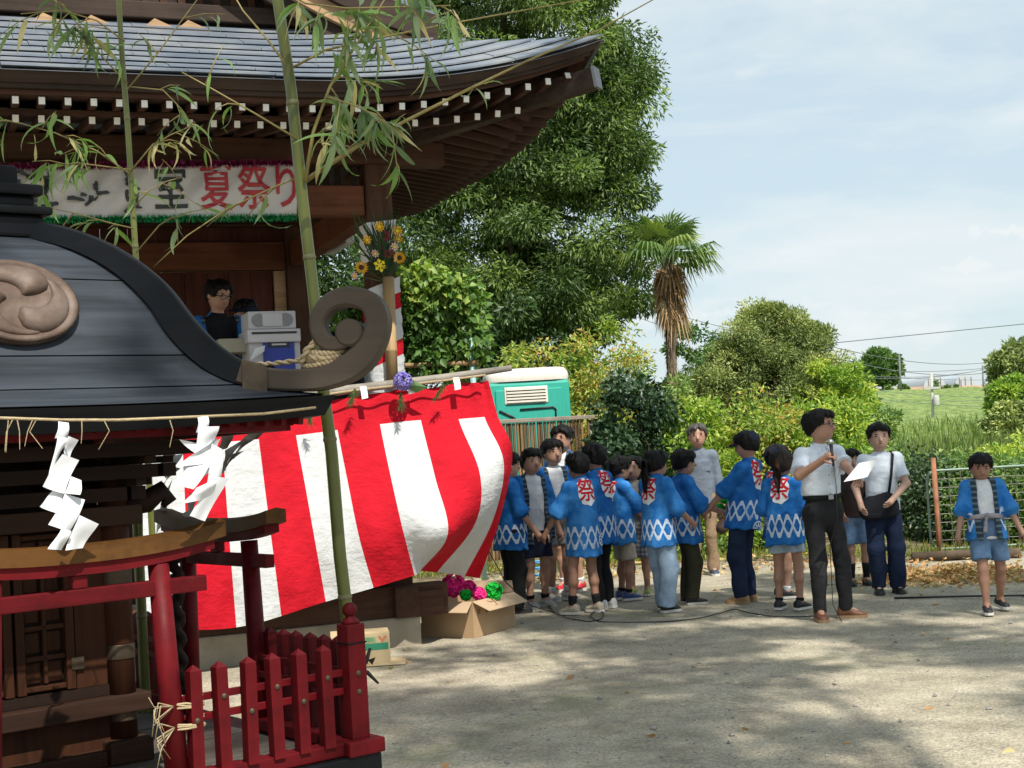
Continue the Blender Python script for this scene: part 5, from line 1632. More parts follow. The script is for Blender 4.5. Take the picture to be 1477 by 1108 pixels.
for k in range(5):
    obj('vent_slat', MB().box((vc.x, -.622, vc.z - .085 + k * .042), (.54, .02, .026), Matrix.Identity(4)), M_vent, vn_, MT)
    obj('vent_slot', MB().box((vc.x, -.6165, vc.z - .064 + k * .042), (.54, .003, .012)), M_blackp, vn_, MT) if k < 4 else None
def tpx(x, y): p = MT.inverted() @ on_y(x, y, TY); return (p.x, -.61, p.z)
obj('handle_bar', MB().tube([tpx(750, 591), tpx(798, 587), tpx(802, 590), tpx(802, 602)], .012, 7), M_blackp, toi, MT, True)
obj('hand_rail', MB().tube([tpx(720, 593), tpx(738, 601), tpx(745, 606)], .014, 7), M_blackp, toi, MT, True)
# ---- bamboo screen in front of it
sa, sb = on_z(655, 826), on_z(866, 808)
sdir = (sb - sa); sl = sdir.length; sdir.normalize(); sang = math.atan2(sdir.y, sdir.x)
MSC = Matrix.Translation(sa) @ Matrix.Rotation(sang, 4, 'Z')
scr = thing('bamboo_screen', 'brown slatted bamboo screen with capping rail shielding the toilet cabin', 'screen', sa, sang)
ztop = on_y(800, 604, 18.6).z
def slat_material():
    m, t, b = nt('split_bamboo')
    a = mk(t, 'ShaderNodeAttribute', attribute_name='lv')
    v = coords(t, (1, 1, 1))
    n1 = noise(t, v, 2.2, 5, .6, .4)
    c1 = ramp(t, [(0, (0.09, 0.05, 0.028)), (.5, (0.19, 0.11, 0.055)), (1, (0.30, 0.20, 0.095))], a.outputs['Fac'])
    c2 = ramp(t, [(.35, (.45, .42, .40)), (.65, (1.15, 1.1, 1.05))], n1)
    mx = mk(t, 'ShaderNodeMix', data_type='RGBA', blend_type='MULTIPLY'); mx.inputs[0].default_value = .85
    t.links.new(c1, mx.inputs[6]); t.links.new(c2, mx.inputs[7])
    t.links.new(mx.outputs[2], b.inputs['Base Color']); b.inputs['Roughness'].default_value = .6
    return m
M_slat = slat_material()
mb = MB(); tones = []
ns = int(sl / .047)
for k in range(ns):
    x = .02 + k * .047
    if RNG.random() < .03: continue
    n0 = len(mb.v); w = .019
    y = RNG.uniform(-.006, .006); tl = RNG.uniform(-.008, .008)
    mb.tube([(x, y, .04), (x + tl, y, ztop - .03)], w, 6)
    tones += [RNG.random()] * (len(mb.v) - n0)
me = mb.mesh('bamboo_slats', M_slat); at = me.attributes.new('lv', 'FLOAT', 'POINT'); at.data.foreach_set('value', tones)
o = obj('bamboo_slats', me, None, scr, MSC); o['kind'] = 'stuff'
obj('capping_rail', MB().bbox((sl / 2, 0, ztop), (sl + .06, .09, .05), .008), paint('capping_grey', (0.26, 0.22, 0.18), .7, .2), scr, MSC)
for x in (.0, sl * .5, sl):
    obj('screen_post', MB().bbox((x, .06 if x == sl * .5 else 0, (ztop - .03) / 2), (.06, .06, ztop - .04), .006), M_dark, scr, MSC)
for z in (ztop * .70, ztop * .38, .12):
    obj('cross_rail', MB().bbox((sl / 2, .035, z), (sl - .1, .02, .035), .004), M_dark, scr, MSC)
# a coil of blue hose on the ground behind the children
hp = on_z(778, 838)
mb = MB(); mb.tube([(hp.x + .11 * math.cos(a) , hp.y + .12 * math.sin(a), .03 + .012 * a) for a in np.linspace(0, 18, 70)], .013, 6)
o = obj('hose_coil', mb, paint('blue_hose', (0.10, 0.38, 0.62), .4, .1), smooth=True); tag(o, 'pale blue hose coiled on the ground by the bamboo screen', 'hose')

# ---- rusty stake and wire panel by the hedge
M_rust = paint('rusty_iron', (0.30, 0.13, 0.07), .85, .35, 10, bmp=.4)
sk = on_z(1356, 806)
sktop = on_y(1352, 660, sk.y)
mb = MB().tube([(sk.x, sk.y, -.1), (sk.x, sk.y, sktop.z)], .028, 10)
o = obj('iron_stake', mb, M_rust, smooth=True); tag(o, 'rust-orange iron stake standing before the wire panel', 'stake')
PYY = sk.y + .12
pa = thing('wire_panel', 'rounded grey-green wire mesh fence panel leaning at the hedge', 'fence panel', (sk.x, PYY, 0))
M_pipe = paint('grey_green_pipe', (0.20, 0.28, 0.23), .5, .15, metal=.2)
x0, x1 = on_y(1337, 700, PYY).x, on_y(1530, 700, PYY).x
z0, z1 = on_y(1340, 793, PYY).z, on_y(1400, 676, PYY).z
rc = .12
pts = []
for cx_, cz_, a0 in ((x1 - rc, z1 - rc, 0), (x0 + rc, z1 - rc, math.pi / 2), (x0 + rc, z0 + rc, math.pi), (x1 - rc, z0 + rc, 1.5 * math.pi)):
    for k in range(6):
        a = a0 + math.pi / 2 * k / 5; pts.append((cx_ + rc * math.cos(a), PYY, cz_ + rc * math.sin(a)))
pts.append(pts[0])
obj('panel_frame', MB().tube(pts, .014, 8), M_pipe, pa, None, True)
M_wire = paint('dull_wire', (0.14, 0.14, 0.11), .6, .3, metal=.3)
for k in range(1, 12):
    x = x0 + (x1 - x0) * k / 12; obj('panel_wire', MB().tube([(x, PYY, z0), (x + RNG.uniform(-.01, .01), PYY, z1)], .005, 5), M_wire, pa)
for k in range(1, 9):
    z = z0 + (z1 - z0) * k / 9; obj('panel_wire', MB().tube([(x0, PYY + .008, z), (x1, PYY + .008, z + RNG.uniform(-.02, .02))], .005, 5), M_wire, pa)
# dark timber edging along the yard under the panel
a, b = on_z(1230, 868), on_z(1500, 866)
mb = MB().tube([(on_z(1290, 866).x, on_z(1290, 866).y, .02), (on_z(1400, 864).x, on_z(1400, 864).y, .025), (on_z(1500, 862).x, on_z(1500, 862).y, .02)], .009, 8)
o = obj('edging_pipe', mb, M_blackp, smooth=True); tag(o, 'thin black pipe lying along the yard edge behind the walking boy', 'pipe')
lg = MB().tube([(on_z(1300, 806).x, 16.2, .05), (on_z(1390, 806).x, 16.15, .06), (on_z(1480, 806).x, 16.0, .05)], [.06, .05, .06], 10)
o = obj('fallen_log', lg, M_bark, smooth=True); tag(o, 'grey fallen log lying under the wire panel', 'log')

# ---- cardboard boxes
M_card = paint('cardboard', (0.40, 0.27, 0.155), .85, .08, 6, bmp=.1, bscale=50)
M_cardd = paint('cardboard_inside', (0.43, 0.31, 0.20), .85, .08, 6, bmp=.05)
bcorn = on_z(684, 921)                                  # nearest bottom corner
_rv = on_z(744, 904) - bcorn; ang = math.atan2(_rv.y, _rv.x)
MBX = Matrix.Translation(bcorn) @ Matrix.Rotation(ang, 4, 'Z')
bl_ = 0
bx_ = thing('cardboard_carton', 'open brown cardboard carton full of pink and green paper flowers', 'carton', bcorn, ang)
bl, bw, bh = _rv.length, .52, .30        # along +x, along +y
MBX2 = MBX
t_ = .006
obj('carton_wall', MB().span((0, 0, .002), (bl, t_, bh)), M_card, bx_, MBX2)
obj('carton_wall', MB().span((0, t_ + .0005, .002), (t_, bw, bh)), M_card, bx_, MBX2)
obj('carton_wall', MB().span((t_ + .0005, bw - t_, .002), (bl, bw, bh)), M_card, bx_, MBX2)
obj('carton_wall', MB().span((bl - t_, t_ + .0005, .002), (bl, bw - t_ - .0005, bh)), M_card, bx_, MBX2)
obj('carton_floor', MB().span((t_, t_, .003), (bl - t_, bw - t_, .01)), M_card, bx_, MBX2)
def flap(a, b, out, drop, name='carton_flap'):
    a, b, out = Vector(a), Vector(b), Vector(out)
    e = (b - a) * .03
    P = [a + e * .1, b - e * .1, b + out - e * 1.2, a + out + e * 1.2]
    mb = MB().add(P + [p + Vector((0, 0, .005)) for p in P], [(0, 1, 2, 3), (7, 6, 5, 4), (0, 4, 5, 1), (1, 5, 6, 2), (2, 6, 7, 3), (3, 7, 4, 0)])
    obj(name, mb, M_cardd, bx_, MBX2)
flap((0, 0, bh), (bl, 0, bh), (.03, -.13, -.08), 0)
flap((0, 0, bh), (0, bw, bh), (-.16, -.06, -.07), 0)
flap((0, bw, bh), (bl, bw, bh), (-.06, .17, .02), 0)
flap((bl, 0, bh), (bl, bw, bh), (.08, .04, .09), 0)
M_mark = paint('carton_print', (0.20, 0.09, 0.05), .8, .2, bmp=0)
for xx in (.07, .2):
    mb = MB(); 
    for q in range(4): mb.span((xx + .0, -.002, .19 + q * .012), (xx + .05, -.0008, .194 + q * .012))
    mb.span((xx + .012, -.0022, .188), (xx + .017, -.0009, .232)); mb.span((xx + .036, -.0022, .188), (xx + .041, -.0009, .232))
    o = obj('carton_mark', mb, M_mark, bx_, MBX2); o['kind'] = 'stuff'
M_pomp = paint('hot_pink_tissue', (0.90, 0.03, 0.30), .8, .15, 12, bmp=0)
M_pomg = paint('green_tissue', (0.01, 0.55, 0.06), .8, .15, 12, bmp=0)
def pompom(c, r, mat, label):
    mb = MB(); c = Vector(c)
    for i in range(150):
        d = Vector((RNG.gauss(0, 1), RNG.gauss(0, 1), RNG.gauss(0, .8))).normalized(); x = d.orthogonal().normalized(); y = d.cross(x); a = RNG.uniform(0, 6.28)
        x, y = x * math.cos(a) + y * math.sin(a), y * math.cos(a) - x * math.sin(a); q = r * RNG.uniform(.6, 1.0); w = r * .34
        m_ = c + d * q
        w = r * .30; m_ = c + d * r * RNG.uniform(.72, 1.0)
        mb.add([m_ - x * w + d * w * .4, m_ + y * w + d * w * .2, m_ + x * w + d * w * .4, m_ - y * w + d * w * .2, m_ - d * w * .3], [(0, 1, 4), (1, 2, 4), (2, 3, 4), (3, 0, 4)])
    o = obj('paper_flower', mb, mat, None, MBX2, fixn=False); tag(o, label, 'paper flower', 'paper flowers in the carton')
for x_, y_, dy_, r_, m_, lab in ((654, 845, .34, .10, M_pomp, 'largest hot pink tissue-paper flower in the carton'), (676, 849, .38, .07, M_pomp, 'smaller pink tissue flower beside the largest one'), (691, 857, .20, .06, M_pomp, 'pink tissue flower low at the front of the carton'),
                                 (628, 851, .30, .065, M_pomg, 'green tissue flower under the side flap of the carton'), (712, 853, .28, .075, M_pomg, 'bright green tissue flower at the far side of the carton'), (672, 858, .2, .05, M_pomg, 'green tissue flower between two pink ones')):
    pompom(MBX2.inverted() @ on_y(x_, y_, bcorn.y + dy_), r_, m_, lab)
o = obj('carton_clip', MB().tube([(.19, -.03, bh - .01), (.22, -.05, bh - .02), (.27, -.05, bh - .01), (.26, -.09, bh - .045), (.22, -.09, bh - .05)], .006, 6), M_card, None, MBX2, True); tag(o, 'bent strip of cardboard lying on the carton flap', 'cardboard')
# small printed carton
sc_ = on_z(564, 958); MB2 = Matrix.Translation(sc_) @ Matrix.Rotation(rad(8), 4, 'Z')
sb_ = thing('printed_carton', 'small tan carton with green printed panel beside the stage footing', 'carton', sc_, rad(8))
M_tan = paint('pale_cardboard', (0.50, 0.39, 0.23), .8, .08, 8, bmp=.05)
obj('carton_body', MB().bbox((-.22, .14, .125), (.44, .28, .235), .004), M_tan, sb_, MB2)
M_gp = paint('carton_green_print', (0.03, 0.22, 0.12), .7, .1, bmp=0); M_gp2 = paint('carton_faded_print', (0.30, 0.36, 0.18), .7, .2, 30, bmp=0); M_op = paint('carton_orange_print', (0.55, 0.17, 0.10), .7, .1, bmp=0)
obj('green_panel', MB().span((-.20, -.0025, .115), (-.012, -.0008, .165)), M_gp, sb_, MB2)
obj('faded_panel', MB().span((-.42, -.0025, .09), (-.21, -.0008, .215)), M_gp2, sb_, MB2)
obj('faded_panel', MB().span((-.20, -.0025, .172), (-.10, -.0008, .215)), M_gp2, sb_, MB2)
obj('orange_emblem', MB().add([(-.09, -.0025, .215), (-.07, -.0025, .215), (-.055, -.0025, .19), (-.04, -.0025, .215), (-.018, -.0025, .215), (-.047, -.0025, .18), (-.047, -.0025, .17), (-.063, -.0025, .17), (-.063, -.0025, .18)], [(0, 1, 2, 8), (2, 3, 4, 5), (2, 5, 6, 7), (2, 7, 8)]), M_op, sb_, MB2)
for k in range(4):
    obj('print_line', MB().span((-.19 + .01 * (k % 2), -.0032, .18 + k * .008), (-.115, -.0026, .184 + k * .008)), M_gp, sb_, MB2)
o = obj('cardboard_sheet', MB().bbox((-.20, .10, .006), (.62, .34, .006), .001), M_tan, None, MB2 @ Matrix.Rotation(rad(-5), 4, 'Z')); tag(o, 'flattened cardboard sheet under the small carton', 'cardboard')
# ---- microphone lead on the ground
pts = [(790, 872), (800, 884), (820, 892), (850, 897), (868, 893), (872, 884), (860, 880), (850, 888), (862, 897), (900, 898), (960, 897), (1010, 892), (1040, 884), (1060, 878), (1080, 884), (1110, 889), (1150, 890), (1185, 888)]
P = []
for a, b in zip(pts[:-1], pts[1:]):
    for k in range(4): P.append(on_z(a[0] + (b[0] - a[0]) * k / 4, a[1] + (b[1] - a[1]) * k / 4, .008))
P = [P[0]] + [(P[i - 1] + P[i] * 2 + P[i + 1]) / 4 for i in range(1, len(P) - 1)] + [P[-1]]
o = obj('cable', MB().tube(P, .0055, 6), M_blackp, smooth=True); tag(o, 'thin black microphone lead snaking over the gravel to the speaking man', 'cable')
a, b = on_plane(694, 775, MS @ Vector((0, VCUR + .4, 0)), cnorm), on_z(800, 884, .008)
o = obj('hanging_cable', MB().tube([a, a.lerp(b, .3) + Vector((0, 0, -.18)), a.lerp(b, .65) + Vector((0, 0, -.16)), b], .005, 6), M_blackp, smooth=True); tag(o, 'thin black cable dropping from the stage edge to the ground', 'cable')
# ---- karaoke amplifier on the stage
spx = lambda x, y, v: stage_px(x, y, v)
VK = .35
kx0, kz1 = spx(357, 449, VK); kx1, _ = spx(432, 449, VK)
M_kw = paint('amplifier_white', (0.55, 0.54, 0.56), .5, .06); M_kb = paint('amplifier_blue', (0.02, 0.045, 0.33), .45, .08); M_kg = paint('speaker_cloth', (0.27, 0.27, 0.29), .8, .2, 60)
amp = thing('karaoke_machine', 'white and blue karaoke machine with twin speakers standing on the stage', 'karaoke machine', MS @ Vector(((kx0 + kx1) / 2, VK, FLOOR)), AS)
km = (kx0 + kx1) / 2; kw = kx1 - kx0
def kpx(y): return spx(395, y, VK)[1]
obj('cabinet', MB().bbox((km, VK + .2, (FLOOR + kpx(493)) / 2), (kw * .98, .36, kpx(493) - FLOOR), .01), M_kw, amp, MS)
obj('head_unit', MB().bbox((km - .01, VK + .18, (kpx(475) + kpx(494)) / 2), (kw * 1.02, .42, kpx(475) - kpx(494)), .01), M_kw, amp, MS)
sp_u = obj('speaker_unit', MB().bbox((km - .01, VK + .2, (kpx(448) + kpx(474)) / 2), (kw * .92, .34, kpx(448) - kpx(474)), .012), M_kw, amp, MS)
for sx in (-1, 1):
    mb = MB(); mb.lathe([(.06, 0), (.06, .006), (.055, .008)], 18, M=Matrix.Translation((km - .01 + sx * .115, VK + .028, (kpx(448) + kpx(474)) / 2)) @ Matrix.Rotation(math.pi / 2, 4, 'X') @ Matrix.Diagonal((1, .95, 1, 1))); obj('speaker_grille', mb, M_kg, sp_u, MS)
obj('speaker_badge', MB().bbox((km - .01, VK + .02, (kpx(448) + kpx(474)) / 2), (.17, .012, .11), .004), M_kw, sp_u, MS)
obj('slot', MB().bbox((km - .01, VK - .033, (kpx(478) + kpx(483)) / 2), (kw * .86, .01, .018), .002), M_blackp, amp, MS)
obj('blue_panel', MB().bbox((km + .03, VK + .012, (kpx(487) + FLOOR + .1) / 2), (kw * .6, .02, kpx(487) - FLOOR - .1), .004), M_kb, amp, MS)
obj('name_plate', MB().bbox((km + .03, VK - .002, kpx(497)), (kw * .42, .006, .05), .002), M_blackp, amp, MS)
obj('name_plate_lettering', MB().bbox((km + .03, VK - .0065, kpx(497)), (kw * .28, .002, .014), .0005), M_kw, amp, MS)
mb = MB(); a = MS @ Vector((spx(345, 520, VK)[0] + .05, VK - .1, kpx(520)))
o = obj('song_sheet', MB().add([(km - .24, VK - .1, kpx(520)), (km - .12, VK - .12, kpx(508)), (km - .10, VK - .06, kpx(499)), (km - .18, VK - .04, kpx(502))], [(0, 1, 2, 3)]), M_paper, None, MS); tag(o, 'white sheet of paper propped by the karaoke machine', 'paper')
# crate seen between man and machine
o = obj('tape_case', MB().bbox((km - .33, VK + .25, kpx(495)), (.24, .25, .12), .01), paint('beige_plastic', (.36, .33, .25), .5, .1), None, MS); tag(o, 'beige plastic case held beside the karaoke machine', 'case')

# ---- far poles, wires, greenhouses
M_dpole = paint('far_pole', (0.16, 0.17, 0.18), .8, .1, bmp=0); M_cpole = paint('concrete_pole', (0.42, 0.42, 0.40), .8, .1, bmp=0)
def pole(name, label, x, y0, y1, Y, r, mat, arms=(), xf=None):
    a, b = on_y(x, y0, Y), on_y(xf if xf else x + (y1 - y0) * .03, y1, Y)
    t = thing(name, label, 'utility pole', (b.x, Y, b.z - 1.0), 0, 'utility poles beyond the field')
    obj('pole_shaft', MB().tube([b - Vector((0, 0, 1.2)), a], [r * 1.2, r], 8), mat, t, None, True)
    for (yy, w) in arms:
        c = on_y(x, yy, Y); obj('cross_arm', MB().box((c.x, Y - r - .05, c.z), (w, .12, .12)), mat, t)
    return t
pole('utility_pole', 'short dark pole beside the lone round tree', 1297, 512, 552, 120, .075, M_dpole)
pole('utility_pole', 'tall pole with cross arms over the ridge', 1433, 508, 548, 120, .09, M_dpole, ((515, 1.1), (516.5, .8)))
pole('utility_pole', 'plain pole near the cross-armed one', 1417, 527, 555, 125, .07, M_dpole)
pole('utility_pole', 'slim pole in front of the greenhouses', 1386, 548, 562, 130, .06, M_dpole)
tp = pole('utility_pole', 'pale concrete pole with a transformer drum in the field', 1343, 538, 600, 75, .075, M_cpole, ((560, .9),))
c = on_y(1348, 578, 75); obj('transformer', MB().lathe([(.15, -.28), (.16, -.24), (.16, .24), (.13, .28)], 14, tuple(c + Vector((0, -.3, 0)))), M_cpole, tp, None, True)
WLAB = ['highest power line, rising clear of all poles over the field', 'power line sloping from the feathery tree down to the cross-armed pole', 'power line running just below the upper one to the cross-armed pole', 'power line climbing from the short dark pole past the cross arms',
        'power line level with the foot of the short dark pole', 'lowest power line meeting the cross-armed pole', 'upper power line between the palm and the feathery tree', 'lower power line between the palm and the feathery tree', 'upper of two low wires passing in front of the field', 'lower of two low wires passing in front of the field',
        'wire rising from the transformer pole towards the pale bushy tree', 'faint level wire in front of the greenhouses']
M_wire2 = paint('power_line', (0.14, 0.16, 0.18), .8, .1, bmp=0)
for k, (x0_, y0_, x1_, y1_, Y0, Y1, sag, r_) in enumerate(((1180, 497, 1520, 463, 90, 90, 0, .028), (1180, 495, 1433, 522, 80, 120, .6, .024), (1180, 509, 1433, 536, 80, 120, .7, .024), (1285, 535, 1540, 511, 110, 118, .5, .022), (1195, 536, 1433, 530, 100, 120, .6, .02), (1200, 542, 1430, 530, 85, 120, .5, .018), (915, 432, 1180, 490, 90, 80, .5, .02), (915, 456, 1180, 508, 90, 80, .5, .02), (1200, 556, 1500, 574, 74, 76, .2, .014), (1180, 566, 1500, 588, 74, 76, .2, .014), (1330, 577, 1520, 560, 75, 75, .3, .014), (1300, 545, 1540, 545, 122, 122, .2, .016))):
    a, b = on_y(x0_, y0_, Y0), on_y(x1_, y1_, Y1)
    P = [a.lerp(b, q) - Vector((0, 0, sag * 4 * q * (1 - q))) for q in np.linspace(0, 1, 14)]
    o = obj('power_line', MB().tube(P, r_, 5), M_wire2); tag(o, WLAB[k], 'power line', 'power lines over the field')
M_vinyl = paint('greenhouse_film', (0.42, 0.47, 0.50), .4, .05, bmp=0)
for x0_, x1_, yt, Y, lab in ((1331, 1366, 541, 165, 'pale arched film greenhouse beyond the transformer pole'), (1376, 1410, 540, 168, 'pale arched film greenhouse beneath the cross-armed pole')):
    a, b = on_y(x0_, 560, Y), on_y(x1_, 560, Y); zb = hill_z(40, 140) - .2; zt_ = on_y((x0_ + x1_) / 2, yt, Y).z; w = (b.x - a.x) / 2; cx = (a.x + b.x) / 2
    t = thing('greenhouse', lab, 'greenhouse', (cx, Y, zb), 0, 'film greenhouses on the ridge')
    rows = [[(cx - w * math.cos(q), Y + d, zb + (zt_ - zb) * math.sin(q) ** .8) for q in np.linspace(0, math.pi, 14)] for d in (0, 4, 8, 12)]
    mb = MB(); mb.grid(rows); obj('film_cover', mb, M_vinyl, t, None, True)
    obj('end_wall', MB().add(rows[0], [tuple(range(14))]), M_vinyl, t)
    for q in (.25, .5, .75):
        obj('end_strut', MB().box((a.x + 2 * w * q, Y - .05, (zb + zt_) / 2 - .15), (.06, .05, (zt_ - zb) * .85)), M_dpole, t)
# ================================================================ people
class Field:
    """signed distances on a grid, meshed as one closed surface"""
    def __init__(s, lo, hi, h):
        s.h = h; s.lo = np.array(lo, float) - 2 * h
        s.n = np.ceil((np.array(hi) - s.lo) / h).astype(int) + 3
        s.f = np.full(tuple(s.n), 0.2, np.float32)
        s.ax = [s.lo[i] + h * np.arange(s.n[i]) for i in range(3)]
    def win(s, lo, hi):
        a = np.clip(np.floor((np.array(lo) - s.lo) / s.h).astype(int), 0, s.n - 1)
        b = np.clip(np.ceil((np.array(hi) - s.lo) / s.h).astype(int) + 1, a + 1, s.n)
        sl = tuple(slice(a[i], b[i]) for i in range(3))
        X, Y, Z = np.meshgrid(*[s.ax[i][sl[i]] for i in range(3)], indexing='ij')
        return sl, np.stack([X, Y, Z], -1)
    def put(s, sl, d, k):
        f = s.f[sl]
        if k <= 0:
            s.f[sl] = np.minimum(f, d)
        else:
            h = np.clip(.5 + .5 * (f - d) / k, 0, 1)
            s.f[sl] = f * (1 - h) + d * h - k * h * (1 - h)
    def cone(s, a, b, ra, rb, k=.02, sq=None, cuts=(), sub=False):
        a, b = np.array(a, float), np.array(b, float)
        m = max(ra, rb) + .07
        sl, P = s.win(np.minimum(a, b) - m, np.maximum(a, b) + m)
        ab = b - a; L2 = max(ab @ ab, 1e-9)
        q = P - a
        t = np.clip((q @ ab) / L2, 0, 1)
        r = q - t[..., None] * ab
        if sq is not None:
            n, fac = np.array(sq[0], float), sq[1]
            r = r + (r @ n)[..., None] * n * (fac - 1)
        d = np.linalg.norm(r, axis=-1) - (ra + (rb - ra) * t)
        for p, n in cuts:
            d = np.maximum(d, (P - np.array(p)) @ np.array(n))
        if sub: s.f[sl] = np.maximum(s.f[sl], -d)
        else: s.put(sl, d, k)
    def ell(s, c, R, rad_, k=.015, cuts=()):
        c = np.array(c, float); m = max(rad_) + .06
        sl, P = s.win(c - m, c + m)
        q = (P - c) @ np.array(R)                   # columns of R are the axes
        e = np.array(rad_)
        k0 = np.linalg.norm(q / e, axis=-1)
        d = (k0 - 1) * min(rad_) * 1.0 if False else k0 * (k0 - 1) / (np.linalg.norm(q / (e * e), axis=-1) + 1e-9)
        for p, n in cuts:
            d = np.maximum(d, (P - np.array(p)) @ np.array(n))
        s.put(sl, d, k)
    def cut(s, p, n):
        X, Y, Z = np.meshgrid(*s.ax, indexing='ij')
        s.f = np.maximum(s.f, (X - p[0]) * n[0] + (Y - p[1]) * n[1] + (Z - p[2]) * n[2]).astype(np.float32)
    def wrinkle(s, amp, freq, seed, aniso=(1, 1, 1)):
        r = np.random.RandomState(seed)
        idx = np.argwhere(np.abs(s.f) < .04)
        if len(idx) == 0: return
        P = s.lo + idx * s.h
        w = np.zeros(len(P))
        for k in range(7):
            d = r.normal(size=3) * np.array(aniso); d *= freq * r.uniform(.6, 1.7) / (np.linalg.norm(d) + 1e-9)
            w += np.sin(P @ d + r.uniform(0, 6.28) + .8 * np.sin(P @ (d[[1, 2, 0]] * .7)))
        s.f[tuple(idx.T)] += (amp * w / 2.6).astype(np.float32)
    def mesh(s):
        f = s.f; ins = f < 0
        nx, ny, nz = f.shape
        cs = np.zeros((nx - 1, ny - 1, nz - 1), np.int8)
        for a in (0, 1):
            for b in (0, 1):
                for c in (0, 1):
                    cs += ins[a:nx - 1 + a, b:ny - 1 + b, c:nz - 1 + c]
        cells = np.argwhere((cs > 0) & (cs < 8))
        if len(cells) == 0: return np.zeros((0, 3)), np.zeros((0, 4), int)
        vid = np.full(cs.shape, -1, int); vid[tuple(cells.T)] = np.arange(len(cells))
        acc = np.zeros((len(cells), 3)); cnt = np.zeros(len(cells))
        cor = [(a, b, c) for a in (0, 1) for b in (0, 1) for c in (0, 1)]
        for i, p in enumerate(cor):
            for j in range(i + 1, 8):
                q = cor[j]
                if sum(abs(p[k] - q[k]) for k in range(3)) != 1: continue
                fa = f[tuple((cells + p).T)].astype(float); fb = f[tuple((cells + q).T)].astype(float)
                m = (fa < 0) != (fb < 0)
                t = np.where(m, fa / np.where(m, fa - fb, 1), 0)
                pos = np.array(p) + t[:, None] * (np.array(q) - np.array(p))
                acc += pos * m[:, None]; cnt += m
        V = s.lo + (cells + acc / cnt[:, None]) * s.h
        Fs = []
        for ax in range(3):
            o1, o2 = [(1, 2), (2, 0), (0, 1)][ax]
            sa = [slice(None)] * 3; sb = [slice(None)] * 3
            sa[ax] = slice(0, f.shape[ax] - 1); sb[ax] = slice(1, f.shape[ax])
            A, B = ins[tuple(sa)], ins[tuple(sb)]
            E = np.argwhere(A != B)
            ok = (E[:, o1] > 0) & (E[:, o2] > 0) & (E[:, o1] < f.shape[o1] - 1) & (E[:, o2] < f.shape[o2] - 1)
            E = E[ok]
            fl = A[tuple(E.T)]
            d1, d2 = np.zeros(3, int), np.zeros(3, int); d1[o1] = 1; d2[o2] = 1
            q = np.stack([vid[tuple((E - d1 - d2).T)], vid[tuple((E - d2).T)], vid[tuple(E.T)], vid[tuple((E - d1).T)]], 1)
            q[~fl] = q[~fl][:, ::-1]
            Fs.append(q)
        return V, np.concatenate(Fs)
def vf_mesh(name, V, Fq, mat, attrs=None, extra=None):
    V = [tuple(v) for v in V]; Fl = [tuple(int(i) for i in q) for q in Fq]
    if extra is not None:
        n = len(V); V += list(extra.v); Fl += [tuple(i + n for i in q) for q in extra.f]
    me = bpy.data.meshes.new(name); me.from_pydata(V, [], Fl)
    me.polygons.foreach_set('use_smooth', [True] * len(me.polygons)); me.materials.append(mat)
    for k, arr in (attrs or {}).items():
        at = me.attributes.new(k, 'FLOAT', 'POINT'); at.data.foreach_set('value', np.asarray(arr, np.float32))
    me.update(); return me
def skin_mat(name, col):
    m, t, b = nt(name)
    n = noise(t, coords(t), 9, 4)
    t.links.new(ramp(t, [(.3, sc(col, .88)), (.7, sc(col, 1.1))], n), b.inputs['Base Color'])
    b.inputs['Roughness'].default_value = .5; b.inputs['Subsurface Weight'].default_value = 0.0
    return m
SK = {'tan': skin_mat('skin_tan', (.36, .185, .12)), 'light': skin_mat('skin_light', (.50, .30, .22)), 'mid': skin_mat('skin_mid', (.43, .235, .16))}
def creases(m):
    t = m.node_tree; b = t.nodes['Principled BSDF']
    old = b.inputs['Normal'].links[0].from_socket
    bump(t, b, noise(t, coords(t, (1, 1, 1.5)), 5.5, 3, .5, 1.2), .42, .03, old)
def cloth(name, col, var=.12, scale=14, rough=.85, alt=None):
    m = paint(name, col, rough, var, scale, bmp=.25, bscale=70, bdist=.004, spec=.15, alt=alt)
    creases(m); return m
def denim(name, col):
    m = paint(name, col, .9, .3, 7, bmp=.3, bscale=120, bdist=.003, spec=.1)
    creases(m); return m
def plaid(name, c1, c2):
    m, t, b = nt(name)
    v = coords(t); sx = mk(t, 'ShaderNodeSeparateXYZ'); t.links.new(v, sx.inputs[0])
    outs = []
    for ax in (0, 2):
        pp = mk(t, 'ShaderNodeMath', operation='PINGPONG'); pp.inputs[1].default_value = .022; t.links.new(sx.outputs[ax], pp.inputs[0])
        gt = mk(t, 'ShaderNodeMath', operation='GREATER_THAN'); gt.inputs[1].default_value = .012; t.links.new(pp.outputs[0], gt.inputs[0]); outs.append(gt.outputs[0])
    ad = mk(t, 'ShaderNodeMath', operation='ADD'); t.links.new(outs[0], ad.inputs[0]); t.links.new(outs[1], ad.inputs[1])
    ml = mk(t, 'ShaderNodeMath', operation='MULTIPLY'); ml.inputs[1].default_value = .5; t.links.new(ad.outputs[0], ml.inputs[0])
    t.links.new(ramp(t, [(0, c1), (1, c2)], ml.outputs[0]), b.inputs['Base Color']); b.inputs['Roughness'].default_value = .9
    return m
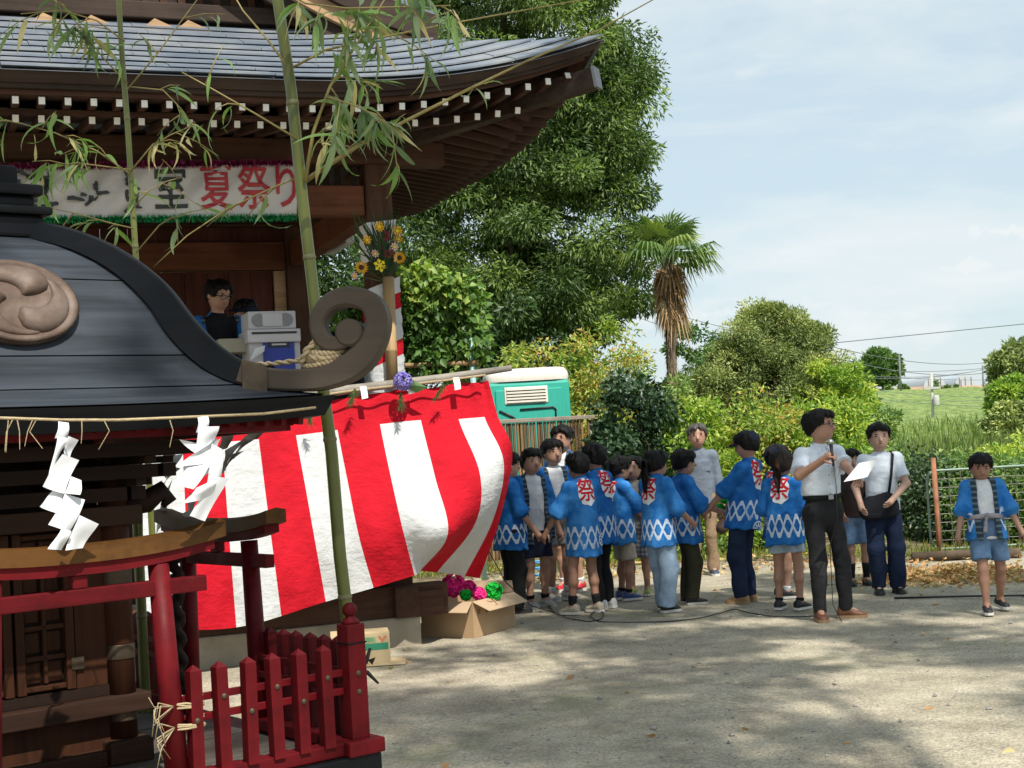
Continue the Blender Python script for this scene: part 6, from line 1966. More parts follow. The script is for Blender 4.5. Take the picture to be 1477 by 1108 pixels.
def happi_material():
    """blue festival coat: white linked-diamond band near the hem, dark lapels"""
    m, t, b = nt('happi_blue_cotton')
    def math_(op, a, c=None, clamp=False):
        n = mk(t, 'ShaderNodeMath', operation=op); n.use_clamp = clamp
        for i, x in enumerate((a, c)):
            if x is None: continue
            if isinstance(x, (int, float)): n.inputs[i].default_value = x
            else: t.links.new(x, n.inputs[i])
        return n.outputs[0]
    hu = mk(t, 'ShaderNodeAttribute', attribute_name='hu').outputs['Fac']; hv = mk(t, 'ShaderNodeAttribute', attribute_name='hv').outputs['Fac']
    slv = mk(t, 'ShaderNodeAttribute', attribute_name='slv').outputs['Fac']; lap = mk(t, 'ShaderNodeAttribute', attribute_name='lap').outputs['Fac']
    tri = math_('PINGPONG', math_('ADD', hu, 5.0), .10)                       # 0..075
    tri = math_('SUBTRACT', math_('MULTIPLY', tri, 2 / .10), 1.0)             # -1..1
    tri = math_('MAXIMUM', math_('MINIMUM', math_('MULTIPLY', tri, 1.35), 1.0), -1.0)
    v = math_('SUBTRACT', hv, .165)
    s1 = math_('LESS_THAN', math_('ABSOLUTE', math_('SUBTRACT', v, math_('MULTIPLY', tri, .072))), .022)
    s2 = math_('LESS_THAN', math_('ABSOLUTE', math_('ADD', v, math_('MULTIPLY', tri, .072))), .022)
    line = math_('MAXIMUM', s1, s2)
    line = math_('MULTIPLY', line, math_('SUBTRACT', 1.0, slv, True))
    n1 = noise(t, coords(t), 11, 5)
    n1 = math_('ADD', n1, math_('MULTIPLY', math_('SUBTRACT', mk(t, 'ShaderNodeObjectInfo').outputs['Random'], .5), .34))
    base = ramp(t, [(.3, (0.010, 0.085, 0.31)), (.55, (0.017, 0.145, 0.45)), (.75, (0.045, 0.215, 0.54))], n1)
    mx = mk(t, 'ShaderNodeMix', data_type='RGBA'); t.links.new(line, mx.inputs[0]); t.links.new(base, mx.inputs[6]); mx.inputs[7].default_value = (.58, .66, .78, 1)
    # lapel: dark band with pale blocks
    lp = math_('LESS_THAN', lap, .045)
    blk = math_('GREATER_THAN', math_('PINGPONG', hv, .022), .014)
    lc = ramp(t, [(0, (.03, .05, .07)), (1, (.16, .22, .24))], math_('MULTIPLY', blk, .6))
    mx2 = mk(t, 'ShaderNodeMix', data_type='RGBA'); t.links.new(lp, mx2.inputs[0]); t.links.new(mx.outputs[2], mx2.inputs[6]); t.links.new(lc, mx2.inputs[7])
    t.links.new(mx2.outputs[2], b.inputs['Base Color'])
    b.inputs['Roughness'].default_value = .85; b.inputs['Specular IOR Level'].default_value = .15
    bump(t, b, noise(t, coords(t), 60, 3), .25, .004)
    creases(m)
    return m
M_happi = happi_material()
M_crest_r = cloth('crest_red_print', (.50, .02, .03)); M_crest_w = cloth('crest_white_print', (.72, .75, .80))
M_hair = paint('black_hair', (.006, .005, .005), .6, .4, 60, spec=.2, stretch=(1, 1, .2), bmp=.6, bscale=160, bdist=.004)
M_hairb = paint('dark_brown_hair', (.014, .008, .006), .6, .4, 60, spec=.2, stretch=(1, 1, .2), bmp=.6, bscale=160, bdist=.004)
M_hairg = paint('greying_hair', (.06, .055, .05), .5, .5, 60, bmp=.5, bscale=120)
M_eye = paint('eye_dark', (.015, .012, .010), .3, .1, bmp=0); M_lip = paint('lip', (.30, .10, .08), .5, .1, bmp=0)
C_ = {k: cloth(k + '_cloth', v) for k, v in dict(white=(.70, .71, .73), black=(.014, .014, .016), navy=(.016, .022, .045), charcoal=(.022, .022, .024), khaki=(.27, .19, .12), beige=(.42, .37, .30), olive=(.055, .052, .032),
      greyblue=(.14, .17, .215), green=(.02, .22, .08), pink=(.60, .35, .45), grey=(.26, .27, .28), darkred=(.10, .02, .03), ltgrey=(.45, .45, .47), paleblue=(.62, .68, .76), lavgrey=(.30, .28, .31), brownd=(.05, .035, .03)).items()}
C_['jeans'] = denim('light_jeans', (.28, .38, .50)); C_['djeans'] = denim('dark_jeans', (.018, .028, .060)); C_['denim'] = denim('mid_denim', (.12, .20, .33)); C_['ldenim'] = denim('pale_denim', (.36, .44, .52)); C_['plaid'] = plaid('grey_plaid', (.10, .12, .15), (.45, .46, .48))
SH = {k: paint('shoe_' + k, v, .5, .25, 20, bmp=.2) for k, v in dict(black=(.018, .018, .02), white=(.55, .55, .53), grey=(.42, .42, .41), beige=(.40, .35, .27), red=(.45, .02, .03), blue=(.03, .07, .20), tan=(.33, .19, .09), brown=(.15, .06, .03), green=(.25, .32, .05), dnavy=(.04, .06, .09)).items()}
SOLE = {'w': paint('sole_white', (.62, .61, .58), .6, .1), 'b': paint('sole_black', (.03, .03, .03), .6, .1), 't': paint('sole_tan', (.30, .20, .11), .6, .1)}
def npv(*a): return np.array(a, float)
def unit(v): return v / (np.linalg.norm(v) + 1e-9)
def ik(a, b, l1, l2, hint):
    d = b - a; L = np.linalg.norm(d); L2 = min(L, (l1 + l2) * .998)
    u = d / (L + 1e-9); b2 = a + u * L2
    x = (l1 * l1 - l2 * l2 + L2 * L2) / (2 * L2); y = math.sqrt(max(0, l1 * l1 - x * x))
    h = np.array(hint, float); h = unit(h - u * (h @ u))
    return a + u * x + h * y, b2
def rot_axes(yaw, pitch, roll=0):
    return np.array((Matrix.Rotation(yaw, 3, 'Z') @ Matrix.Rotation(-pitch, 3, 'X') @ Matrix.Rotation(roll, 3, 'Y')))
def make_hand(mb, wrist, fdir, palm, H, side, curl=.6, spread=.18):
    """four fingers and a thumb rooted in the palm"""
    f = unit(fdir); n = unit(palm - f * (palm @ f)); s = np.cross(f, n) * side
    L = .105 * H * .95; pl = L * .52
    for i, (o, ln) in enumerate(((-.38, .44), (-.13, .50), (.13, .47), (.37, .37))):
        base = wrist + f * pl * .92 + s * o * .040 * H * 1.05
        d = unit(f + s * o * spread); p = base; pts = [base - d * .01]; c = 0
        for seg in (.45, .32, .23):
            c += curl * (.55 if seg == .45 else .8)
            dd = d * math.cos(c) + n * math.sin(c)
            pts.append(p); p = p + dd * (ln * L * seg)
        pts.append(p)
        r = .0052 * H
        mb.tube([Vector(q) for q in pts], [r * 1.05, r * 1.05, r, r * .92, r * .6], 6)
    tb = wrist + f * pl * .28 - s * .020 * H
    d = unit(f * .75 - s * .75 + n * .35)
    p1 = tb + d * L * .22; p2 = p1 + unit(f * .85 - s * .25 + n * (.3 + curl * .4)) * L * .17; p3 = p2 + unit(f + n * curl) * L * .12
    mb.tube([Vector(tb), Vector(p1), Vector(p2), Vector(p3)], [.0068 * H, .0065 * H, .0058 * H, .0035 * H], 6)
def shoe(parent, M, c, yaw, L, mat, sole, pitch=0.0, high=False):
    """lofted shoe; c = ankle ground point"""
    R = M @ Matrix.Translation(Vector(c)) @ Matrix.Rotation(yaw, 4, 'Z') @ Matrix.Rotation(pitch, 4, 'X')
    secs = [(-.30, .10, .10), (-.27, .17, .34), (-.15, .185, .40), (0, .175, .40 if not high else .46), (.14, .17, .34), (.30, .185, .24), (.46, .19, .19), (.58, .16, .16), (.66, .08, .11)]
    rows = []
    for y, w, h in secs:
        ring = []
        for k in range(12):
            a = 2 * math.pi * k / 12; ca, sa = math.cos(a), math.sin(a)
            zz = (h * L * (.5 + .5 * math.copysign(abs(sa) ** .7, sa)))
            ring.append((w * L * math.copysign(abs(ca) ** .75, ca) * (1 if sa < .3 else .82), y * L, .012 + zz))
        rows.append(ring)
    mb = MB(); mb.grid(rows, closed=True); mb.f += [tuple(range(12)), tuple(8 * 12 + j for j in range(12))]; mb.m += [0, 0]
    o = obj('shoe', mb, mat, parent, R, True)
    pts = [(-.32, .06), (-.29, .17), (-.12, .195), (.12, .18), (.32, .195), (.48, .20), (.60, .165), (.69, .06)]
    ol = [(w * L, y * L) for y, w in pts] + [(-w * L, y * L) for y, w in reversed(pts)]
    n = len(ol); mb = MB()
    mb.add([(x, y, 0) for x, y in ol] + [(x, y, .028 * L / .26) for x, y in ol], [tuple(range(n - 1, -1, -1)), tuple(range(n, 2 * n))] + [(i, (i + 1) % n, (i + 1) % n + n, i + n) for i in range(n)])
    obj('sole', mb, sole, o, R)
    return o
def decal(name, me2d, bvh, origin, right, up, fwd, off, mat, parent, M):
    """lay flat print onto the coat"""
    bm = bmesh.new(); bm.from_mesh(me2d)
    for _ in range(2):
        es = [e for e in bm.edges if e.calc_length() > .022]
        if es: bmesh.ops.subdivide_edges(bm, edges=es, cuts=1)
        bmesh.ops.triangulate(bm, faces=bm.faces[:])
    bad = []
    for v in bm.verts:
        st = Vector(origin) + Vector(right) * v.co.x + Vector(up) * v.co.y - Vector(fwd) * .4
        hit, nrm, i, d = bvh.ray_cast(st, Vector(fwd), .8)
        if hit is None: bad.append(v)
        else: v.co = hit - Vector(fwd) * off
    bmesh.ops.delete(bm, geom=bad, context='VERTS')
    me = bpy.data.meshes.new(name); bm.to_mesh(me); bm.free(); me.materials.clear(); me.materials.append(mat)
    return obj(name, me, None, parent, M)
def disc2d(r0, r1, n=20, off=(0, 0)):
    mb = MB(); mb.grid([[(off[0] + r * math.cos(6.283 * k / n), off[1] + r * math.sin(6.283 * k / n), 0) for k in range(n)] for r in (r0, r1)], closed=True)
    return mb
FEST = {}
def fest_mesh(sz, bold):
    if (sz, bold) not in FEST: FEST[(sz, bold)] = text_mesh('祭', sz, bold)
    return FEST[(sz, bold)].copy()
SEED = [100]
def person(label, pos, yaw, H, hs=1.0, lean=0.0, side=0.0, hyaw=0.0, hpitch=0.0, hair='short', hairm=None, skin='mid', armL=None, armR=None, elL=None, elR=None,
           footL=(-.055, .0, .1), footR=(.055, .0, -.1), liftL=0.0, liftR=0.0, top='happi', topm=None, inner=None, openw=0.0, bottom='long', bottm=None, bw=1.0, cut=.5, shoem='black', sole='w', sock=None, sockh=.35,
           crest=True, wheel=None, curlL=.5, curlR=.5, pel=0.0, glasses=False, cap=None, hem=None, bulk=1.0, vox=.0115, sash=None, sleeve=1.0, face=True, group='festival people in the yard', torsoyaw=0.0, beltm=None, z0=0.0):
    SEED[0] += 1; seed = SEED[0]
    t = thing('person', label, 'person', (pos[0], pos[1], z0), yaw, group)
    M = Matrix.Translation(Vector((pos[0], pos[1], z0))) @ Matrix.Rotation(yaw, 4, 'Z')
    X, Z = npv(1, 0, 0), npv(0, 0, 1)
    T = rot_axes(torsoyaw, -lean, side)                # torso axes: columns right, forward, up
    tx, ty, tz = T[:, 0], T[:, 1], T[:, 2]
    pelv = npv(0, 0, (.515 + pel) * H)
    if lean: pelv = pelv + npv(0, -.06 * H * math.sin(lean), 0)
    waist = pelv + tz * .09 * H; chest = pelv + tz * .215 * H; neck = pelv + tz * .325 * H
    shw = .092 * H * (.5 + .5 * bulk)
    sR, sL = neck - tz * .042 * H + tx * shw, neck - tz * .042 * H - tx * shw
    hh = .066 * H * hs
    hd = rot_axes(torsoyaw + hyaw, -lean * .5 - hpitch, 0)
    hx, hy, hz = hd[:, 0], hd[:, 1], hd[:, 2]
    hc = neck + unit(tz + Z) * (.155 * H - hh) + hz * hh * .15 + hy * .012 * H
    # limbs
    up_, fo_ = .165 * H, .148 * H
    def arm(sh, tgt, hint, sg):
        if tgt is None: tgt = (sg * .155, .03, .47)
        w = np.array(M.inverted() @ on_y(*tgt[1:])) if tgt[0] == 'px' else npv(*tgt) * H
        if hint is None: hint = (sg * .5, -1, -.2)
        return ik(sh, w, up_, fo_, npv(*hint))
    eR, wR = arm(sR, armR, elR, 1); eL, wL = arm(sL, armL, elL, -1)
    def leg(sg, ft, lf):
        hp = pelv + X * sg * .052 * H
        an = npv(ft[0] * H, ft[1] * H, (.048 + lf) * H)
        kn, an2 = ik(hp, an, .2415 * H, .2285 * H, npv(sg * .12, 1, 0) + npv(-math.sin(ft[2]), math.cos(ft[2]), 0) * .5)
        return hp, kn, an2
    hR, kR, aR = leg(1, footR, liftR); hL, kL, aL = leg(-1, footL, liftL)
    allp = np.array([pelv, neck, sR, sL, eR, eL, wR, wL, kR, kL, aR, aL, hc])
    lo, hi = allp.min(0) - .14 * H, allp.max(0) + .14 * H
    lo[2] = max(lo[2], .0)
    # ---- body
    lf_ = .76 if bottom == 'long' else 1.0
    af_ = .62 if top == 'longshirt' else 1.0
    F = Field(lo, hi, vox)
    F.cone(pelv, chest, .066 * H * bulk, .072 * H * bulk, .03, (ty, 1.45)); F.cone(sL * .8 + sR * .2, sR * .8 + sL * .2, .028 * H, .028 * H, .02)
    F.cone(neck - tz * .03 * H, hc - hz * hh * .3, .030 * H, .029 * H, .02)
    F.ell(hc + hz * hh * .12, hd, (.050 * H * hs, .060 * H * hs, hh * .92), .012)
    F.ell(hc - hz * hh * .42 + hy * .012 * H * hs, hd, (.040 * H * hs, .046 * H * hs, hh * .58), .025)
    F.cone(hc + hy * .058 * H * hs + hz * .004 * H, hc + hy * .066 * H * hs - hz * .014 * H * hs, .006 * H * hs, .0095 * H * hs, .008)
    for sg in (-1, 1):
        F.ell(hc + hx * sg * .050 * H * hs - hz * .004 * H, hd, (.007 * H * hs, .011 * H * hs, .017 * H * hs), .006)
    for sh, el, wr in ((sR, eR, wR), (sL, eL, wL)):
        F.cone(sh, el, .024 * H, .0225 * H * af_, .01); F.cone(el, wr, .0235 * H * af_, .0165 * H, .015)
        fd = unit(wr - el); F.cone(wr, wr + fd * .045 * H, .0165 * H, .0195 * H, .012)
    for hp, kn, an, ft in ((hR, kR, aR, footR), (hL, kL, aL, footL)):
        F.cone(hp, kn, .044 * H * lf_, .032 * H * lf_, .02); F.cone(kn, kn * .65 + an * .35 + npv(0, -.010 * H, 0), .0315 * H * lf_, .033 * H * lf_, .02); F.cone(kn * .65 + an * .35, an, .029 * H * lf_, .020 * H, .02)
        F.cone(an, an + npv(-math.sin(ft[2]), math.cos(ft[2]), -.5) * .05 * H, .021 * H, .018 * H, .02)
    V, Q = F.mesh()
    ex = MB()
    for wr, el, sg, cu in ((wR, eR, 1, curlR), (wL, eL, -1, curlL)):
        fd = unit(wr - el)
        pn = unit(npv(-sg, 0, 0) + npv(0, .15, -.2)) if fd[2] < -.5 else unit(npv(-sg * .6, 0, -.9))
        make_hand(ex, wr, fd, pn, H, sg, cu)
    obj('body', vf_mesh('body', V, Q, SK[skin], None, ex), None, t, M)
    # ---- face
    if face:
        for sg in (-1, 1):
            p = hc + hx * sg * .0195 * H * hs + hy * .0545 * H * hs + hz * .006 * H * hs
            obj('eye', MB().ball((0, 0, 0), (.0062 * H * hs, .004 * H, .0035 * H * hs), 8, 5).mesh('eye', M_eye), None, t, M @ Matrix.Translation(Vector(p)) @ Matrix(hd.tolist()).to_4x4())
            p = hc + hx * sg * .020 * H * hs + hy * .056 * H * hs + hz * .017 * H * hs
            obj('eyebrow', MB().ball((0, 0, 0), (.010 * H * hs, .004 * H, .0022 * H * hs), 8, 4).mesh('eyebrow', M_hair), None, t, M @ Matrix.Translation(Vector(p)) @ Matrix(hd.tolist()).to_4x4())
        p = hc + hy * .0555 * H * hs - hz * .030 * H * hs
        obj('mouth', MB().ball((0, 0, 0), (.0125 * H * hs, .0045 * H, .0036 * H * hs), 8, 4).mesh('mouth', M_lip), None, t, M @ Matrix.Translation(Vector(p)) @ Matrix(hd.tolist()).to_4x4())
    if glasses:
        mb = MB()
        for sg in (-1, 1):
            pts = []
            for k in range(17):
                a = 6.283 * k / 16
                pts.append(Vector(hc + hx * (sg * .021 + .0165 * math.copysign(abs(math.cos(a)) ** .7, math.cos(a))) * H * hs + hy * .066 * H * hs + hz * (.003 + .0105 * math.copysign(abs(math.sin(a)) ** .7, math.sin(a))) * H * hs))
            mb.tube(pts, .0016 * H, 5)
            mb.tube([Vector(hc + hx * sg * .037 * H * hs + hy * .064 * H * hs + hz * .006 * H), Vector(hc + hx * sg * .052 * H * hs + hz * .006 * H)], .0016 * H, 5)
        mb.tube([Vector(hc + hx * q * .005 * H + hy * .067 * H * hs + hz * .006 * H) for q in (-1, 1)], .0016 * H, 5)
        obj('glasses', mb, M_blackp, t, M)
    # ---- hair
    hm = hairm or M_hair
    F = Field(hc - npv(.1, .1, .1) * H - npv(0, 0, .28 * H if hair in ('pony', 'long') else 0), hc + npv(.1, .1, .1) * H, vox * .72)
    q = hc + hy * .040 * H * hs + hz * .036 * H * hs
    n1 = unit(hy * .80 - hz * .60)
    low = hc - hz * .030 * H * hs
    R_ = (.0575 * H * hs, .069 * H * hs, hh * 1.07)
    F.ell(hc + hz * hh * .14, hd, R_, 0, cuts=[(q, n1)])
    if hair != 'long':
        F.cut(low - hy * .03 * H, unit(-hz + hy * .35)); 
    if hair == 'pony':
        b0 = hc - hy * .060 * H * hs + hz * .012 * H * hs
        b1 = b0 - hy * .022 * H; b2 = b1 - Z * .09 * H - ty * .012 * H; b3 = b2 - Z * .10 * H
        F.cone(b0, b1, .018 * H, .021 * H, .01); F.cone(b1, b2, .022 * H, .024 * H, .015); F.cone(b2, b3, .023 * H, .008 * H, .015)
    if hair == 'long':
        F.cone(hc - hy * .02 * H, hc - hy * .03 * H - Z * .12 * H, .052 * H * hs, .05 * H * hs, .03, (ty, 1.3))
    hr_ = np.random.RandomState(seed)
    if hs > 1.05 or True:
        for k in range(26):                       # locks falling over the brow, the ears and the nape
            a = hr_.uniform(-2.9, 2.9) if k > 12 else hr_.uniform(-1.35, 1.35)
            e0, e1 = hr_.uniform(.6, .9), (hr_.uniform(.30, .48) if abs(a) < .9 else hr_.uniform(-.15, .1)) - (.12 if hs > 1.17 and abs(a) < .9 else 0)
            fp_ = [hc + hz * hh * .14 + hx * math.sin(a) * R_[0] * math.cos(e_) * .98 + hy * math.cos(a) * R_[1] * math.cos(e_) * .98 + hz * R_[2] * math.sin(e_) * .98 for e_ in (e0, (e0 + e1) / 2, e1)]
            F.cone(fp_[0], fp_[1], .012 * H, .0115 * H, .008); F.cone(fp_[1], fp_[2], .0115 * H, .004 * H, .006)
    F.wrinkle(.0045, 95 / H, seed, (1, 1, .3))
    V, Q = F.mesh()
    wisps = MB()
    for k in range(0 if cap is not None else 190):           # loose strands break up the outline
        v_ = V[hr_.randint(len(V))]; n_ = unit((v_ - hc) / np.array([1, 1, 1.0])); dn_ = unit(-hz * .8 + hr_.normal(size=3) * .45); dn_ = unit(dn_ - n_ * (dn_ @ n_) + n_ * hr_.uniform(.02, .22))
        s_ = unit(np.cross(dn_, n_)) * .0022; L_ = hr_.uniform(.018, .042) * H * .8
        wisps.add([Vector(v_ - s_), Vector(v_ + s_), Vector(v_ + dn_ * L_)], [(0, 1, 2)])
    obj('hair', vf_mesh('hair', V, Q, hm, None, wisps), None, t, M)
    if cap is not None:
        Mh = M @ Matrix.Translation(Vector(hc + hz * .018 * H * hs)) @ Matrix(hd.tolist()).to_4x4()
        mb = MB(); rows = []
        for i in range(7):
            a = math.pi / 2 * i / 6
            rows.append([(.0590 * H * hs * math.cos(a) * math.cos(b_), .070 * H * hs * math.cos(a) * math.sin(b_), .062 * H * hs * math.sin(a)) for b_ in np.linspace(0, 6.283, 20, endpoint=False)])
        mb.grid(rows, closed=True)
        co = obj('cap' if cap[1] == 'cap' else 'hat', mb, cap[0], t, Mh, True)
        mb = MB()
        rng_ = np.linspace(.35, 2.79, 14) if cap[1] == 'cap' else np.linspace(0, 6.283, 25)
        ext = .050 if cap[1] == 'cap' else .032
        def br(b_, e, dz): 
            k = math.sin(b_) ** .5 if cap[1] == 'cap' and math.sin(b_) > 0 else (1 if cap[1] != 'cap' else 0)
            return ((.0585 + e * (.35 if cap[1] == 'cap' else 1) * k) * H * hs * math.cos(b_), (.0695 + e * k) * H * hs * math.sin(b_), dz * H - .010 * H * (e > 0) * (1 if cap[1] == 'cap' else .5))
        rows = [[br(b_, 0, .003) for b_ in rng_], [br(b_, ext, .003) for b_ in rng_], [br(b_, ext, .0) for b_ in rng_], [br(b_, 0, 0) for b_ in rng_]]
        mb.grid(rows); obj('brim', mb, cap[0], co, Mh, True)
    # ---- trousers / shorts
    F = Field(npv(*(np.array([pelv, kR, kL, aR, aL]).min(0) - .1 * H)) * 1.0, np.array([waist, hR, hL, kR, kL, aR, aL]).max(0) + .1 * H, vox)
    F.cone(pelv - X * .036 * H, pelv + X * .036 * H, .060 * H * bulk, .060 * H * bulk, .03, (ty, 1.0)); F.cone(pelv, waist, .086 * H * bulk, .080 * H * bulk, .03, (ty, 1.32))
    for hp, kn, an in ((hR, kR, aR), (hL, kL, aL)):
        if bottom == 'long':
            d = unit(an - kn)
            F.cone(hp, kn, .047 * H * (.5 + .5 * max(1, bw)) * bulk, .041 * H * bw, .03); F.cone(kn, an + d * .02 * H, .041 * H * bw, .036 * H * bw, .02, cuts=[(an + d * .012 * H, d)])
        else:
            d = unit(kn - hp); e = hp + (kn - hp) * cut
            F.cone(hp, hp + (kn - hp) * (cut + .1), .049 * H * (.5 + .5 * bw) * bulk, .052 * H * bw, .02, cuts=[(e, d)])
    F.cut(waist + tz * .02 * H, tz)
    F.wrinkle(.0065 if bottom == 'long' else .004, 36 / H, seed + 7, (1, 1, 1.8))
    V, Q = F.mesh()
    tr = obj('trousers' if bottom == 'long' else 'shorts', vf_mesh('trousers', V, Q, bottm), None, t, M)
    # ---- socks and shoes
    for sg, an, kn, ft, lf in ((1, aR, kR, footR, liftR), (-1, aL, kL, footL, liftL)):
        if sock is not None:
            pts = [an - npv(0, 0, .015 * H)] + [an + (kn - an) * q_ for q_ in np.linspace(.03, sockh, 4)]
            obj('sock', MB().tube([Vector(p) for p in pts], [.0225 * H, .0235 * H, .026 * H, .031 * H if sockh > .3 else .0275 * H, .0345 * H if sockh > .4 else .029 * H][:len(pts)], 12, flat=(1, 0, 0)), sock, t, M, True)
        shoe(t, M, (an[0], an[1], an[2] - .048 * H + 0.0), ft[2], .155 * H * .95, SH[shoem] if isinstance(shoem, str) else shoem, SOLE[sole], -min(.5, lf * 4))
    # ---- upper garment
    inner_m = inner if inner is not None else (C_['white'] if openw > 0 else None)
    def torso_top(F, g, hemz, sl_len, sl_r0, sl_r1, flare):
        hemc = pelv + (tz * .5 + Z * .5) * (hemz * H)
        F.cone(hemc - Z * .03 * H, chest, (.086 + flare) * H * bulk + g, .087 * H * bulk + g, .03, (ty, 1.28 if flare < .03 else 1.2), cuts=[(hemc, unit(-Z * .6 - tz * .4))])
        F.cone(chest, neck - tz * .06 * H, .087 * H * bulk + g, .066 * H + g, .03, (ty, 1.32))
        F.cone(sL, sR, .034 * H + g, .034 * H + g, .03); F.cone(neck - tz * .03 * H, neck - tz * .005 * H, .052 * H + g, .033 * H + g, .03)
        return hemc
    def sleeves(F, ln, r0, r1, k=.025):
        for sh, el, wr in ((sR, eR, wR), (sL, eL, wL)):
            L = ln * (up_ + fo_)
            if L <= up_:
                d = unit(el - sh); e = sh + d * L
                F.cone(sh, e + d * .03 * H, r0, r1, k, cuts=[(e, d)])
            else:
                d = unit(wr - el); e = el + d * (L - up_)
                F.cone(sh, el, r0, (r0 + r1) / 2, k); F.cone(el, e + d * .03 * H, (r0 + r1) / 2, r1, .02, cuts=[(e, d)])
    if inner_m is not None:
        F = Field(lo, hi, vox)
        torso_top(F, .003, -.03 if hem is None else hem, 0, 0, 0, .0)
        sleeves(F, .42, .040 * H, .040 * H)
        V, Q = F.mesh(); obj('undershirt', vf_mesh('undershirt', V, Q, inner_m), None, t, M)
    F = Field(lo - .03, hi + .03, vox)
    if top == 'happi':
        hz_ = -.115 if hem is None else hem
        hemc = torso_top(F, .014, hz_, 0, 0, 0, .034)
        ft_ = F.f.copy()
        sleeves(F, .60 * sleeve, .041 * H, .064 * H, .035)
        if openw > 0:
            P = np.stack(np.meshgrid(*F.ax, indexing='ij'), -1) - pelv
            wedge = np.maximum(np.abs(P @ tx) - openw * H * (1 + 0 * P[..., 2]), -(P @ ty))
            F.f = np.maximum(F.f, -wedge).astype(np.float32)
        idx = np.argwhere(np.abs(F.f) < .045)               # hanging folds that open towards the hem
        P = F.lo + idx * F.h - pelv; th = np.arctan2(P @ tx, -(P @ ty)); dn = np.clip((.16 * H - P @ tz) / (.28 * H), 0, 1)
        pr_ = np.random.RandomState(seed + 11); fl = np.sin(th * pr_.randint(5, 8) + pr_.uniform(0, 6) + 1.5 * np.sin(th * 2 + pr_.uniform(0, 6))) + .5 * np.sin(th * pr_.randint(10, 14) + 3 * P[:, 2] / H)
        F.f[tuple(idx.T)] += (.0065 * dn * fl * (np.linalg.norm(P[:, :2], axis=1) < .14 * H)).astype(np.float32)
        F.wrinkle(.0060, 30 / H, seed + 3, (1, 1, .7))
        V, Q = F.mesh()
        P = V - pelv; lx, ly = P @ tx, P @ ty
        hu = np.arctan2(lx, -ly) * .125 * H * 1.0 + pr_.uniform(0, .1); hv = ((V - hemc) @ Z) * pr_.uniform(.9, 1.08) + pr_.uniform(-.02, .015)
        ii = np.clip(((V - F.lo) / F.h).astype(int), 0, F.n - 1)
        slv = np.clip((ft_[tuple(ii.T)] - .012) / .01, 0, 1)
        lap = np.where(ly > 0, np.abs(lx) - openw * H, 1.0) if openw > 0 else np.ones(len(V))
        lap = np.where(slv > .5, 1.0, lap)
        ho = obj('happi_coat', vf_mesh('happi_coat', V, Q, M_happi, dict(hu=hu, hv=hv, slv=slv, lap=lap)), None, t, M)
        bvh = BVHTree.FromPolygons([tuple(v) for v in V], [tuple(int(i) for i in q_) for q_ in Q])
        if crest:
            oc = chest + tz * .035 * H - ty * .1 * H
            s_ = .118 * H
            mb_ = MB(); pr = []
            for k in range(22):
                a = 6.283 * k / 22; rr = s_ * .62 * (1.04 + .07 * math.sin(k * 2.3)); pr.append((rr * .80 * math.copysign(abs(math.cos(a)) ** .8, math.cos(a)), rr * 1.12 * math.copysign(abs(math.sin(a)) ** .8, math.sin(a)), 0))
            mb_.add([(0, 0, 0)] + pr, [(0, i + 1, (i + 1) % 22 + 1) for i in range(22)])
            decal('crest_outline', mb_.mesh('c', M_crest_w), bvh, oc, tx, tz, ty, .0045, M_crest_w, ho, M)
            decal('crest_character', fest_mesh(round(s_ * 1.14, 3), .0024), bvh, oc + tz * .002, tx * .98, tz * 1.12, ty, .008, M_crest_r, ho, M)
        if wheel is not None:
            oc = pelv - tz * .055 * H + tx * wheel[0] * H + ty * 0
            fw = unit(ty * wheel[1] + tx * wheel[2])
            rt = np.cross(fw, tz); r_ = .042 * H
            mb_ = disc2d(r_ * .82, r_); 
            for k in range(8):
                a = 6.283 * k / 8; ca, sa = math.cos(a), math.sin(a); w = r_ * .07
                mb_.add([(ca * r_ * .2 - sa * w, sa * r_ * .2 + ca * w, 0), (ca * r_ * .2 + sa * w, sa * r_ * .2 - ca * w, 0), (ca * r_ * .75 + sa * w * 1.6, sa * r_ * .75 - ca * w * 1.6, 0), (ca * r_ * .75 - sa * w * 1.6, sa * r_ * .75 + ca * w * 1.6, 0)], [(0, 1, 2, 3)])
            mb_2 = disc2d(.0005, r_ * 1.12)
            decal('wheel_ground', mb_2.mesh('c', M_happi), bvh, oc, rt, tz, fw, .005, cloth('happi_plain', (.02, .19, .56)) if 'hp' not in FEST else FEST['hp'], ho, M)
            decal('wheel_crest', mb_.mesh('c', M_crest_w), bvh, oc, rt, tz, fw, .008, M_crest_w, ho, M)
        if sash is not None:
            F2 = Field(lo, hi, vox); w0 = waist - tz * .015 * H
            F2.cone(w0 - tz * .03 * H, w0 + tz * .03 * H, .104 * H * bulk + .012, .100 * H * bulk + .012, .02, (ty, 1.25), cuts=[(w0 + tz * .016 * H, tz), (w0 - tz * .016 * H, -tz)])
            F2.cone(w0 + ty * .095 * H, w0 + ty * .105 * H, .018 * H, .014 * H, .01); F2.cone(w0 + ty * .100 * H + tx * .01 * H, w0 + ty * .105 * H - tz * .10 * H + tx * .03 * H, .010 * H, .016 * H, .01, (ty, 2))
            V2, Q2 = F2.mesh(); obj('sash', vf_mesh('sash', V2, Q2, sash), None, t, M)
    else:
        torso_top(F, .006, (-.01 if hem is None else hem), 0, 0, 0, .004 if top == 'shirt' else .010)
        sleeves(F, {'tee': .40, 'shirt': .42, 'longshirt': .97}[top] * sleeve, .037 * H, {'tee': .042, 'shirt': .043, 'longshirt': .029}[top] * H, .03)
        F.wrinkle(.0050, 34 / H, seed + 3)
        V, Q = F.mesh(); so = obj('shirt', vf_mesh('shirt', V, Q, topm), None, t, M)
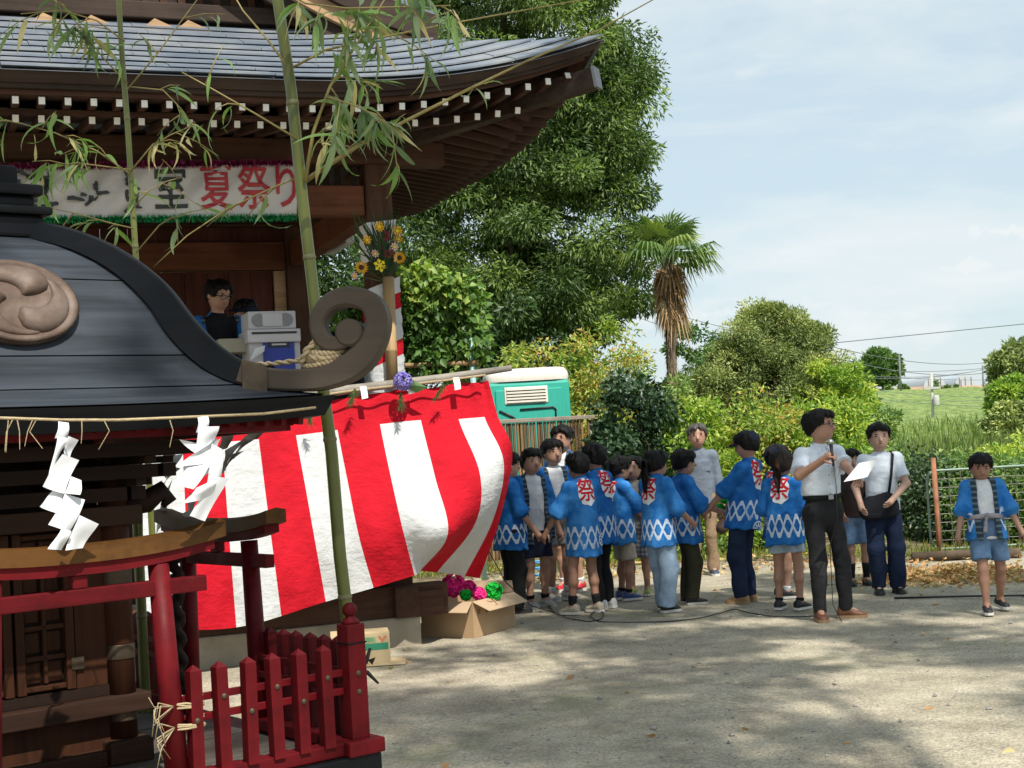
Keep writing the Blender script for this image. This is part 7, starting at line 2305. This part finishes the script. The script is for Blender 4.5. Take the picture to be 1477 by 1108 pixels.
        if top in ('shirt', 'longshirt'):
            mb = MB()
            for sg in (-1, 1):
                a = neck + tz * .012 * H
                P = [a + tx * sg * .040 * H - ty * .01 * H, a + tx * sg * .038 * H + ty * .028 * H - tz * .01 * H, a + tx * sg * .012 * H + ty * .052 * H - tz * .022 * H, a + tx * sg * .030 * H + ty * .058 * H - tz * .050 * H, a + tx * sg * .056 * H + ty * .02 * H - tz * .026 * H]
                mb.add([Vector(p) for p in P], [(0, 1, 4), (1, 2, 3), (1, 3, 4)])
            obj('collar', mb, topm, so, M)
            bvh = BVHTree.FromPolygons([tuple(v) for v in V], [tuple(int(i) for i in q_) for q_ in Q])
            for k in range(6):
                o_ = pelv + tz * (.05 + .044 * k) * H + ty * .4
                hit = bvh.ray_cast(Vector(o_), Vector(-ty), .8)[0]
                if hit is not None:
                    obj('button', MB().ball((0, 0, 0), (.0035 * H, .0018 * H, .0035 * H), 7, 4).mesh('button', C_['grey']), None, so, M @ Matrix.Translation(hit))
            hit = bvh.ray_cast(Vector(chest - tx * .045 * H + ty * .4 - tz * .0 * H), Vector(-ty), .8)[0]
            if hit is not None:
                mb = MB().bbox((0, .001, 0), (.058 * H, .004, .066 * H), .001); obj('pocket', mb, topm, so, M @ Matrix.Translation(hit + Vector(ty) * .001) @ Matrix(T.tolist()).to_4x4() @ Matrix.Rotation(.22, 4, 'Z'))
    if beltm is not None:
        F2 = Field(lo, hi, vox * .8); w0 = pelv + tz * .076 * H
        F2.cone(w0 - tz * .03 * H, w0 + tz * .03 * H, .0865 * H * bulk + .005, .0855 * H * bulk + .005, .02, (ty, 1.3), cuts=[(w0 + tz * .011 * H, tz), (w0 - tz * .011 * H, -tz)])
        V2, Q2 = F2.mesh(); be = obj('belt', vf_mesh('belt', V2, Q2, beltm), None, t, M)
        obj('buckle', MB().bbox((0, 0, 0), (.028 * H, .006, .022 * H), .002), paint('buckle_steel', (.35, .35, .36), .35, .1, metal=.8), be, M @ Matrix.Translation(Vector(w0 + ty * (.0885 * H * bulk / 1.28 + .012))) @ Matrix(T.tolist()).to_4x4())
    return dict(t=t, M=M, wR=wR, wL=wL, eR=eR, eL=eL, hc=hc, hd=hd, pelv=pelv, waist=waist, chest=chest, neck=neck, T=T, H=H, kR=kR, aR=aR, sL=sL, sR=sR)
FEST['hp'] = cloth('happi_plain_blue', (.02, .20, .58))
def gp(x, y): p = on_z(x, y); return (p.x, p.y)
D_ = math.radians
K1 = person('child in blue festival coat and black cargo trousers half hidden by the striped curtain', gp(741, 884), D_(-68), 1.50, 1.22, hair='short', bottom='long', bottm=C_['black'], bw=1.35, shoem='black', sole='b', armR=(.13, .12, .52), armL=(-.12, .10, .55), crest=True)
K2 = person('child with open festival coat over white shirt and navy shorts, facing the group', gp(776, 876), D_(-150), 1.52, 1.20, hair='short', openw=.055, bottom='shorts', bottm=C_['navy'], bw=1.15, cut=.82, shoem='grey', sock=C_['black'], sockh=.16, crest=False, armL=(-.15, .08, .47), armR=(.15, .05, .46))
K3 = person('boy with open festival coat, white shirt and grey shorts between taller children', gp(808, 866), D_(-155), 1.60, 1.18, hair='short', openw=.05, bottom='shorts', bottm=C_['grey'], cut=.7, shoem='grey', sock=C_['white'], sockh=.2, crest=False, armR=(.10, .16, .55), armL=(-.16, .05, .47))
K4 = person('tallest youth in festival coat with red shoes at the back of the children', gp(826, 852), D_(150), 1.74, 1.13, hair='short', openw=.03, bottom='shorts', bottm=C_['black'], cut=.95, shoem='red', sole='w', crest=False, sock=C_['white'], sockh=.15)
K5 = person('boy seen from behind in long festival coat, bare legs and dark socks', gp(848, 884), D_(32), 1.46, 1.22, hair='short', skin='tan', bottom='shorts', bottm=C_['navy'], cut=.55, shoem='beige', sock=C_['black'], sockh=.30, wheel=(.05, .8, -.55), hem=-.155, footL=(-.10, .02, .55), footR=(.06, -.02, .2), armL=(-.20, .14, .50), armR=(.16, .1, .5))
K6 = person('child in festival coat, black trousers and white sneakers behind the bare-legged boy', gp(873, 878), D_(55), 1.53, 1.20, hair='short', bottom='long', bottm=C_['black'], bw=1.0, shoem='white', armR=(.14, .12, .5), armL=(-.14, .12, .5))
K7 = person('small boy in festival coat, beige shorts and blue sneakers', gp(902, 865), D_(-68), 1.39, 1.24, hair='short', skin='tan', bottom='shorts', bottm=C_['beige'], bw=1.15, cut=.95, shoem='blue', sock=C_['black'], sockh=.14, armR=(.10, .20, .56), armL=(-.10, .22, .57), wheel=(.0, .7, .7))
K8 = person('child in checked shorts and yellow-green shoes tucked behind the small boy', gp(924, 858), D_(165), 1.38, 1.24, hair='long', openw=.05, inner=C_['beige'], bottom='shorts', bottm=C_['plaid'], bw=1.2, cut=1.0, shoem='green', crest=False, armR=(.12, .14, .52), armL=(-.12, .15, .53))
K9 = person('girl with long black ponytail, festival coat and wide pale jeans', gp(957, 882), D_(-52), 1.44, 1.22, hair='pony', bottom='long', bottm=C_['jeans'], bw=1.5, shoem='black', sole='w', hem=-.10, armR=(.13, .16, .56), armL=(-.13, .2, .58), footL=(-.05, .06, .0), footR=(.06, -.02, -.15))
K10 = person('child in festival coat and dark olive trousers holding something green', gp(996, 871), D_(-78), 1.43, 1.22, hair='short', inner=C_['pink'], openw=.02, bottom='long', bottm=C_['olive'], bw=1.2, shoem='black', sole='w', crest=False, armR=(.10, .20, .60), armL=(-.06, .23, .62), curlL=1.1, curlR=1.1)
K11 = person('man in grey-blue buttoned shirt and khaki trousers watching by the hedge', gp(1018, 830), D_(176), 1.68, 1.13, hair='short', hairm=M_hairg, skin='mid', top='longshirt', topm=C_['greyblue'], bottom='long', bottm=C_['khaki'], bw=1.0, shoem='dnavy', sole='w', hem=-.05, armL=(-.145, .03, .455), armR=(.145, .03, .455), group='festival people in the yard')
K12 = person('adult in festival coat stooping forward in navy trousers and tan shoes', gp(1076, 869), D_(58), 1.58, 1.13, lean=.20, hpitch=-.25, hair='short', cap=(C_['navy'], 'cap'), inner=C_['white'], bottom='long', bottm=C_['djeans'], bw=1.25, shoem='tan', sole='t', hem=-.075, wheel=(.02, .75, .3), armL=(-.10, .22, .50), armR=(.12, .16, .52))
K13 = person('child in navy cap and festival coat behind the ponytail girl', gp(1131, 862), D_(-80), 1.42, 1.24, hair='short', cap=(C_['navy'], 'cap'), bottom='shorts', bottm=C_['navy'], cut=.8, shoem='black', sock=C_['white'], sockh=.15, crest=True)
K14 = person('girl with brown ponytail in festival coat and frayed pale denim shorts', gp(1140, 879), D_(-28), 1.38, 1.23, hair='pony', hairm=M_hairb, skin='tan', bottom='shorts', bottm=C_['ldenim'], cut=.62, bw=1.15, shoem='black', sole='w', sock=C_['black'], sockh=.12, hem=-.10, armR=(.14, .10, .52), armL=(-.13, .14, .54), footL=(-.07, .0, .0), footR=(.07, -.01, -.4))
K16 = person('child in dark top, denim shorts and black striped knee socks behind the speaking man', gp(1240, 845), D_(178), 1.33, 1.22, hair='short', top='tee', topm=C_['brownd'], bottom='shorts', bottm=C_['denim'], bw=1.15, cut=.85, shoem='black', sole='b', sock=C_['black'], sockh=.55, armR=(.12, .14, .55), armL=(-.12, .12, .52))
K17 = person('woman in white t-shirt and dark wide jeans with a black shoulder bag', gp(1282, 857), D_(176), 1.57, 1.16, hair='short', skin='light', top='tee', topm=C_['paleblue'], bottom='long', bottm=C_['djeans'], bw=1.3, shoem='black', sole='b', hem=-.02, armR=(.15, .12, .55), armL=(-.04, .15, .575), elL=(-1, -.3, -.2), curlL=.4)
K18 = person('boy in festival coat and denim shorts striding with his head lowered', gp(1433, 884), D_(172), 1.30, 1.24, lean=.28, hpitch=-.35, hair='short', skin='tan', openw=.045, inner=C_['white'], bottom='shorts', bottm=C_['denim'], bw=1.25, cut=.78, shoem='black', sole='w', crest=False, sash=C_['lavgrey'], armR=(.20, .06, .46), armL=(-.21, .05, .47), footL=(-.07, -.13, .25), footR=(.05, .08, -.05), liftL=.02, hem=-.06)
SP = person('man in white short-sleeved shirt speaking into a microphone and holding a paper', gp(1197, 893), D_(-160), 1.71, 1.13, hair='short', hairm=M_hair, skin='mid', top='shirt', topm=C_['paleblue'], bottom='long', bottm=C_['charcoal'], bw=.95, shoem='brown', sole='t', hem=.088, bulk=1.08, glasses=True, hyaw=.60, hpitch=.08, beltm=C_['black'],
            armR=('px', 1186, 664, 11.42), elR=(.9, .1, -1), armL=('px', 1238, 692, 11.32), elL=(-.5, -.3, -1), curlR=1.35, curlL=.9, footL=(-.075, .03, .95), footR=(.065, .02, -.35), vox=.0095)
# ---- things in hands
def held(d, p): return d['M'] @ Vector(p)
w = SP['wR']; H_ = SP['H']
fR = unit(SP['wR'] - SP['eR'])
gripR = w + fR * .05 * H_ + npv(-.005, .02, .0)
mdir = unit(npv(-.10, -.25, 1.0))
mic = thing('microphone', 'black handheld microphone with silver mesh head at the speaking man\'s mouth', 'microphone', held(SP, gripR))
Mm = SP['M']
obj('mic_handle', MB().tube([Vector(gripR - mdir * .09), Vector(gripR + mdir * .085)], [.010, .0155], 12), M_blackp, mic, Mm, True)
obj('mic_head', MB().ball(tuple(gripR + mdir * .105), .025, 14, 9), paint('mic_mesh', (.42, .43, .45), .35, .2, 90, metal=.8, bmp=.5, bscale=300), mic, Mm, True)
a = gripR - mdir * .09
obj('mic_lead', MB().tube([Vector(a), Vector(a + npv(0, .02, -.15)), Vector(a + npv(.01, .02, -.42)), Vector(npv(.06, .17, .62 * 1.0)), Vector(npv(.10, .22, .15)), Vector(npv(.08, .30, .012))], .0035, 6), M_blackp, mic, Mm, True)
w = SP['wL']; fL = unit(SP['wL'] - SP['eL']); g = w + fL * .06 * H_
sh = MB(); Yp = held(SP, g).y - .03
c4 = [SP['M'].inverted() @ on_y(x_, y_, Yp + dy_) for x_, y_, dy_ in ((1217, 695, -.02), (1239, 668, .03), (1266, 662, .04), (1251, 688, -.01))]
rows = [[c4[0].lerp(c4[1], v_).lerp(c4[3].lerp(c4[2], v_), u_) + Vector((0, .012 * math.sin(u_ * 3.1), 0)) for u_ in np.linspace(0, 1, 6)] for v_ in np.linspace(0, 1, 6)]
sh.grid(rows)
o = obj('speech_paper', sh, M_paper, None, SP['M'], True); tag(o, 'white sheet of paper held by the speaking man', 'paper')
# shoulder bag of the woman
M_bag = cloth('black_nylon', (.016, .017, .022)); H_ = K17['H']
bag = thing('shoulder_bag', 'black nylon shoulder bag hanging before the woman in white', 'bag', held(K17, K17['pelv'] + npv(.05, .12, 0)))
F = Field(K17['pelv'] + npv(-.2, -.05, -.22), K17['pelv'] + npv(.3, .35, .22), .012)
bc = K17['pelv'] + npv(.055, .135, .035)
F.cone(bc + npv(-.10, 0, -.04), bc + npv(.11, 0, -.05), .085, .09, .05, (npv(0, 1, 0), 1.7)); F.cone(bc + npv(-.08, 0, .04), bc + npv(.08, 0, .03), .065, .06, .05, (npv(0, 1, 0), 1.9)); F.wrinkle(.006, 34, 5)
V, Q = F.mesh(); obj('bag_body', vf_mesh('bag_body', V, Q, M_bag), None, bag, K17['M'])
s0 = bc + npv(-.09, .0, .08); s1 = K17['sL'] + npv(.035, .075, .045); s2 = K17['sL'] + npv(.03, -.02, .075)
obj('bag_strap', MB().tube([Vector(s0), Vector(s0 * .5 + s1 * .5 + npv(0, .03, 0)), Vector(s1), Vector(s2), Vector(K17['chest'] + npv(0, -.14, 0)), Vector(bc + npv(.12, -.16, .06)), Vector(bc + npv(.12, -.02, .06))], [(.012, .003)] * 7, 8, flat=(1, 0, 0)), M_bag, bag, K17['M'], True)
# bag of the man by the hedge, green thing, drumsticks
b_ = held(K11, K11['wL'] + npv(0, .02, -.16))
bg = thing('hand_bag', 'dark soft bag hanging from the hand of the man by the hedge', 'bag', b_)
F = Field(K11['wL'] + npv(-.12, -.1, -.4), K11['wL'] + npv(.12, .15, .05), .013); c = K11['wL'] + npv(0, .02, -.22)
F.cone(c + npv(-.03, 0, .05), c + npv(.02, 0, -.08), .05, .075, .03); F.wrinkle(.006, 34, 9); V, Q = F.mesh(); obj('bag_body', vf_mesh('bag_body', V, Q, C_['brownd']), None, bg, K11['M'])
obj('bag_handle', MB().tube([Vector(c + npv(-.04, 0, .09)), Vector(K11['wL'] + npv(0, .015, -.07)), Vector(c + npv(.04, 0, .09))], .006, 6), C_['brownd'], bg, K11['M'], True)
mb = MB(); c = K10['wL'] + npv(.03, .07, .03)
for i in range(60):
    d = unit(npv(RNG.gauss(0, 1), RNG.gauss(0, 1), RNG.gauss(0, 1))); s_ = unit(np.cross(d, npv(.3, .5, .8))) * .02
    mb.add([Vector(c), Vector(c + d * .05 - s_), Vector(c + d * .065), Vector(c + d * .05 + s_)], [(0, 1, 2, 3)])
o = obj('paper_rosette', mb, M_pomg, None, K10['M'], fixn=False); tag(o, 'crumpled green paper rosette held by the child in olive trousers', 'paper flower')
M_stick = wood('drumstick_wood', (.45, .30, .17), axis=0)
a = held(K16, K16['wL'] + npv(0, .06, -.04))
for k in range(2):
    mb = MB().tube([a + Vector((-.10, -.02 * k, .05 - .03 * k)), a + Vector((.16, -.05 - .02 * k, -.05 - .03 * k))], [.010, .012], 8)
    o = obj('drumstick', mb, M_stick, smooth=True); tag(o, ('upper' if k == 0 else 'lower') + ' wooden drumstick held by the child in knee socks', 'drumstick', 'drumsticks')
# ---- people on the stage
def stp(x, y, v):
    u, z = stage_px(x, y, v); p = MS @ Vector((u, v, 0)); return (p.x, p.y)
S1 = person('man on the stage in blue festival coat over black shirt, looking down through glasses', stp(316, 470, 1.1), D_(-150), 1.86, 1.02, lean=.05, hpitch=-.30, hyaw=.35, hair='short', openw=.07, inner=C_['black'], bottom='long', bottm=C_['black'], crest=False, glasses=True, armR=(.12, .2, .60), armL=(-.16, .22, .58), z0=FLOOR, group='people on the stage')
S2 = person('person in dark brimmed hat standing behind the man on the stage', stp(353, 470, 1.7), D_(-150), 1.74, 1.05, hpitch=-.15, hair='short', cap=(C_['navy'], 'hat'), top='shirt', topm=C_['navy'], bottom='long', bottm=C_['black'], z0=FLOOR, group='people on the stage')
S3 = person('dark-haired man crouching at the stage edge, face showing under the roof scroll', stp(486, 520, .5), D_(180), 1.66, 1.15, pel=-.215, lean=.05, hair='short', top='shirt', topm=C_['black'], bottom='long', bottm=C_['black'], footL=(-.11, .10, .2), footR=(.11, .06, -.2), armL=(-.14, .20, .35), armR=(.14, .20, .35), z0=FLOOR, group='people on the stage')
# ================================================================ bamboo poles with leafy branches
M_culm = wood('green_bamboo_culm', (0.135, 0.155, 0.032), axis=2, grain=9, rough=.35, dark=.7, light=1.25, bmp=.05, spec=.5)
M_twig = paint('bamboo_twig', (0.26, 0.21, 0.07), .5, .3, 20, bmp=.1)
M_node = paint('bamboo_node_ring', (0.16, 0.15, 0.07), .6, .3)
M_bl = [leafmat('bamboo_leaf_green', [(0.15, 0.25, 0.07)], .5, .35, attr='none'), leafmat('bamboo_leaf_grey', [(0.20, 0.27, 0.15)], .5, .35, attr='none'), leafmat('bamboo_leaf_dull', [(0.11, 0.17, 0.09)], .5, .3, attr='none'), leafmat('bamboo_leaf_dry', [(0.42, 0.36, 0.19)], .6, .3, attr='none')]
def blade_mesh(v, mat):
    """narrow wilted leaf, 1 unit long, curling"""
    r = random.Random(v); rows = []
    curl, tw = r.uniform(.3, 1.6), r.uniform(-2.0, 2.0)
    x = z = 0.0; a = 0.0
    for i in range(7):
        q = i / 6; w = .066 * (math.sin(math.pi * min(1, q ** .7 * .97 + .03)) + .02)
        ca, sa = math.cos(tw * q), math.sin(tw * q)
        rows.append([(x, -w * ca, z - w * sa), (x, 0, z - w * .35), (x, w * ca, z + w * sa)])
        a -= curl * .22; x += math.cos(a) / 6; z += math.sin(a) / 6
    mb = MB(); mb.grid(rows); me = mb.mesh('leaf', mat, True); return me
BL = [[blade_mesh(10 * k + j, M_bl[k]) for j in range(4)] for k in range(4)]
def culm(root, pts, rs, nodes):
    P, R = [], []
    pts = [Vector(p) for p in pts]
    L = [0]
    for a, b in zip(pts[:-1], pts[1:]): L.append(L[-1] + (b - a).length)
    n = 90
    for i in range(n + 1):
        s = L[-1] * i / n; k = max(j for j in range(len(L) - 1) if L[j] <= s + 1e-9); q = (s - L[k]) / (L[k + 1] - L[k])
        P.append(pts[k].lerp(pts[k + 1], q)); R.append(rs[0] + (rs[1] - rs[0]) * s / L[-1])
    o = obj('culm', MB().tube(P, R, 14), M_culm, root, None, True)
    for f in nodes:
        s = L[-1] * f; i = int(f * n); p = P[i]; d = (P[min(n, i + 1)] - P[max(0, i - 1)]).normalized(); r = R[i]
        obj('node_ring', MB().tube([p - d * .006, p - d * .003, p, p + d * .004, p + d * .008], [r * 1.02, r * 1.10, r * 1.14, r * 1.08, r * 1.01], 14), M_node, o, None, True)
    return o
def branch(root, pts, r0, r1=.0015, leaves=(), sub=0, seed=0, tone=(0, 1, 2), lsz=(.07, .14), spread=1.0):
    rr = random.Random(seed)
    pts = [Vector(p) for p in pts]
    n = len(pts)
    b = obj('branch', MB().tube(pts, [r0 + (r1 - r0) * i / (n - 1) for i in range(n)], 7), M_twig, root, None, True)
    def at(q):
        s = q * (n - 1); k = min(n - 2, int(s)); return pts[k].lerp(pts[k + 1], s - k), (pts[k + 1] - pts[k]).normalized()
    for (q, cnt) in leaves:
        p, d = at(q)
        # a small side twig carrying a fan of leaves
        sd = (d * .6 + Vector((rr.uniform(-1, 1), rr.uniform(-.8, .8), rr.uniform(-.8, .6))) * spread).normalized()
        L = rr.uniform(.05, .16); e = p + sd * L + Vector((0, 0, -.02))
        obj('twig', MB().tube([p, p.lerp(e, .5) + Vector((0, 0, .008)), e], [.0025, .0018, .001], 5), M_twig, root, None, True)
        for k in range(cnt):
            s = p.lerp(e, rr.uniform(.25, 1.0))
            ld = (sd * .5 + Vector((rr.gauss(0, .6), rr.gauss(0, .5), rr.gauss(-.45, .5)))).normalized()
            up = Vector((rr.gauss(0, .5), rr.gauss(0, .5), 1)); y = up.cross(ld)
            y = y.normalized() if y.length > .05 else Vector((0, 1, 0)); z = ld.cross(y)
            l = rr.uniform(*lsz)
            Mx = Matrix(((ld.x * l, y.x * l, z.x * l, s.x), (ld.y * l, y.y * l, z.y * l, s.y), (ld.z * l, y.z * l, z.z * l, s.z), (0, 0, 0, 1)))
            kk = 3 if rr.random() < .1 else rr.choice(tone)
            obj('leaf', BL[kk][rr.randrange(4)], None, root, Mx)
BY = 3.86
def bp(x, y, dy=0.0): return on_y(x, y, BY + dy)
bmA = thing('bamboo_pole', 'thick yellow-green bamboo pole with leafy side branches behind the corner fence post', 'bamboo', (bp(516, 1100).x, BY, 0), 0, 'bamboo poles round the shrine')
base = bp(516, 1090); base = Vector((base.x + .02, BY, 0))
culm(bmA, [base, bp(502, 900), bp(490, 800), bp(478, 650), bp(466, 560), bp(452, 420), bp(436, 285), bp(420, 130), bp(396, -30), bp(380, -180)], (.0195, .0150), (.18, .38, .515, .67, .80, .93))
branch(bmA, [bp(440, 262), bp(520, 208, -.02), bp(590, 172, -.04), bp(690, 122, -.05), bp(760, 88, -.05), bp(860, 45, -.06), bp(945, -2, -.05)], .0062, leaves=((.28, 3), (.42, 3)), seed=1, spread=.5, lsz=(.05, .1))
branch(bmA, [bp(440, 262, -.02), bp(452, 190, -.03), bp(476, 125, -.05), bp(520, 55, -.06), bp(562, -12, -.08)], .0058, leaves=((.45, 9), (.5, 10), (.55, 10), (.62, 9), (.7, 5), (.9, 12), (.97, 12)), seed=2, tone=(1, 1, 2, 0))
branch(bmA, [bp(470, 140, -.05), bp(505, 150, -.10), bp(540, 165, -.12), bp(565, 185, -.12)], .003, leaves=((.2, 9), (.4, 11), (.6, 11), (.8, 10), (1, 7)), seed=3, tone=(1, 1, 2, 0))
branch(bmA, [bp(445, 255, .02), bp(490, 225, .03), bp(520, 200, .03), bp(530, 175, .03)], .003, leaves=((.5, 6), (.8, 7)), seed=31, tone=(0, 1, 3))
branch(bmA, [bp(428, 200, -.02), bp(370, 165, -.05), bp(300, 125, -.06), bp(262, 104, -.07)], .0032, leaves=((.45, 3), (.7, 2)), seed=4, tone=(0, 1))
branch(bmA, [bp(417, 100, -.01), bp(388, 60, -.02), bp(350, 15, -.03), bp(330, -20, -.03)], .0035, leaves=((.9, 4),), seed=5)
branch(bmA, [bp(418, 100, .02), bp(470, 72, .02), bp(560, 52, .0), bp(640, 36, .0), bp(760, 14, .0), bp(860, -4, .0)], .0038, leaves=((.2, 9), (.32, 10), (.42, 8), (.5, 6)), seed=6, tone=(1, 2, 1, 0))
branch(bmA, [bp(400, -20), bp(440, 5, -.06), bp(500, 12, -.1), bp(580, 10, -.1), bp(650, 8, -.1)], .003, leaves=((.2, 10), (.35, 11), (.5, 11), (.65, 10), (.8, 10), (.95, 9)), seed=7, tone=(1, 1, 2, 0))
branch(bmA, [bp(432, 255, .03), bp(400, 268, .05), bp(330, 300, .07), bp(270, 340, .08), bp(222, 385, .08)], .0028, leaves=((.25, 2), (.4, 1)), seed=8, spread=.4)
BY2 = 4.75
def bq(x, y, dy=0.0): return on_y(x, y, BY2 + dy)
bmB = thing('bamboo_pole', 'slim green bamboo pole with wilted sunlit leaves rising behind the black roof', 'bamboo', (bq(205, 600).x, BY2, 0), 0, 'bamboo poles round the shrine')
b0 = bq(206, 620)
culm(bmB, [Vector((b0.x + .03, BY2, 0)), bq(204, 500), bq(196, 370), bq(191, 290), bq(184, 180), bq(176, 80), bq(170, -20), bq(160, -160)], (.0125, .0085), (.3, .5, .66, .78, .9))
branch(bmB, [bq(186, 250, -.03), bq(140, 218, -.05), bq(80, 192, -.08), bq(30, 178, -.1), bq(-20, 170, -.1)], .003, leaves=((.15, 5), (.3, 6), (.45, 6), (.6, 6), (.8, 5), (.95, 4)), seed=11, tone=(0, 0, 1, 0), lsz=(.08, .15))
branch(bmB, [bq(188, 248, -.03), bq(215, 215, -.05), bq(245, 195, -.06), bq(280, 180, -.06)], .003, leaves=((.3, 6), (.5, 6), (.75, 5), (.95, 4)), seed=12, tone=(3, 3, 0), lsz=(.05, .11))
branch(bmB, [bq(188, 245, -.02), bq(150, 240, -.06), bq(110, 235, -.08), bq(55, 245, -.1)], .0028, leaves=((.3, 6), (.5, 6), (.75, 5), (.95, 4)), seed=13, tone=(0, 0, 1), lsz=(.08, .15))
branch(bmB, [bq(183, 130, -.03), bq(225, 80, -.05), bq(262, 30, -.06), bq(290, -8, -.06)], .003, leaves=((.35, 3), (.7, 3)), seed=14, tone=(2, 1), lsz=(.06, .11))
branch(bmB, [bq(184, 120, -.03), bq(150, 85, -.06), bq(115, 40, -.1), bq(90, 5, -.1)], .003, leaves=((.3, 4), (.5, 6), (.7, 8), (.9, 8)), seed=15, tone=(1, 2, 0), lsz=(.08, .16))
branch(bmB, [bq(180, 60, -.03), bq(140, 30, -.08), bq(90, 15, -.12), bq(30, 20, -.14)], .003, leaves=((.2, 6), (.4, 8), (.6, 8), (.85, 6)), seed=16, tone=(1, 2, 0), lsz=(.08, .16))
branch(bmB, [bq(186, 125, -.03), bq(235, 130, -.05), bq(255, 150, -.06), bq(262, 172, -.06)], .0025, leaves=((.3, 3), (.6, 4), (.9, 3)), seed=17, tone=(1, 2, 0), lsz=(.07, .13))
branch(bmB, [bq(192, 300, -.03), bq(215, 275, -.05), bq(240, 262, -.06), bq(262, 256, -.06)], .0025, leaves=((.3, 4), (.6, 4), (.9, 3)), seed=18, tone=(0, 1, 0), lsz=(.06, .12))
branch(bmB, [bq(194, 330, -.03), bq(160, 322, -.06), bq(110, 308, -.08), bq(70, 300, -.1)], .0025, leaves=((.2, 4), (.45, 4), (.7, 4)), seed=19, tone=(1, 2, 0), lsz=(.07, .13))
branch(bmB, [bq(196, 365, -.03), bq(230, 325, -.05), bq(250, 312, -.06), bq(262, 330, -.06)], .0025, leaves=((.5, 2), (.8, 2)), seed=20, tone=(1, 2, 0), lsz=(.1, .16))
BY3 = 4.35
# third pole beside the cabinet, only a strip of it shows
g0 = on_y(205, 900, BY3)
bmC = thing('bamboo_pole', 'dark green bamboo pole standing hard against the cabinet corner', 'bamboo', (g0.x, BY3, 0), 0, 'bamboo poles round the shrine')
culm(bmC, [(g0.x, BY3, 0), (g0.x - .0, BY3, 1.9)], (.016, .015), (.3, .6))
